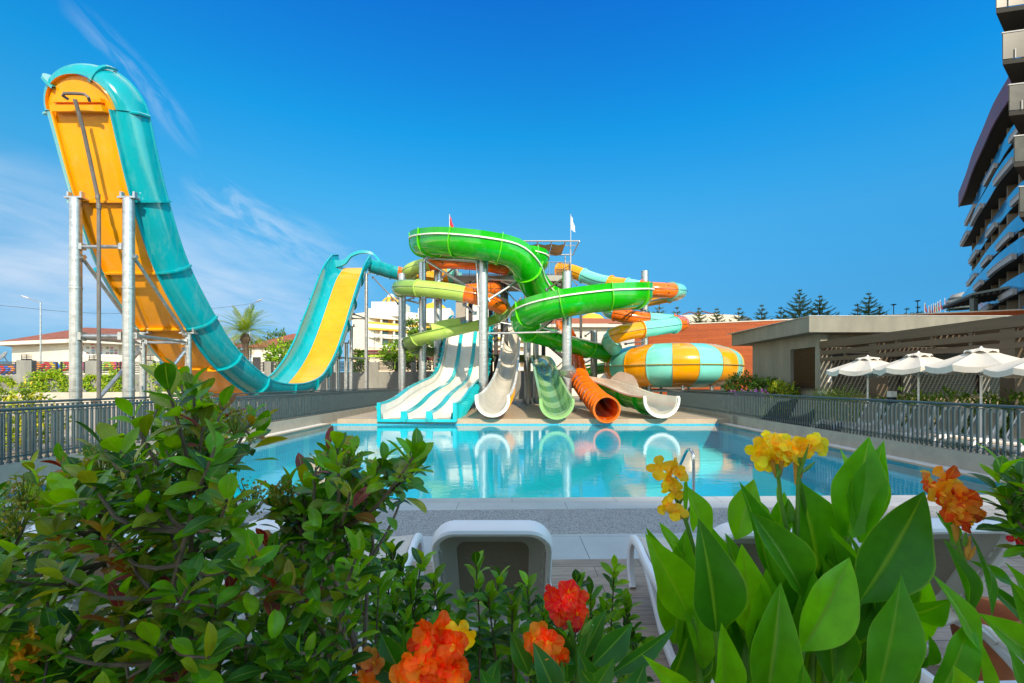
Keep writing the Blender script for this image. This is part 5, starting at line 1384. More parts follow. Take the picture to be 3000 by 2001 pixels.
# white curved building with a brown pergola behind it
wc = thing('white_building', 'white building with a brown roof pergola behind the wooden hall', 'building', P(2000, 1121, 66))
g = MB(); c_ = P(2010, 0, 74); g.lathe([(9.5, 0), (9.5, pz(926, 66)), (9.2, pz(924, 66)), (0.01, pz(924, 66))], (c_.x, 74, 0), 40); g.build('wall', WALLW, wc)
g = MB(); BRN = mat('brown_steel', (.14, .05, .035), .6)
for (x0, y0, x1, y1) in ((2000, 922, 2020, 914), (2020, 914, 2064, 924), (2042, 922, 2056, 912), (2056, 912, 2110, 924)):
    for dd in (70, 74): g.tube([P(x0, y0, dd), P(x1, y1, dd)], .09, 6)
for x in range(2004, 2106, 8): g.tube([P(x, 926, 70), P(x, 917, 70)], .04, 5)
g.build('roof_pergola', BRN, wc)

# ------------------------------------------------------------------ grey pavilion
PAV = mat('pavilion_render', (.225, .215, .175), .8, nz=(1.8, .17), bump=(28, .18), stretch=(1, 1, .3))
DSH = tile_mat('dark_roller_shutter', (.035, .033, .03), (.03, .028, .026), (.01, .01, .01), 6.0, .085, .012, .45, 0, .12, 1, bumpk=1.0, rot=(R(90), 0, 0))
DSHL = tile_mat('brown_roller_shutter', (.20, .12, .055), (.18, .105, .05), (.05, .03, .015), 6.0, .085, .012, .5, 0, .12, 1, bumpk=1.0, rot=(R(90), 0, R(90)))
pv = thing('pavilion', 'grey flat roofed pavilion with dark roller shutters right of the bowl', 'building', (18, 20, .1))
g = MB(); zf0, zf1 = 3.62, 4.22
cn = [V((11.3, 17.3, 0)), V((30, 17.3, 0)), V((30, 24, 0)), V((11.5, 23.8, 0))]
g.hexa([at(q, zf0) for q in cn] + [at(q, zf1) for q in cn]); g.build('roof_slab', PAV, pv, smooth=False)
g = MB(); g.box(11.28, 17.28, zf1 + .002, 30, 23.9, zf1 + .03); g.build('roof_flashing', mat('zinc', (.45, .45, .43), .5, .4), pv, smooth=False)
g = MB(); xw = 12.0
g.box(xw, 19.62, .0, xw + .3, 22.7, zf0); g.box(xw, 18.02, 3.12, xw + .3, 19.62, zf0); g.box(xw, 18.02, 0, xw + .3, 19.62, 1.40); g.box(xw + .3, 22.4, 0, 29.5, 22.7, zf0)
g.build('wall', PAV, pv, smooth=False)
g = MB(); g.box(xw - .10, 17.9, 1.402, xw + .25, 19.7, 1.46); g.build('counter', mat('dark_counter', (.06, .06, .055), .4), pv, smooth=False)
g = MB(); BRS = mat('brown_shutter_slat', (.075, .045, .022), .5)
for k in range(19): z = 1.465 + .087 * k; g.hexa([V((xw + .16, 18.03, z)), V((xw + .20, 18.03, z)), V((xw + .20, 19.61, z)), V((xw + .16, 19.61, z)), V((xw + .12, 18.03, z + .075)), V((xw + .20, 18.03, z + .085)), V((xw + .20, 19.61, z + .085)), V((xw + .12, 19.61, z + .075))])
g.build('roller_shutter', BRS, pv, smooth=False)
g = MB(); g.box(xw, 17.70, 0, xw + .28, 18.015, zf0); g.build('corner_post', PAV, pv, smooth=False)
for k in range(5):
    x0 = 12.3 + 3.1 * k; g = MB(); g.box(x0, 17.95, 2.95, x0 + 3.1, 18.2, zf0); g.build('wall_head', PAV, pv, smooth=False); g = MB(); g.box(x0, 17.95, .0, x0 + 3.1, 18.2, 1.25); g.build('front_wall', mat('beige_render', (.42, .33, .23), .8, nz=(1.2, .08)), pv, smooth=False)
    g = MB(); g.box(x0 + .3, 18.02, 1.252, x0 + 3.1, 18.08, 2.948); g.build('roller_shutter', DSH, pv, smooth=False)
    g = MB(); g.box(x0, 17.90, 1.252, x0 + .3, 18.2, 2.948); g.build('jamb', CONC, pv, smooth=False)
    g = MB(); g.box(x0, 17.80, 1.20, x0 + 3.1, 17.948, 1.27); g.build('counter', mat('dark_counter', (.06, .06, .055), .4), pv, smooth=False)
nt_ = thing('notice_sheet', 'white paper notice stuck on the pavilion front near its corner', 'notice', (12.45, 17.88, 1.75)); g = MB(); g.box(12.32, 17.885, 1.72, 12.58, 17.897, 2.12); g.build('paper', WHC, nt_, smooth=False)
# ------------------------------------------------------------------ louvred pergola
BRW = mat('brown_aluminium', (.115, .082, .055), .45, .15, nz=(2, .12), stretch=(1, .3, 4))
pg = thing('pergola', 'brown louvred pergola in front of the grey pavilion', 'pergola', (18, 12, .1))
for k, (z0, z1, x) in enumerate(((3.02, 3.30, 12.0), (2.76, 2.93, 12.02), (2.52, 2.66, 12.02))):
    g = MB(); g.box(x - .06, 4.0, z0, x + .06, 17.68, z1); g.build('side_beam', BRW, pg, smooth=False)
g = MB()
for y in (16.4, 14.2, 13.0, 11.9, 9.4, 8.2, 6.9): g.box(11.99, y - .05, 2.50, 12.05, y + .05, 3.3)
g.build('beam_blocks', BRW, pg, smooth=False)
for y in (15.1, 11.0, 6.9):
    g = MB(); g.box(12.0 - .03, y - .17, .1, 12.34, y + .17, 3.0); g.build('post', BRW, pg, smooth=False)
    g = MB(); g.box(18.0, y - .15, .1, 18.3, y + .15, 3.0); g.build('post', BRW, pg, smooth=False)
g = MB()
for k in range(74): x = 12.12 + .166 * k; g.hexa([V((x, 4.1, 3.06)), V((x + .10, 4.1, 3.06)), V((x + .10, 17.66, 3.06)), V((x, 17.66, 3.06)), V((x, 4.1, 3.10)), V((x + .10, 4.1, 3.10)), V((x + .10, 17.66, 3.10)), V((x, 17.66, 3.10))])
tag(g.build('louvres', BRW, pg, smooth=False), kind=None)
g = MB()
for y in (4.0, 8.5, 13.0, 17.67): g.box(12.06, y - .05, 2.9, 24.5, y + .05, 3.05)
g.build('cross_beams', BRW, pg, smooth=False)
# ------------------------------------------------------------------ parasols
CANV = mat('white_canvas', (.60, .56, .49), .85, nz=(2.5, .05), bump=(14, .12))
def parasol(x, y, ztop, r, label, rot=0):
    rt = thing('parasol', label, 'parasol', (x, y, .1), 'white parasols beside the pergola'); n = 8
    zb_ = ztop - .37
    def ring(rad, z, sagf=0.0, sub=4):
        out = []
        for k in range(n):
            for j in range(sub):
                u = j / sub; a0 = 2 * PI * k / n + rot; a1 = 2 * PI * (k + 1) / n + rot
                q = V((math.cos(a0), math.sin(a0), 0)).lerp(V((math.cos(a1), math.sin(a1), 0)), u) * rad
                out.append(V((x + q.x, y + q.y, z - sagf * math.sin(PI * u))))
        return out
    g = MB(); rows = [ring(r * f, lerp(ztop - .07, zb_, ((f - .22) / .78) ** .9), .02 + .05 * f) for f in (.22, .4, .6, .8, 1.0)]
    g.grid(rows, closed=True); g.grid([[q - V((0, 0, .012)) for q in rr] for rr in rows], closed=True); g.build('canopy', CANV, rt, angle=25)
    g = MB(); t = ring(r * 1.002, zb_, .07); b_ = [q + V((rnd.uniform(-.02, .02), rnd.uniform(-.02, .02), -.13 + rnd.uniform(-.02, .02))) for q in t]; g.grid([t, b_], closed=True); g.grid([[q * 1 for q in b_], [q + V((0, 0, 0)) for q in t]], closed=True); g.build('valance', CANV, rt, angle=25)
    g = MB(); rows = [ring(r * f, z, s_) for f, z, s_ in ((.02, ztop + .02, 0), (.10, ztop, .0), (.30, ztop - .085, -.055), (.31, ztop - .115, -.055))]; g.grid(rows, closed=True); g.build('vent', CANV, rt, angle=25)
    g = MB(); g.tube([(x, y, .1), (x, y, ztop + .03)], .024, 10); g.lathe([(.05, .06), (.02, .10), (.001, .12)], (x, y, ztop - .06), 8); g.build('pole', WHITE, rt)
    g = MB()
    for k in range(n):
        a = 2 * PI * k / n + rot; g.bar(V((x, y, ztop - .12)), V((x + math.cos(a) * r * .97, y + math.sin(a) * r * .97, zb_ - .03)), .015, .02); g.bar(V((x, y, ztop - .62)), V((x + math.cos(a) * r * .5, y + math.sin(a) * r * .5, lerp(ztop - .12, zb_, .5) - .03)), .012, .016)
    g.build('ribs', mat('grey_rib', (.4, .4, .4), .5), rt, smooth=False)
    g = MB(); g.lathe([(.26, .1), (.26, .16), (.04, .19), (.04, .4)], (x, y, 0), 16); g.build('base', mat('concrete_base', (.4, .4, .38), .8), rt)
parasol(10.40, 13.3, 2.45, 1.0, 'white parasol farthest from the camera, nearest the pavilion corner', .2)
parasol(10.50, 11.75, 2.46, .93, 'white parasol between the farthest one and the large cream one', .1)
parasol(10.62, 10.3, 2.47, .98, 'large cream parasol in front of the pergola post', .3)
parasol(10.72, 9.0, 2.36, .98, 'white parasol cut off by the right edge of the photo', .15)
# bollard lamps
for px, d, lb in ((2407, 17.0, 'short bollard lamp with white head near the pavilion shutter'), (2613, 13.6, 'dark bollard lamp with white head beside the hedge')):
    c_ = P(px, 1146, d); rt = thing('bollard_lamp', lb, 'lamp', (c_.x, c_.y, .1), 'bollard lamps by the hedge')
    g = MB(); g.box(c_.x - .08, c_.y - .08, .1, c_.x + .08, c_.y + .08, c_.z - .18); g.build('post', SLAT, rt, smooth=False)
    g = MB(); g.box(c_.x - .082, c_.y - .082, c_.z - .178, c_.x + .082, c_.y + .082, c_.z); g.build('lamp_head', WHC, rt, smooth=False)
# ------------------------------------------------------------------ hedges and shrubs on the right
def shrub(name, label, base, blobs, n, size, cols, group=None, aspect=.4, up=.5, stems=8):
    rt = thing(name, label, 'shrub' if name != 'hedge' else 'hedge', base, group)
    g = MB(); b = V(base)
    for k in range(stems):
        x = rnd.choice(blobs); c_ = V(x[0]); e = c_ + V((rnd.uniform(-.6, .6) * x[1][0], rnd.uniform(-.6, .6) * x[1][1], rnd.uniform(-.2, .6) * x[1][2])); s_ = V((lerp(b.x, c_.x, .7), lerp(b.y, c_.y, .7), b.z))
        g.tube([s_, s_.lerp(e, .5) + rand_dir() * .06, e], .018, 5, r1=.006)
    g.build('stems', BARK, rt); g = MB(); foliage(g, blobs, n, size, cols, up=up, aspect=aspect); g.build('foliage', LEAFM, rt, angle=None); return rt
HEDG = [(0.07, 0.16, 0.012), (0.12, 0.22, 0.015), (0.20, 0.28, 0.02), (0.05, 0.12, 0.012)]
shrub('hedge', 'leafy green hedge behind the row of terrace loungers', (11.6, 11, .1), [((11.6, 7.0 + k * .85, .82 + .05 * math.sin(k * 2.3)), (.38, .55, .66)) for k in range(9)], 4200, .15, HEDG)
shrub('ornamental_grass', 'tuft of fine grass at the far end of the hedge', (11.3, 15.6, .1), [((11.3, 15.4, .75), (.3, .8, .62)), ((11.35, 16.6, .7), (.3, .7, .6))], 2200, .34, [(.12, .19, .03), (.18, .25, .05)], aspect=.06, up=1.5)
shrub('flowering_shrub', 'dark green rounded shrub against the grey pavilion wall', (11.0, 21.3, .1), [((11.0, 21.6, 1.2), (.85, .9, .95)), ((11.3, 20.4, 1.05), (.7, .8, .85))], 5200, .16, HEDG[:2] + GREENS)
shrub('flowering_shrub', 'yellow green shrub at the right end of the bed by the pavilion', (11.35, 19.3, .1), [((11.35, 19.2, 1.05), (.6, .65, .72))], 1500, .14, YELG)
fb = thing('lavender', 'low lavender with violet flowers below the dark green shrub', 'plant', (10.6, 20.2, .1))
g = MB()
for k in range(500):
    q = V((rnd.gauss(10.5, .25), rnd.gauss(20.1, .7), .1)); t = V((rnd.gauss(0, .25), rnd.gauss(0, .25), 1)); L_ = rnd.uniform(.7, 1.25); g.leaf(q, t, V((0, -1, 0)), L_, .02, nl=2, nw=1, col=jit((.13, .22, .05)))
g.build('foliage', LEAFM, fb, angle=None); g = MB()
for k in range(90):
    q = V((rnd.gauss(10.5, .28), rnd.gauss(20.0, .75), rnd.uniform(1.0, 1.4))); 
    for j in range(5): g.leaf(q, rand_dir(), rand_dir(), .07, .05, nl=2, nw=1, col=jit((.30, .10, .42)))
g.build('blossom', LEAFM, fb, angle=None)
shrub('shrub', 'large yellow green bush behind the left railing', (-11.9, 10.6, .1), [((-11.75, 10.5, 1.0), (.85, .8, .68)), ((-12.9, 10.4, 1.0), (.9, .8, .68)), ((-11.2, 10.8, .6), (.45, .6, .5)), ((-12.2, 10.1, .5), (1.1, .6, .45))], 5200, .12, YELG)

# ------------------------------------------------------------------ Norfolk pines along the skyline
ARM = leaf_mat('pine_needles', .6, .15)
def norfolk(name, label, base, H, W, tiers, seed):
    r = random.Random(seed); b = V(base); rt = thing(name, label, 'tree', b, 'Norfolk pines behind the wooden hall')
    g = MB(); g.tube([b, b + V((r.uniform(-.1, .1), 0, H))], .13, 8, r1=.03); g.build('trunk', BARK, rt)
    f = MB()
    for t in range(tiers):
        u = t / (tiers - 1); z = H * (.12 + .86 * u); rad = W * (1 - u) ** .8 + .25
        nbh = 6 if u < .8 else 5
        for k in range(nbh):
            a = 2 * PI * (k + .5 * (t % 2)) / nbh + r.uniform(-.2, .2); d0 = V((math.cos(a), math.sin(a), 0)); n = max(4, int(rad / .13)); p = b + V((0, 0, z)); up_ = -.05
            rl = rad * r.uniform(.8, 1.1)
            for i in range(n):
                q = p + (d0 + V((0, 0, up_))) * (rl / n); up_ += .9 / n
                sd = d0.cross(V((0, 0, 1)))
                col = jit(r.choice([(.075, .115, .03), (.11, .155, .035), (.055, .09, .03)]), .2, r)
                if i >= n * .15:
                    for s_ in (-1, 1):
                        f.leaf(p, sd * s_ * .8 + d0 * .8 + V((0, 0, .55)), V((0, 0, 1)), rl * .22 + .12, .10, curl=-.4, nl=2, nw=1, col=col)
                    f.leaf(p, d0 + V((0, 0, .9)), V((0, 0, 1)), .26, .09, nl=2, nw=1, col=col)
                    f.leaf(p, d0 + sd * r.uniform(-.5, .5) + V((0, 0, -.3)), V((0, 0, 1)), .2, .09, nl=2, nw=1, col=col)
                f.quad(p - V((0, 0, .02)), p + V((0, 0, .02)), q + V((0, 0, .02)), q - V((0, 0, .02))); p = q
    f.leaf(b + V((0, 0, H * .97)), V((0, 0, 1)), V((1, 0, 0)), .5, .08, nl=2, nw=1, col=(.1, .15, .03))
    f.build('crown', ARM, rt, angle=None); return rt
for px, yt, yb, d, W_, tiers, lb in (
    (1930, 890, 985, 62, 1.7, 7, 'pine farthest left, standing behind the amber tube elbow'), (1983, 902, 985, 62, 1.5, 6, 'pine rising just above the orange elbow of the amber and aqua tube'), (2048, 904, 985, 60, 1.5, 8, 'pale pine in front of the brown roof pergola'), (2100, 906, 985, 60, 1.5, 8, 'pine at the right end of the brown roof pergola'),
    (2166, 905, 985, 60, 1.6, 6, 'small pine alone right of the white curved building'), (2231, 895, 985, 60, 1.6, 7, 'pine with sparse tiers midway above the wooden hall'), (2287, 902, 985, 60, 1.5, 6, 'small pine left of the tallest pine'), (2343, 850, 985, 58, 2.4, 11, 'tallest pine on the skyline'),
    (2403, 868, 985, 58, 2.4, 9, 'second tallest pine, right beside the tallest one'), (2545, 860, 985, 58, 2.3, 9, 'dense pine with a small pine on either side'), (2511, 893, 985, 57, 1.3, 6, 'little pine touching the left side of the dense pine'), (2578, 900, 985, 57, 1.2, 5, 'little pine touching the right side of the dense pine'),
    (2657, 905, 985, 62, 1.5, 5, 'flat topped dark pine left of the thin lamp post'), (2690, 900, 985, 62, 1.6, 5, 'flat topped dark pine left of the flag row'), (2782, 892, 985, 70, 1.4, 6, 'dark pine right of the flag row')):
    t = P(px, yt, d); zb_ = 0; norfolk('norfolk_pine', lb, (t.x, d, pz(985, d)), t.z - pz(985, d), W_, tiers, int(px))
for px, yt, lb in ((2618, 893, 'thin lamp post with a round head on the skyline'), (2688, 882, 'thin lamp post with a disc head left of the flags')):
    t = P(px, yt, 60); rt = thing('lamp_post', lb, 'lamp', (t.x, 60, 4)); g = MB(); g.tube([(t.x, 60, 4), t], .05, 6); g.build('pole', SLAT, rt); g = MB(); g.lathe([(.05, -.1), (.3, 0), (.32, .06), (.02, .12)], t, 12); g.build('lamp_head', SLAT, rt)
FC_ = [(.16, .008, .02), (.13, .006, .015), (.015, .03, .12), (.17, .012, .02), (.04, .10, .05), (.18, .012, .03), (.14, .008, .04), (.05, .03, .18)]
names = ['dark red', 'wine red', 'navy', 'red', 'green and white', 'crimson', 'purple red', 'red and blue']
ordn = ['first flag of the skyline row from the left, {}', 'second flag of the skyline row from the left, {}', 'third flag of the skyline row from the left, {}', 'fourth flag of the skyline row from the left, {}', 'fourth flag of the skyline row from the right, {}', 'third flag of the skyline row from the right, {}', 'second flag of the skyline row from the right, {}', 'tallest flag at the right end of the skyline row, {}']
for k, (px, yt) in enumerate(((2709, 887), (2721, 895), (2728, 893), (2735, 890), (2741, 888), (2747, 884), (2754, 879), (2768, 873))):
    flag(px, yt, 915, 85, mat('flag_%d' % k, FC_[k], .8), ordn[k].format(names[k]), z0=8, hd=1.5, wd=.55, grp='flags in the skyline row')

# ------------------------------------------------------------------ curved glass hotel
GLB = mat('blue_balcony_glass', (.006, .19, .42), .10, .1, spec=.6, nz=(.25, .3))
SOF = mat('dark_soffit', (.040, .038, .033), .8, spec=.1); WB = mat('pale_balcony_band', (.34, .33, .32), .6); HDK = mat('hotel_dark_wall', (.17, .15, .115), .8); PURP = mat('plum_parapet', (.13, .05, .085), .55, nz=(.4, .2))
hb = thing('glass_hotel', 'tall curved dark hotel with blue glass balconies at the right', 'building', (62, 58, 0))
hc_ = spline([V((72.6, 72.6, 0)), V((67.2, 66, 0)), V((62.1, 60, 0)), V((57.3, 54, 0)), V((53.3, 49, 0)), V((49.8, 44, 0)), V((46.5, 39, 0)), V((43.5, 34, 0))], 1.1)
hn = []
for i in range(len(hc_)):
    t = (hc_[min(i + 1, len(hc_) - 1)] - hc_[max(0, i - 1)]).normalized(); hn.append(V((t.y, -t.x, 0)))
if hn[5].x > 0: hn = [-v for v in hn]
def hstrip(g, i0, i1, off0, off1, z0, z1):
    rows = []
    for i in range(i0, i1 + 1):
        a, b = hc_[i] + hn[i] * off0, hc_[i] + hn[i] * off1
        rows.append([at(a, z0), at(b, z0), at(b, z1), at(a, z1)])
    g.grid(rows, closed=True); g.poly(rows[0][::-1]); g.poly(rows[-1])
NH = len(hc_) - 1
ZR = 30.0; FH_ = 3.15
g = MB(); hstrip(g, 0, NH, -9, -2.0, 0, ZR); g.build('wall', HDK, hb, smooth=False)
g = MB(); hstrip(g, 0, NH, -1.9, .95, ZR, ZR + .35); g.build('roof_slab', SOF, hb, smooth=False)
for i in range(0, NH, 2):
    g = MB(); hstrip(g, i, min(NH, i + 2), .85, 1.0, ZR - .1, ZR + 2.2); g.build('roof_parapet', PURP, hb, smooth=False)
for f in range(8):
    z = ZR - FH_ * (f + 1)
    if z < 3: break
    o_ = .55 * math.sin(f * 1.9)
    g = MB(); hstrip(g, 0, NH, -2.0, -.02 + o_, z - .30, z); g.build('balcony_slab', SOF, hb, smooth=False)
    for i0 in range(0, NH, 3):
        i1 = min(NH, i0 + 3); g = MB(); hstrip(g, i0, i1, .0 + o_, .05 + o_, z - .25, z + 1.45); g.build('balcony_glass', GLB, hb, smooth=False)
    r_ = random.Random(f + 3); i = r_.randint(0, 3)
    while i < NH - 3:
        i1 = min(NH, i + r_.randint(5, 9)); g = MB(); hstrip(g, i, i1, .08 + o_, .42 + o_, z - .42, z + .12); hstrip(g, i, i1, .3 + o_, .46 + o_, z + .13, z + .2); g.build('balcony_band', WB, hb, smooth=False); i = i1 + r_.randint(4, 8)
    for i in range(2, NH, 4):
        g = MB(); a = hc_[i]; b = hc_[i + 1]; n = hn[i]; g.hexa([at(a - n * 1.99, z + .01), at(a - n * .3, z + .01), at(a - n * .3 + (b - a) * .35, z + .01), at(a - n * 1.99 + (b - a) * .35, z + .01), at(a - n * 1.99, z + FH_ - .33), at(a - n * .3, z + FH_ - .33), at(a - n * .3 + (b - a) * .35, z + FH_ - .33), at(a - n * 1.99 + (b - a) * .35, z + FH_ - .33)]); g.build('balcony_divider', HDK, hb, smooth=False)
        if i + 3 <= NH:
            g = MB(); hstrip(g, i + 1, i + 3, -1.99, -1.93, z + .05, z + 2.3); g.build('window', GLASSD, hb, smooth=False)
# entrance canopy of the hotel
cg = thing('entrance_canopy', 'dark flat entrance canopy at the foot of the glass hotel', 'canopy', P(2950, 1121, 50))
a0, a1 = P(2848, 858, 52), P(3100, 852, 44); z_ = a0.z
g = MB(); g.hexa([at(a0, z_ - .25), at(a1, z_ - .25), at(a1 + V((5, 9, 0)), z_ - .25), at(a0 + V((5, 9, 0)), z_ - .25), at(a0, z_), at(a1, z_), at(a1 + V((5, 9, 0)), z_), at(a0 + V((5, 9, 0)), z_)]); g.build('roof', mat('green_grey_steel', (.12, .14, .12), .5), cg, smooth=False)
g = MB()
for k in range(14): q = a0.lerp(a1, k / 13); g.bar(at(q, z_ - .42), at(q + V((4.5, 8.2, 0)), z_ - .42), .15, .3)
g.build('beams', SOF, cg, smooth=False)
g = MB(); g.box(a0.x + .2, a0.y, 0, a0.x + .7, a0.y + .5, z_ - .26); g.build('post', mat('green_grey_steel', (.12, .14, .12), .5), cg, smooth=False)
# pale distant hotel
fh = thing('distant_hotel', 'small pale terraced hotel far away left of the glass hotel', 'building', P(2815, 1121, 130))
for k, (y0, y1, r_, m_) in enumerate(((905, 886, 3.2, GLASSD), (886, 880, 3.6, WB), (880, 872, 3.0, GLASSD), (872, 862, 3.4, WB), (862, 857, 2.2, WB))):
    c_ = P(2822, 0, 130); g = MB(); g.lathe([(r_ * (1.1 if k < 3 else .9), pz(y0, 130)), (r_ * (1.1 if k < 3 else .75), pz(y1, 130)), (.01, pz(y1, 130) + .05)], (c_.x + .8 * (k > 3), 130, 0), 20); g.build('storey', m_, fh)
# near wing: balconies overhead at the right edge
nw = thing('balcony_tower', 'grey corner balconies with glass fronts at the right edge of the photo', 'building', (36, 29, 0))
GLG = mat('grey_smoked_glass', (.075, .075, .066), .25, .0, spec=.12, nz=(.5, .3))
d = 28.4
for k, (px, yt, yb) in enumerate(((2905, -200, -125), (2918, -50, 25), (2937, 98, 175), (2956, 250, 325), (2971, 400, 475), (2986, 548, 622), (3001, 696, 770))):
    c0 = P(px, yb, d); zt2 = P(px, yt, d).z; z0 = c0.z; x = c0.x; L_ = 14
    pl_ = [V((x, d, 0)), V((x + L_, d - 3.2, 0)), V((x + L_, d + 6, 0)), V((x + 2.7, d + 1.9, 0))]
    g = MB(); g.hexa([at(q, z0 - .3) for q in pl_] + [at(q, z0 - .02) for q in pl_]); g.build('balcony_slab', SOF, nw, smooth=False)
    g = MB(); t = (pl_[1] - pl_[0]).normalized()
    for j in range(9): a = pl_[0] + t * (1.55 * j + .02); b = a + t * 1.5; g.bar(at(a, (z0 + zt2) / 2), at(b, (z0 + zt2) / 2), .03, zt2 - z0 - .04)
    g.build('balcony_glass', GLG, nw, smooth=False)
    g = MB(); g.bar(at(pl_[0], (z0 + zt2) / 2) , at(pl_[3], (z0 + zt2) / 2), .03, zt2 - z0 - .04); g.build('side_glass', GLG, nw, smooth=False)
    g = MB(); g.bar(at(pl_[0] - t * .05, zt2 + .02), at(pl_[1], zt2 + .02), .10, .07); g.build('handrail', WB, nw, smooth=False)
    for j in range(3): a = pl_[0] + t * (.62 + 1.6 * j) + V((-.02, -.04, 0)); g = MB(); g.bar(at(a, z0 - .02), at(a, z0 + .55), .09, .05, up=t); g.build('glass_clamp', WB, nw, smooth=False)
g = MB(); g.hexa([V((44, 29, 0)), V((56, 25, 0)), V((56, 33, 0)), V((45, 33, 0)), V((44, 29, 34)), V((56, 25, 34)), V((56, 33, 34)), V((45, 33, 34))]); g.build('wall', HDK, nw, smooth=False)
# ------------------------------------------------------------------ unseen hotel wing, added behind the camera and shaped to shade the near deck
hw2 = thing('added_shade_wing', 'added unseen hotel wing behind the planting bed, shaped to shade the near deck', 'building', (8, -14, 0))
e0, e1 = V((-14, -33.5, 0)), V((70, -54.5, 0)); n_ = V((-(e1 - e0).y, (e1 - e0).x, 0)).normalized()
g = MB(); g.hexa([at(e0, 0), at(e1, 0), at(e1 - n_ * 10, 0), at(e0 - n_ * 10, 0), at(e0, 30), at(e1, 30), at(e1 - n_ * 10, 30), at(e0 - n_ * 10, 30)][0:4] + [at(e0, 30), at(e1, 30), at(e1 - n_ * 10, 30), at(e0 - n_ * 10, 30)]); g.build('wall', mat('pale_hotel_render', (.66, .63, .57), .85), hw2, smooth=False)
for f in range(8):
    for k in range(12):
        q = e0.lerp(e1, (k + .3) / 12) + n_ * .03; q2 = e0.lerp(e1, (k + .7) / 12) + n_ * .03; g = MB(); wallq(g, q, q2, 1.0 + 3.7 * f, 3.2 + 3.7 * f, .04); g.build('window', GLASSD, hw2, smooth=False)
# ------------------------------------------------------------------ sun loungers
PLAS = mat('white_resin', (.80, .79, .80), .32, nz=(3, .03))
PLAG = mat('inner_resin', (.46, .46, .42), .45, nz=(3, .04))
m, nt, NN, LL, b = nodes_of('brown_textilene')
t_ = NN.new('ShaderNodeTexCoord'); wv = NN.new('ShaderNodeTexWave'); wv.inputs['Scale'].default_value = 90; wv.bands_direction = 'X'; LL.new(t_.outputs['Object'], wv.inputs['Vector'])
n_2 = NN.new('ShaderNodeTexNoise'); n_2.inputs['Scale'].default_value = 60; LL.new(t_.outputs['Object'], n_2.inputs['Vector'])
ma = NN.new('ShaderNodeMath'); ma.operation = 'MULTIPLY'; LL.new(wv.outputs['Fac'], ma.inputs[0]); LL.new(n_2.outputs['Fac'], ma.inputs[1])
cr = NN.new('ShaderNodeValToRGB'); cr.color_ramp.elements[0].color = (.22, .185, .14, 1); cr.color_ramp.elements[1].color = (.36, .31, .24, 1); LL.new(ma.outputs[0], cr.inputs['Fac']); LL.new(cr.outputs['Color'], b.inputs['Base Color']); b.inputs['Roughness'].default_value = .85; TEXT = m
SLING = mat('beige_sling', (.60, .53, .45), .8, nz=(40, .1))
def rrect(w, h, r, n=6, arch=.03):
    pts = []
    for cx, cy, a0 in ((w / 2 - r, h - r, 0), (-w / 2 + r, h - r, 90), (-w / 2 + r, r, 180), (w / 2 - r, r, 270)):
        for k in range(n + 1):
            a = R(a0 + 90 * k / n); x, y = cx + r * math.cos(a), cy + r * math.sin(a)
            y += arch * (1 - (2 * x / w) ** 2) * (1 if y > h / 2 else -.3); pts.append((x, y))
    return pts
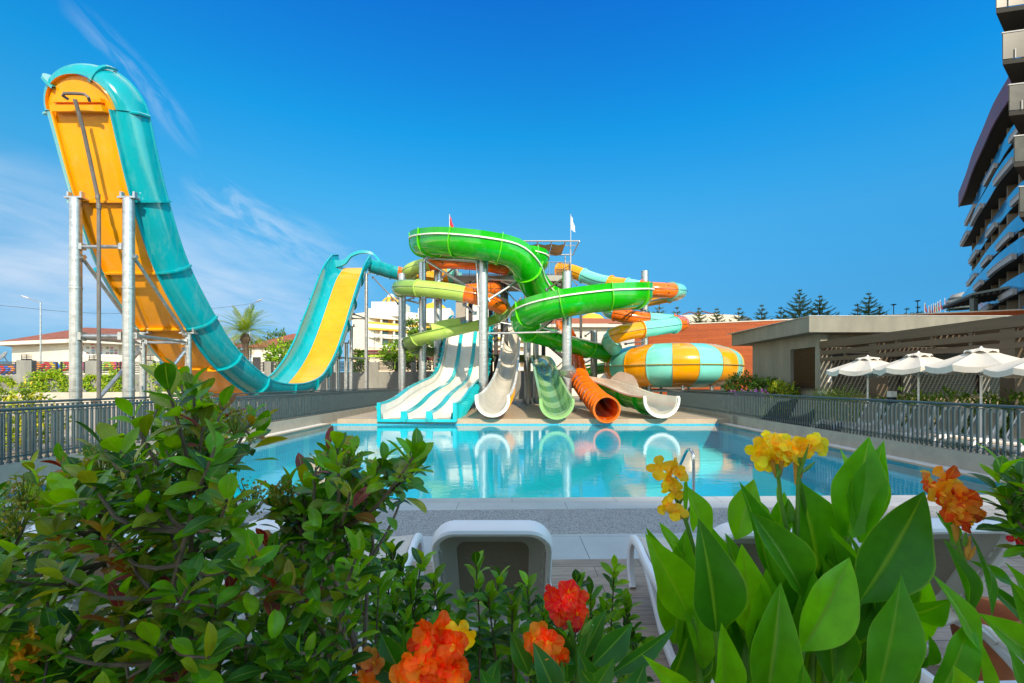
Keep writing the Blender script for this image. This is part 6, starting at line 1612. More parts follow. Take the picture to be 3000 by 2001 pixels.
def make_lounger(label, group, ang=62):
    rt = thing('sun_lounger', label, 'sun lounger', (0, 0, 0), group)
    def beam(g, path, x, w, h):
        pts = spline([V((x, y, z)) for y, z in path], .05); rows = []
        for i, p in enumerate(pts):
            t = (pts[min(i + 1, len(pts) - 1)] - pts[max(0, i - 1)]).normalized(); n = t.cross(V((1, 0, 0))).normalized()
            e = h / 2; f = w / 2
            rows.append([p + V((sx * f, 0, 0)) + n * (sn * e) for sx, sn in ((-1, -.6), (-.6, -1), (.6, -1), (1, -.6), (1, .6), (.6, 1), (-.6, 1), (-1, .6))])
        g.grid(rows, closed=True); g.poly(rows[0]); g.poly(rows[-1][::-1])
    for s in (-1, 1):
        g = MB(); beam(g, [(.0, .31), (.35, .335), (.9, .345), (1.35, .375), (1.62, .425), (1.80, .40), (1.89, .26), (1.87, .10), (1.80, .0)], s * .335, .05, .075); g.build('side_rail', PLAS, rt)
        g = MB(); beam(g, [(1.50, .395), (1.36, .36), (1.14, .22), (.92, .08), (.70, .02)], s * .335, .046, .07); g.build('leg', PLAS, rt)
        g = MB(); beam(g, [(.42, .325), (.28, .24), (.17, .10), (.14, .0)], s * .335, .046, .065); g.build('leg', PLAS, rt)
    g = MB()
    for y, z in ((.04, .31), (.66, .33), (1.2, .34), (1.83, .37)):
        g = MB(); g.bar((-.32, y, z), (.32, y, z), .05, .05); g.build('cross_bar', PLAS, rt)
    g = MB(); rows = [[V((x, y, z - .02 * (1 - (x / .3) ** 2))) for x in (-.305, -.15, 0, .15, .305)] for y, z in ((.68, .375), (.9, .37), (1.1, .375), (1.3, .395), (1.5, .425), (1.68, .45), (1.8, .43))]
    g.grid(rows); g.grid([[p - V((0, 0, .012)) for p in r] for r in rows]); g.build('seat', SLING, rt)
    # backrest in its own axes: across, along the back, towards the rear
    a = R(ang); hy, hz = .64, .35; al = V((0, -math.cos(a), math.sin(a))); bk = V((0, -math.sin(a), -math.cos(a)))
    def q(x, l, b_): return V((x, hy, hz)) + al * l + bk * b_
    def loop(w, h, r, l0, b_, arch=.02): return [q(x, l0 + l, b_) for x, l in rrect(w, h, r, 6, arch)]
    g = MB(); H_ = .74
    g.grid([loop(.50, H_ - .08, .09, .03, -.012), loop(.585, H_, .105, -.01, -.012), loop(.605, H_ + .02, .115, -.02, .010), loop(.605, H_ + .02, .115, -.02, .070), loop(.590, H_, .105, -.01, .082), loop(.560, H_ - .03, .10, .005, .082), loop(.545, H_ - .05, .095, .015, .070), loop(.535, H_ - .06, .09, .02, .030)], closed=True)
    bf = g.build('backrest_frame', PLAS, rt)
    g = MB(); g.grid([loop(.535, H_ - .06, .09, .02, .031), loop(.50, H_ - .10, .085, .04, .014), loop(.385, H_ - .27, .05, .125, .004, .03), loop(.375, H_ - .28, .05, .13, -.006, .03)], closed=True); g.build('inner_frame', PLAG, bf)
    g = MB(); L = loop(.44, H_ - .20, .05, .09, -.004, .03); c = sum(L, V()) / len(L); n0 = len(g.v); g.v += L + [c]
    for k in range(len(L)): g.face((n0 + k, n0 + (k + 1) % len(L), n0 + len(L)))
    g.build('textile_panel', TEXT, bf)
    for s in (-1, 1):
        g = MB(); g.bar(q(s * .264, .16, .055), q(s * .264, .60, .055), .010, .014, up=bk)
        for k in range(7):
            p = q(s * .262, .16 + .065 * k, .05); g.bar(p, p + al * .022, .014, .022, up=bk)
        g.build('clip_rail', PLAG, bf, smooth=False)
        g = MB(); g.bar(q(s * .235, .10, .03), q(s * .262, .19, .07), .03, .02); g.bar(q(s * .25, .12, .06), V((s * .30, .36, .33)), .03, .025); g.build('brace', PLAG, bf, smooth=False)
    return rt
def dup_group(root, loc, rot, label, group=None):
    c = copy_tree(root); c.location = loc; c.rotation_euler = (0, 0, rot); c['label'] = label
    if group: c['group'] = group
    return c
GL = 'white loungers on the near deck'
L0 = make_lounger('white lounger in the middle of the near deck showing its brown backrest', GL)
L0.location = (-.10, 1.98, 0)
dup_group(L0, (-1.08, 2.0, 0), R(1), 'white lounger left of the middle one, behind the red leaved shrub')
dup_group(L0, (-2.15, 1.98, 0), R(-1), 'white lounger farthest left, mostly hidden by the big shrub')
dup_group(L0, (1.27, 1.95, 0), R(-2), 'white lounger behind the big canna leaves with its arched legs showing')
dup_group(L0, (2.26, 2.02, 0), R(2), 'white lounger beside the clay pot, behind the orange canna flower')
GT = 'loungers on the terrace behind the right railing'
tl_lab = ['terrace lounger nearest the right edge of the photo', 'second terrace lounger from the right edge', 'third terrace lounger from the right edge', 'fourth terrace lounger from the right edge', 'middle terrace lounger below the second white parasol', 'terrace lounger left of the second parasol pole', 'terrace lounger beside the dark bollard lamp', 'terrace lounger next to the farthest one by the grass tuft', 'terrace lounger farthest from the camera, by the grass tuft']
for k in range(9):
    dup_group(L0, (11.15 + .02 * k, 6.9 + .86 * k, .10), R(90 + rnd.uniform(-3, 3)), tl_lab[k] + ', white with beige sling', GT)

# ------------------------------------------------------------------ pool handrail and pot
hr = thing('pool_handrail', 'bent stainless steel handrail at the near edge of the pool', 'handrail', (2.6, 6.5, 0))
STN = mat('stainless', (.62, .62, .62), .18, 1.0, nz=(6, .05))
g = MB(); g.tube(spline([V((2.6, 6.52, 0)), V((2.6, 6.52, .55)), V((2.6, 6.55, .68)), V((2.6, 6.66, .72)), V((2.6, 6.82, .64)), V((2.6, 7.25, .15)), V((2.6, 7.40, -.4))], .04), .022, 12); g.build('rail', STN, hr)
g = MB(); g.lathe([(.05, 0), (.05, .012), (.024, .03)], (2.6, 6.52, 0), 14); g.build('anchor_plate', STN, hr)
TERR = mat('terracotta', (.42, .135, .05), .75, nz=(5, .2))
pt = thing('clay_pot', 'orange clay pot standing beside the right lounger', 'pot', (2.72, 2.6, 0))
g = MB(); g.lathe([(.001, 0), (.10, 0), (.125, .10), (.155, .24), (.16, .31), (.15, .345), (.165, .36), (.172, .40), (.16, .42), (.14, .41), (.135, .33), (.001, .30)], (2.72, 2.6, 0), 32); g.build('pot', TERR, pt)

# ------------------------------------------------------------------ glossy shrubs in front
LEAFG = leaf_mat('leaf_glossy', .38, .36, blotch=.3, coat=.18)
DG = [(.075, .25, .004), (.12, .34, .004), (.028, .105, .010), (.19, .42, .005), (.050, .175, .008)]
OLV = [(.20, .27, .014), (.28, .29, .015), (.17, .21, .015)]
REDL = [(.24, .055, .04), (.30, .06, .06), (.22, .09, .02), (.36, .17, .02)]
def inside(poly, x, y):
    c = False; j = len(poly) - 1
    for i in range(len(poly)):
        if (poly[i][1] > y) != (poly[j][1] > y) and x < (poly[j][0] - poly[i][0]) * (y - poly[i][1]) / (poly[j][1] - poly[i][1]) + poly[i][0]: c = not c
        j = i
    return c
def rosette(g, p, ax, n, size, pal, r, spread=(.35, 1.35)):
    ax = V(ax).normalized(); e1 = ax.orthogonal().normalized(); e2 = ax.cross(e1); a0 = r.uniform(0, 6.28)
    for k in range(n):
        az = a0 + 2.4 * k; th = lerp(spread[0], spread[1], (k + r.uniform(-.3, .3)) / max(1, n - 1))
        rd = e1 * math.cos(az) + e2 * math.sin(az); d = ax * math.cos(th) + rd * math.sin(th)
        nrm = ax * math.sin(th) - rd * math.cos(th) + rand_dir(r) * .25
        g.leaf(p - ax * (.012 * k), d, nrm, size * r.uniform(.75, 1.15), size * r.uniform(.38, .50), curl=r.uniform(.1, .9), fold=r.uniform(.1, .4), nl=6, nw=2, col=jit(r.choice(pal), .2, r), wav=.06, tw=r.uniform(-.3, .3))
def big_shrub(name, label, base, poly, n, dr, size, seed, red=.12, olv=.2, mains=10, fl=()):
    r = random.Random(seed); rt = thing(name, label, 'shrub', base); b = V(base)
    xs = [q[0] for q in poly]; ys = [q[1] for q in poly]; tips = []
    tries = 0
    while len(tips) < n and tries < 60000:
        tries += 1
        x, y = r.uniform(min(xs), max(xs)), r.uniform(min(ys), max(ys))
        if not inside(poly, x, y): continue
        p = P(x, y, r.uniform(*dr))
        if any((p - q).length < size * .62 for q in tips): continue
        tips.append(p)
    s = MB(); nodes = []
    for k in range(mains):
        t = r.choice(tips); st = b + V((r.uniform(-.25, .25), r.uniform(-.12, .12), 0)); en = t.lerp(st, .12)
        pts = spline([st, st.lerp(en, .35) + V((r.uniform(-.08, .08), 0, .08)), st.lerp(en, .7) + rand_dir(r) * .06, en], .08)
        s.tube(pts, .014, 7, r1=.005); nodes += [(q, i / len(pts)) for i, q in enumerate(pts) if i > len(pts) * .35]
    g = MB()
    for t in tips:
        cand = [q for q, _ in nodes if q.z < t.z + .02] or [q for q, _ in nodes]
        q = min(cand, key=lambda c: (c - t).length + .4 * abs(c.z - t.z + .12)); mid = q.lerp(t, .55) + V((0, 0, -.03)) + rand_dir(r) * .02
        pts = spline([q, mid, t], .05); s.tube(pts, .0055, 5, r1=.003)
        ax = (t - mid).normalized() * .6 + V((r.uniform(-.3, .3), r.uniform(-.45, .1), .8))
        u = r.random()
        pal = DG + (OLV if u < olv * 2 else [])
        if u > 1 - red: pal = REDL + OLV + DG[:2]
        fresh = r.random() < .17
        rosette(g, t, (0, -.15, 1) if fresh else ax, r.randint(6, 9), size * r.uniform(.75, 1.15), [(.22, .42, .008), (.16, .36, .008), (.12, .28, .008)] if fresh else pal, r, (.2, .9) if fresh else (.35, 1.35))
        if (t - q).length > .10:
            for j in range(2): rosette(g, q.lerp(t, .45 + .3 * j), ax, 3, size * .95, DG + OLV[:1], r, (.8, 1.5))
    s.build('stems', BARK, rt); g.build('foliage', LEAFG, rt, angle=None)
    for (x, y, d, rr) in fl:
        c = P(x, y, d); f = MB()
        for _ in range(110):
            q = c + rand_dir(r) * rr * r.uniform(.3, 1) * V((1, 1, .7)).length * .6; f.leaf(q, rand_dir(r), rand_dir(r), .009, .008, nl=2, nw=1, col=jit(r.choice([(.30, .28, .03), (.22, .24, .03), (.30, .17, .03)]), .3, r))
            if _ % 4 == 0: f.tube([c - V((0, 0, rr)), q], .0012, 3, cap=False)
        f.build('flower_cluster', LEAFM, rt, angle=None)
    return rt
POLY_A = [(-120, 1440), (40, 1400), (90, 1350), (230, 1345), (280, 1290), (255, 1215), (330, 1215), (400, 1180), (520, 1130), (600, 1115), (690, 1110), (715, 1190), (770, 1290), (740, 1350), (700, 1420), (760, 1500), (820, 1640), (860, 1760), (800, 2080), (-120, 2080)]
POLY_A = [(x, y - 22 if y < 1300 else y) for x, y in POLY_A]
big_shrub('evergreen_shrub', 'tall leafy shrub with reddish leaves filling the lower left', V((-1.15, 1.25, 0)), POLY_A, 200, (.92, 1.62), .076, 5, red=.26, olv=.34, mains=16,
          fl=((300, 1345, 1.15, .05), (690, 1225, 1.1, .045), (740, 1450, 1.1, .05), (70, 1440, 1.1, .05), (45, 1510, 1.05, .05), (420, 1650, 1.05, .04), (370, 1770, 1.0, .05), (540, 1250, 1.2, .05), (240, 1420, 1.2, .05)))
POLY_B = [(800, 1450), (860, 1390), (930, 1345), (960, 1300), (1040, 1320), (1110, 1330), (1180, 1300), (1235, 1330), (1215, 1390), (1150, 1440), (1075, 1500), (1060, 1560), (1085, 1640), (1075, 1760), (1010, 1860), (960, 2080), (700, 2080), (780, 1800), (780, 1600)]
big_shrub('evergreen_shrub', 'dark green shrub with spreading branches in front of the pool, right of the tall one', V((-.62, 1.30, 0)), POLY_B, 92, (1.0, 1.55), .074, 9, red=.10, olv=.16, mains=10, fl=((1010, 1335, 1.2, .05), (1000, 1395, 1.15, .04), (830, 1440, 1.2, .04)))
POLY_E = [(2900, 1330), (2960, 1330), (3080, 1330), (3080, 1640), (2985, 1600), (2960, 1480), (2925, 1400)]
big_shrub('evergreen_shrub', 'dark green shrub sprig reaching in at the right edge', V((1.72, 1.35, 0)), POLY_E, 22, (1.25, 1.5), .080, 21, red=0, olv=.1, mains=4)
# low shrubs built from upright shoots
def shoots(label, tips, base, d_r, seed, size=.084, nl=(4, 6), pal=None):
    r = random.Random(seed); rt = thing('low_shrub', label, 'shrub', base, 'low glossy shrubs between the loungers'); s = MB(); g = MB()
    for (x, y) in tips:
        d = r.uniform(*d_r); t = P(x, y, d); st = V((t.x + r.uniform(-.06, .06), t.y + r.uniform(-.05, .1), t.z - r.uniform(.40, .55)))
        pts = spline([st, st.lerp(t, .5) + rand_dir(r) * .015, t], .04); s.tube(pts, .005, 5, r1=.0025)
        s.tube([st, V((lerp(st.x, base[0], .5), base[1], 0))], .006, 5)
        n = len(pts)
        for i in range(1, n):
            u = i / n
            ax = (pts[min(i + 1, n - 1)] - pts[i - 1]).normalized() + V((0, -.15, 0))
            rosette(g, pts[i], ax, 2 if u < .75 else 4, size * (1.1 - .25 * u), (pal or DG) + ([(.16, .33, .012), (.22, .40, .015)] if u > .8 else []), r, (.35, .8) if u > .8 else (.7, 1.25))
    s.build('stems', BARK, rt); g.build('foliage', LEAFG, rt, angle=None); return rt
shoots('low glossy shrub in front of the middle lounger', [(1395, 1655), (1462, 1688), (1545, 1715), (1430, 1745), (1500, 1760), (1365, 1760), (1590, 1780), (1340, 1830), (1420, 1840), (1500, 1850), (1575, 1860), (1460, 1900), (1380, 1900)], (-.02, 1.7, 0), (1.5, 1.8), 3)
shoots('low glossy shrub between the big shrubs and the middle lounger', [(1110, 1690), (1175, 1655), (1235, 1640), (1270, 1700), (1200, 1720), (1150, 1760), (1250, 1770), (1110, 1790), (1190, 1820), (1290, 1790), (1090, 1560), (1130, 1580), (1150, 1620)], (-.5, 1.65, 0), (1.4, 1.75), 4)
shoots('low glossy shrub just left of the big canna leaves', [(1690, 1702), (1800, 1668), (1730, 1745), (1835, 1765), (1770, 1790), (1690, 1800), (1640, 1790), (1850, 1850), (1740, 1850), (1800, 1900), (1880, 1905), (1660, 1880)], (.42, 1.75, 0), (1.55, 1.85), 6)
shoots('low dark shrub filling the bottom left corner', [(x, y) for x in range(-40, 820, 95) for y in (1860, 1930)], (-1.0, 1.1, 0), (1.0, 1.25), 8, size=.075)

# ------------------------------------------------------------------ cannas
CANL = leaf_mat('canna_leaf', .40, .42, veins=.06, nvein=210, rib=(.24, .42, .03), blotch=.12, coat=.05)
CG = [(.085, .31, .003), (.13, .40, .003), (.045, .20, .006), (.19, .48, .004), (.06, .25, .004)]
def px_leaf(rt, bx, by, bd, tx, ty, td, wpx, yaw=0.0, curl=.25, fold=.22, col=None, wav=.16, name='leaf'):
    B_, T_ = P(bx, by, bd), P(tx, ty, td); d = T_ - B_; L_ = d.length; w_ = wpx * (bd + td) / 2 / F
    n = V((math.sin(yaw), -math.cos(yaw), .25)); dn = d.normalized(); n = (n - dn * n.dot(dn)).normalized()
    d2 = (dn + n * (curl * .5)).normalized()      # leave along a slightly raised line so that the curled tip lands near T_
    g = MB(); g.leaf(B_, d2, n, L_ * (1 + curl * curl / 24), .90 * w_ / max(.35, math.cos(yaw) ** .6), curl=curl * rnd.uniform(.8, 1.5), fold=fold * rnd.uniform(1.3, 3.2), tw=rnd.uniform(-.45, .45), nl=16, nw=5, col=col or jit(rnd.choice(CG), .12), shape=1, wav=wav)
    return g.build(name, CANL, rt, angle=None)
STEMC = mat('canna_stem', (.10, .24, .02), .45, nz=(8, .2))
def stem(rt, pts, r=.010, r1=None, m=None, name='stem'):
    g = MB(); g.tube(spline([V(p) for p in pts], .04), r, 8, r1=r1); return g.build(name, m or STEMC, rt)
PET = {}
def petal_mat(nm):
    if nm not in PET:
        PET[nm] = leaf_mat(nm, .55, .34, rib=(.85, .60, .01) if 'yellow' in nm else (.85, .32, .01), blotch=.15, satmul=1.25)
    return PET[nm]
def flower(rt, florets, d, pal, size=.05, np_=6, name='flower', mid=None, seed=1, throat=(.80, .45, .02)):
    r = random.Random(seed); g = MB()
    for (x, y) in florets:
        c = P(x, y, d + r.uniform(-.03, .03)); ax = (V((r.uniform(-.7, .7), -1, r.uniform(-.2, .7)))).normalized(); e1 = ax.orthogonal().normalized(); e2 = ax.cross(e1); a0 = r.uniform(0, 6)
        for k in range(np_):
            az = a0 + 2 * PI * k / np_ + r.uniform(-.3, .3); th = r.uniform(.7, 1.4); rd = e1 * math.cos(az) + e2 * math.sin(az)
            dd = ax * math.cos(th) + rd * math.sin(th); nn = ax * math.sin(th) - rd * math.cos(th)
            g.leaf(c, dd, nn, size * r.uniform(.8, 1.25), size * r.uniform(.75, 1.05), curl=r.uniform(.3, 1.1), fold=r.uniform(-.2, .3), nl=8, nw=4, col=jit(r.choice(pal), .12, r), shape=2, wav=.35)
        for k in range(2): g.leaf(c, ax + rand_dir(r) * .4, rand_dir(r), size * .55, size * .3, curl=.6, nl=4, nw=1, col=throat, shape=2)
    return g.build(name, petal_mat('petal_yellow' if pal[0][1] > .45 else 'petal'), rt, angle=None)
# big clump on the right
cA = thing('canna_plant', 'tall canna clump with broad green leaves and yellow flowers', 'plant', (.78, 1.55, 0), 'canna plants')
for a in ((2022, 1815, 1.42, 1886, 1560, 1.38, 140, .15, .3), (2098, 1850, 1.36, 2052, 1522, 1.34, 172, -.1, .35), (2265, 1730, 1.55, 2165, 1410, 1.52, 105, .5, .2), (2352, 1745, 1.45, 2192, 1500, 1.50, 135, .45, .45),
          (2402, 1700, 1.62, 2335, 1405, 1.66, 215, 0, .25), (2480, 1580, 1.60, 2545, 1278, 1.62, 150, -.3, .2), (2486, 1570, 1.66, 2470, 1310, 1.64, 95, .5, .3), (2520, 1590, 1.58, 2590, 1290, 1.6, 80, -.9, .3), (2515, 1765, 1.40, 2708, 1438, 1.46, 195, -.15, .25), (2348, 1905, 1.30, 2494, 1632, 1.36, 150, -.2, .3),
          (2118, 2060, 1.25, 2112, 1822, 1.22, 108, .1, .3), (2240, 2080, 1.28, 2290, 1705, 1.32, 140, -.25, .2), (2560, 2070, 1.25, 2640, 1680, 1.34, 165, -.25, .25), (2060, 1960, 1.42, 2010, 1690, 1.45, 110, .3, .2),
          (2070, 1590, 1.60, 1998, 1415, 1.66, 80, .4, .4), (2155, 1580, 1.68, 2210, 1402, 1.72, 95, -.3, .4), (2220, 1560, 1.7, 2180, 1430, 1.72, 80, .2, .2), (2270, 1590, 1.72, 2300, 1440, 1.74, 70, 0, .3), (1992, 1640, 1.56, 1928, 1530, 1.6, 45, .7, .2), (2010, 1640, 1.5, 1940, 1548, 1.52, 30, .9, .2),
          (2200, 1860, 1.48, 2170, 1590, 1.5, 130, -.2, .3), (2300, 1960, 1.45, 2330, 1700, 1.5, 120, .3, .2), (2440, 2010, 1.42, 2420, 1740, 1.48, 130, -.1, .2), (2190, 2040, 1.4, 2230, 1800, 1.44, 100, .4, .2), (2040, 2060, 1.3, 1892, 1925, 1.22, 70, .2, .5), (2180, 1760, 1.6, 2120, 1560, 1.62, 110, .3, .3), (2450, 1850, 1.52, 2560, 1600, 1.56, 130, -.3, .2), (2330, 2060, 1.2, 2360, 1950, 1.18, 60, 0, .5), (2300, 1720, 1.66, 2240, 1560, 1.68, 110, .2, .2), (2420, 2070, 1.15, 2470, 1960, 1.12, 70, 0, .7)):
    px_leaf(cA, *a)
gx = lambda px, d: (px - CX) / F * d
for (x, y, d), (x2, d2) in (((2098, 1850, 1.36), (2120, 1.38)), ((2022, 1815, 1.42), (2070, 1.45)), ((2320, 1700, 1.5), (2340, 1.5)), ((2348, 1905, 1.30), (2320, 1.36)), ((2515, 1765, 1.4), (2430, 1.45)), ((2402, 1700, 1.62), (2370, 1.6)), ((2485, 1575, 1.6), (2400, 1.58)), ((2265, 1730, 1.55), (2230, 1.5))):
    stem(cA, [P(x, y, d), P((x + x2) / 2, y + 130, (d + d2) / 2), V((gx(x2, d2), d2, .3)), V((gx(x2, d2), d2, 0))], .010, .016)
YF_ = [(.88, .66, .006), (.90, .72, .010), (.84, .56, .006)]
YFD = [(.80, .50, .01), (.74, .42, .01), (.86, .60, .01)]
flower(cA, [(2235, 1290), (2262, 1300), (2222, 1325), (2270, 1335), (2240, 1350), (2295, 1325), (2255, 1310), (2285, 1300)], 1.6, YF_, .045, 6, seed=2)
flower(cA, [(2340, 1305), (2372, 1310), (2318, 1335), (2385, 1300), (2330, 1320)], 1.62, YF_, .045, 5, seed=3)
flower(cA, [(1935, 1365), (1970, 1372), (1950, 1400), (1985, 1390)], 1.52, YFD, .042, 4, seed=4)
flower(cA, [(1962, 1420), (1975, 1440)], 1.52, YFD, .040, 4, seed=5); flower(cA, [(1952, 1480), (1985, 1500)], 1.5, YFD, .036, 4, seed=6)
for pts in (((2275, 1360), (2283, 1420), (2290, 1480), (2330, 1650)), ((2340, 1340), (2338, 1420), (2335, 1560), (2318, 1640)), ((1975, 1450), (1990, 1480), (2012, 1535), (2040, 1640))):
    stem(cA, [P(x, y, 1.58) for x, y in pts], .006, .009)
DRY = mat('dry_petal_tube', (.50, .25, .03), .6, nz=(20, .25))
for x, y, x2, y2 in ((2290, 1350, 2285, 1395), (2262, 1350, 2274, 1400), (2330, 1340, 2332, 1420), (2350, 1340, 2345, 1400), (1990, 1490, 1996, 1520), (1965, 1430, 1980, 1455)):
    stem(cA, [P(x, y, 1.585), P(x2, y2, 1.585)], .009, .005, DRY, 'floral_tube')
for x, y, x2, y2 in ((2342, 1390, 2370, 1300), (2350, 1385, 2388, 1352), (2275, 1400, 2290, 1372), (1990, 1480, 2005, 1440), (2010, 1530, 2022, 1480)):
    g = MB(); B_, T_ = P(x, y, 1.57), P(x2, y2, 1.57); g.tube([B_, B_.lerp(T_, .5), T_], [.004, .0065, .001], 6); g.build('bud', STEMC, cA)
rf = random.Random(77)
for k in range(46):
    bx = rf.uniform(1960, 2660); bd = rf.uniform(1.46, 1.85); by = rf.uniform(1800, 2060); ty = by - rf.uniform(230, 340)
    px_leaf(cA, bx, by, bd, bx + rf.uniform(-110, 110), max(ty, 1500), bd + rf.uniform(-.03, .06), rf.uniform(95, 150), rf.uniform(-.6, .6), rf.uniform(.1, .5), rf.uniform(.2, .45))
# bracts below the flowers
for a in ((2290, 1510, 1.62, 2275, 1425, 1.62, 30, .2, .2), (2300, 1540, 1.6, 2312, 1460, 1.6, 42, 0, .3), (2345, 1540, 1.63, 2345, 1400, 1.64, 30, 0, .1), (2005, 1520, 1.52, 2008, 1378, 1.53, 18, .3, .1), (2030, 1560, 1.5, 2022, 1470, 1.5, 24, .2, .2)): px_leaf(cA, *a, name='bract')

cB = thing('canna_plant', 'canna with wilting orange flower head in front of the right lounger', 'plant', (1.35, 1.38, 0), 'canna plants')
for a in ((2735, 2060, 1.25, 2838, 1800, 1.32, 130, -.2, .5), (2845, 1800, 1.35, 2755, 1575, 1.38, 85, .4, .25), (2880, 1930, 1.28, 2728, 1682, 1.34, 80, .5, .35), (2905, 1810, 1.36, 2845, 1560, 1.4, 60, .6, .2), (2800, 1600, 1.5, 2738, 1500, 1.52, 70, .2, .3), (2660, 1800, 1.5, 2790, 1760, 1.4, 90, 0, .4), (2690, 1950, 1.3, 2720, 1860, 1.26, 70, .2, .8), (2600, 2060, 1.3, 2680, 1850, 1.34, 90, -.3, .2), (2890, 2070, 1.25, 2850, 1850, 1.3, 70, .2, .2), (2800, 2070, 1.15, 2810, 1960, 1.12, 110, 0, .6)): px_leaf(cB, *a)
OF_ = [(.72, .20, .01), (.78, .30, .012), (.66, .10, .008), (.74, .40, .02)]
flower(cB, [(2720, 1420), (2745, 1440), (2770, 1410), (2790, 1440)], 1.40, OF_, .048, 5, seed=12)
flower(cB, [(2770, 1480), (2800, 1485), (2820, 1460), (2835, 1490)], 1.38, OF_, .045, 5, seed=13)
flower(cB, [(2800, 1520), (2775, 1510), (2830, 1520)], 1.38, [(.62, .06, .008), (.70, .20, .01), (.74, .40, .02)], .042, 4, seed=14)
stem(cB, [P(2802, 1530, 1.39), P(2805, 1590, 1.39), P(2825, 1650, 1.38), P(2840, 1770, 1.36), P(2850, 1960, 1.34), V((gx(2850, 1.34), 1.34, 0))], .007, .012)
stem(cB, [P(2798, 1540, 1.39), P(2804, 1588, 1.39)], .010, .006, DRY, 'floral_tube')
for x, y, x2, y2 in ((2828, 1640, 2842, 1570), (2836, 1640, 2858, 1600), (2815, 1655, 2805, 1625), (2825, 1600, 2830, 1560)):
    g = MB(); B_, T_ = P(x, y, 1.38), P(x2, y2, 1.38); g.tube([B_, B_.lerp(T_, .5), T_], [.005, .008, .002], 6); g.build('bud', DRY if x2 > 2835 else STEMC, cB)
cC = thing('canna_plant', 'canna leaves entering from the right edge above the clay pot', 'plant', (1.75, 1.42, 0), 'canna plants')
for a in ((3080, 1980, 1.3, 2872, 1795, 1.36, 120, .2, .3), (3040, 1860, 1.42, 2885, 1700, 1.46, 60, .4, .2), (3040, 1800, 1.42, 2938, 1645, 1.44, 60, .4, .2), (2975, 1720, 1.45, 2842, 1640, 1.5, 40, .5, .3), (3060, 1760, 1.4, 3010, 1590, 1.42, 90, 0, .3), (3080, 1900, 1.35, 2960, 1700, 1.4, 90, -.2, .2), (3010, 2080, 1.22, 2940, 1880, 1.26, 70, .3, .2), (3070, 2080, 1.2, 2985, 1890, 1.2, 90, .2, .3)): px_leaf(cC, *a)
stem(cC, [P(3040, 1800, 1.42), V((gx(3020, 1.42), 1.42, .3)), V((gx(3010, 1.42), 1.42, 0))], .01, .015)
flower(cC, [(2976, 1578), (2992, 1586)], 1.5, [(.70, .03, .02), (.62, .02, .02)], .03, 4, seed=15)

cD = thing('canna_plant', 'low canna with two red orange flower heads in front of the middle lounger', 'plant', (.15, 1.32, 0), 'canna plants')
for a in ((1690, 1945, 1.30, 1538, 1800, 1.36, 80, .2, .35), (1735, 1950, 1.30, 1856, 1822, 1.36, 85, -.2, .3), (1550, 1975, 1.24, 1494, 1848, 1.26, 62, .3, .2), (1790, 1975, 1.28, 1985, 1835, 1.34, 62, -.1, .4), (1700, 1940, 1.34, 1778, 1782, 1.38, 58, -.5, .15), (1640, 2060, 1.2, 1560, 1880, 1.24, 90, .2, .2), (1700, 2080, 1.18, 1800, 1925, 1.2, 80, -.2, .5), (1760, 2080, 1.2, 1690, 1900, 1.22, 80, .4, .2), (1450, 2060, 1.15, 1405, 1955, 1.13, 60, .2, .4), (1550, 2080, 1.12, 1520, 1965, 1.1, 50, 0, .3), (1830, 2080, 1.2, 1890, 1940, 1.24, 70, -.2, .3), (1620, 1960, 1.38, 1600, 1820, 1.4, 60, .2, .2), (1660, 2000, 1.3, 1665, 1870, 1.32, 60, 0, .2), (1730, 2000, 1.16, 1700, 1960, 1.14, 50, 0, .3), (1690, 1930, 1.29, 1722, 1790, 1.32, 34, .3, .1)): px_leaf(cD, *a, col=jit(rnd.choice([(.035, .155, .018), (.045, .18, .02), (.06, .20, .015)]), .1))
RF_ = [(.92, .13, .002), (.95, .19, .003), (.90, .085, .003), (.95, .26, .004)]
flower(cD, [(1560, 1875), (1585, 1860), (1610, 1880), (1575, 1905), (1605, 1910), (1630, 1925), (1615, 1895)], 1.27, RF_, .038, 6, seed=21)
RF2 = [(.88, .035, .002), (.92, .075, .002), (.85, .02, .004), (.88, .045, .03)]
flower(cD, [(1630, 1740), (1660, 1735), (1685, 1745), (1650, 1765), (1680, 1775), (1640, 1790), (1690, 1800), (1665, 1755), (1625, 1765)], 1.36, RF2, .038, 6, seed=22)
flower(cD, [(1650, 1815), (1685, 1825)], 1.36, [(.62, .10, .09), (.55, .02, .02)], .030, 5, seed=23)
for pts in (((1600, 1920), (1610, 1980), (1640, 2080)), ((1665, 1820), (1680, 1880), (1690, 1960), (1690, 2080)), ((1735, 1830), (1715, 1900), (1700, 2000))): stem(cD, [P(x, y, 1.31) for x, y in pts] + [V((gx(pts[-1][0], 1.31), 1.31, 0))], .006, .010)
for x, y, x2, y2 in ((1705, 1860, 1735, 1815), (1645, 2010, 1645, 1935), (1540, 1960, 1548, 1890)):
    g = MB(); B_, T_ = P(x, y, 1.28), P(x2, y2, 1.28); g.tube([B_, B_.lerp(T_, .5), T_], [.006, .011, .002], 7); g.build('bud', STEMC, cD)
cE = thing('canna_plant', 'canna with a big bright orange red flower cluster at the bottom', 'plant', (-.24, 1.15, 0), 'canna plants')
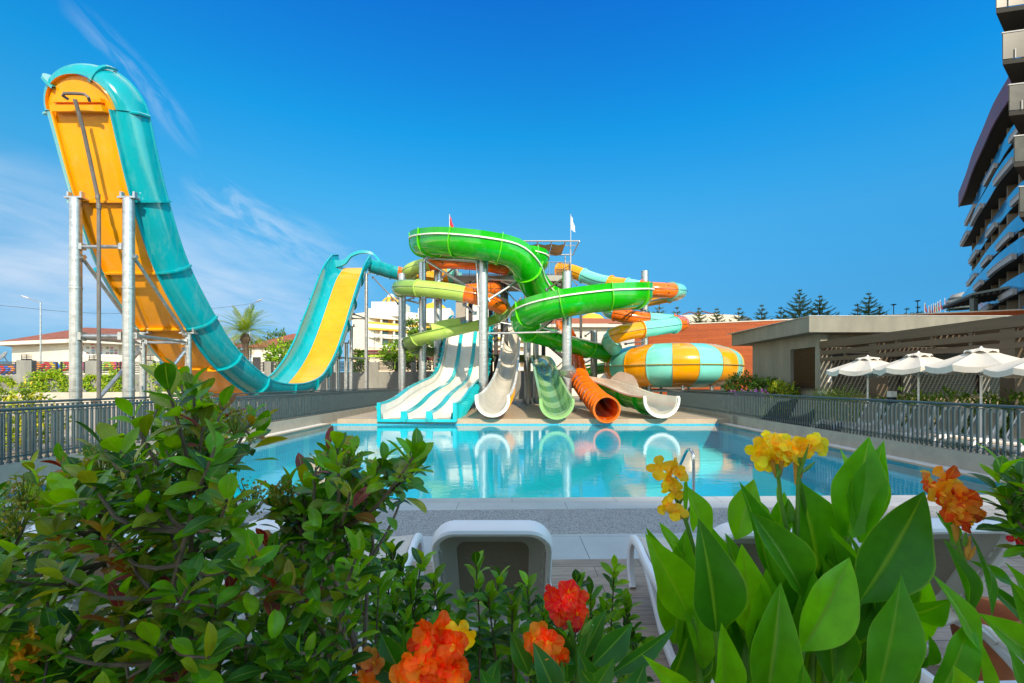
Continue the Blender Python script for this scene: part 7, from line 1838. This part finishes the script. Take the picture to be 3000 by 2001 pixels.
for a in ((1180, 1985, 1.16, 1115, 1855, 1.2, 85, .1, .2), (1195, 1995, 1.14, 1058, 1930, 1.16, 60, .2, .3), (1200, 2060, 1.15, 1240, 1880, 1.2, 60, -.3, .2), (1330, 2080, 1.1, 1390, 1960, 1.14, 60, -.2, .3), (1120, 2080, 1.08, 1010, 1975, 1.06, 60, .2, .3), (1420, 2060, 1.2, 1460, 1930, 1.24, 60, -.2, .2), (1185, 1960, 1.2, 1182, 1830, 1.2, 20, 0, .1)): px_leaf(cE, *a, col=jit(rnd.choice([(.035, .155, .018), (.045, .18, .02)]), .1))
flower(cE, [(1250, 1850), (1285, 1845), (1315, 1865), (1265, 1885), (1300, 1895), (1335, 1890), (1245, 1875)], 1.14, RF_, .043, 6, seed=31, throat=(.85, .5, .02))
flower(cE, [(1210, 1945), (1245, 1940), (1280, 1950), (1320, 1940), (1340, 1960), (1225, 1985), (1265, 1985), (1310, 1985), (1285, 2010), (1240, 2015), (1190, 1965), (1330, 2000)], 1.12, RF_, .041, 6, seed=32, throat=(.85, .5, .02))
flower(cE, [(1345, 1850), (1352, 1870)], 1.16, YF_, .036, 4, seed=33)
flower(cE, [(1085, 1930), (1098, 1940)], 1.14, [(.66, .10, .02), (.60, .05, .02), (.74, .28, .04)], .028, 5, seed=34)
flower(cE, [(1065, 2005)], 1.1, [(.80, .18, .01)], .034, 6, seed=35)
stem(cE, [P(1275, 1990, 1.15), V((gx(1270, 1.16), 1.16, .3)), V((gx(1265, 1.16), 1.16, 0))], .008, .012); stem(cE, [P(1095, 1890, 1.16), P(1120, 2040, 1.16), V((gx(1150, 1.16), 1.16, 0))], .004, .008)
cF = thing('canna_plant', 'orange yellow canna flower half hidden in the bottom left corner', 'plant', (-1.2, 1.0, 0), 'canna plants')
flower(cF, [(70, 1920), (100, 1935), (60, 1955), (95, 1970), (80, 1900)], 1.02, [(.75, .36, .01), (.78, .42, .02), (.72, .28, .01)], .040, 5, seed=41)
flower(cF, [(102, 1855)], 1.02, [(.76, .40, .02)], .034, 4, seed=42)
stem(cF, [P(85, 1960, 1.03), V((gx(90, 1.05), 1.05, .3)), V((gx(95, 1.05), 1.05, 0))], .007, .01)
for a in ((-40, 1900, 1.0, 66, 1790, 1.02, 75, 0, .5), (20, 2060, 1.0, -10, 1890, 1.0, 60, .3, .3), (150, 2070, .98, 60, 1990, 1.0, 50, .2, .4), (490, 2070, .98, 452, 1950, 1.0, 40, .2, .4), (500, 2070, .98, 590, 1945, 1.0, 45, -.2, .5)): px_leaf(cF, *a, col=jit(rnd.choice([(.12, .30, .01), (.20, .38, .012)]), .1))
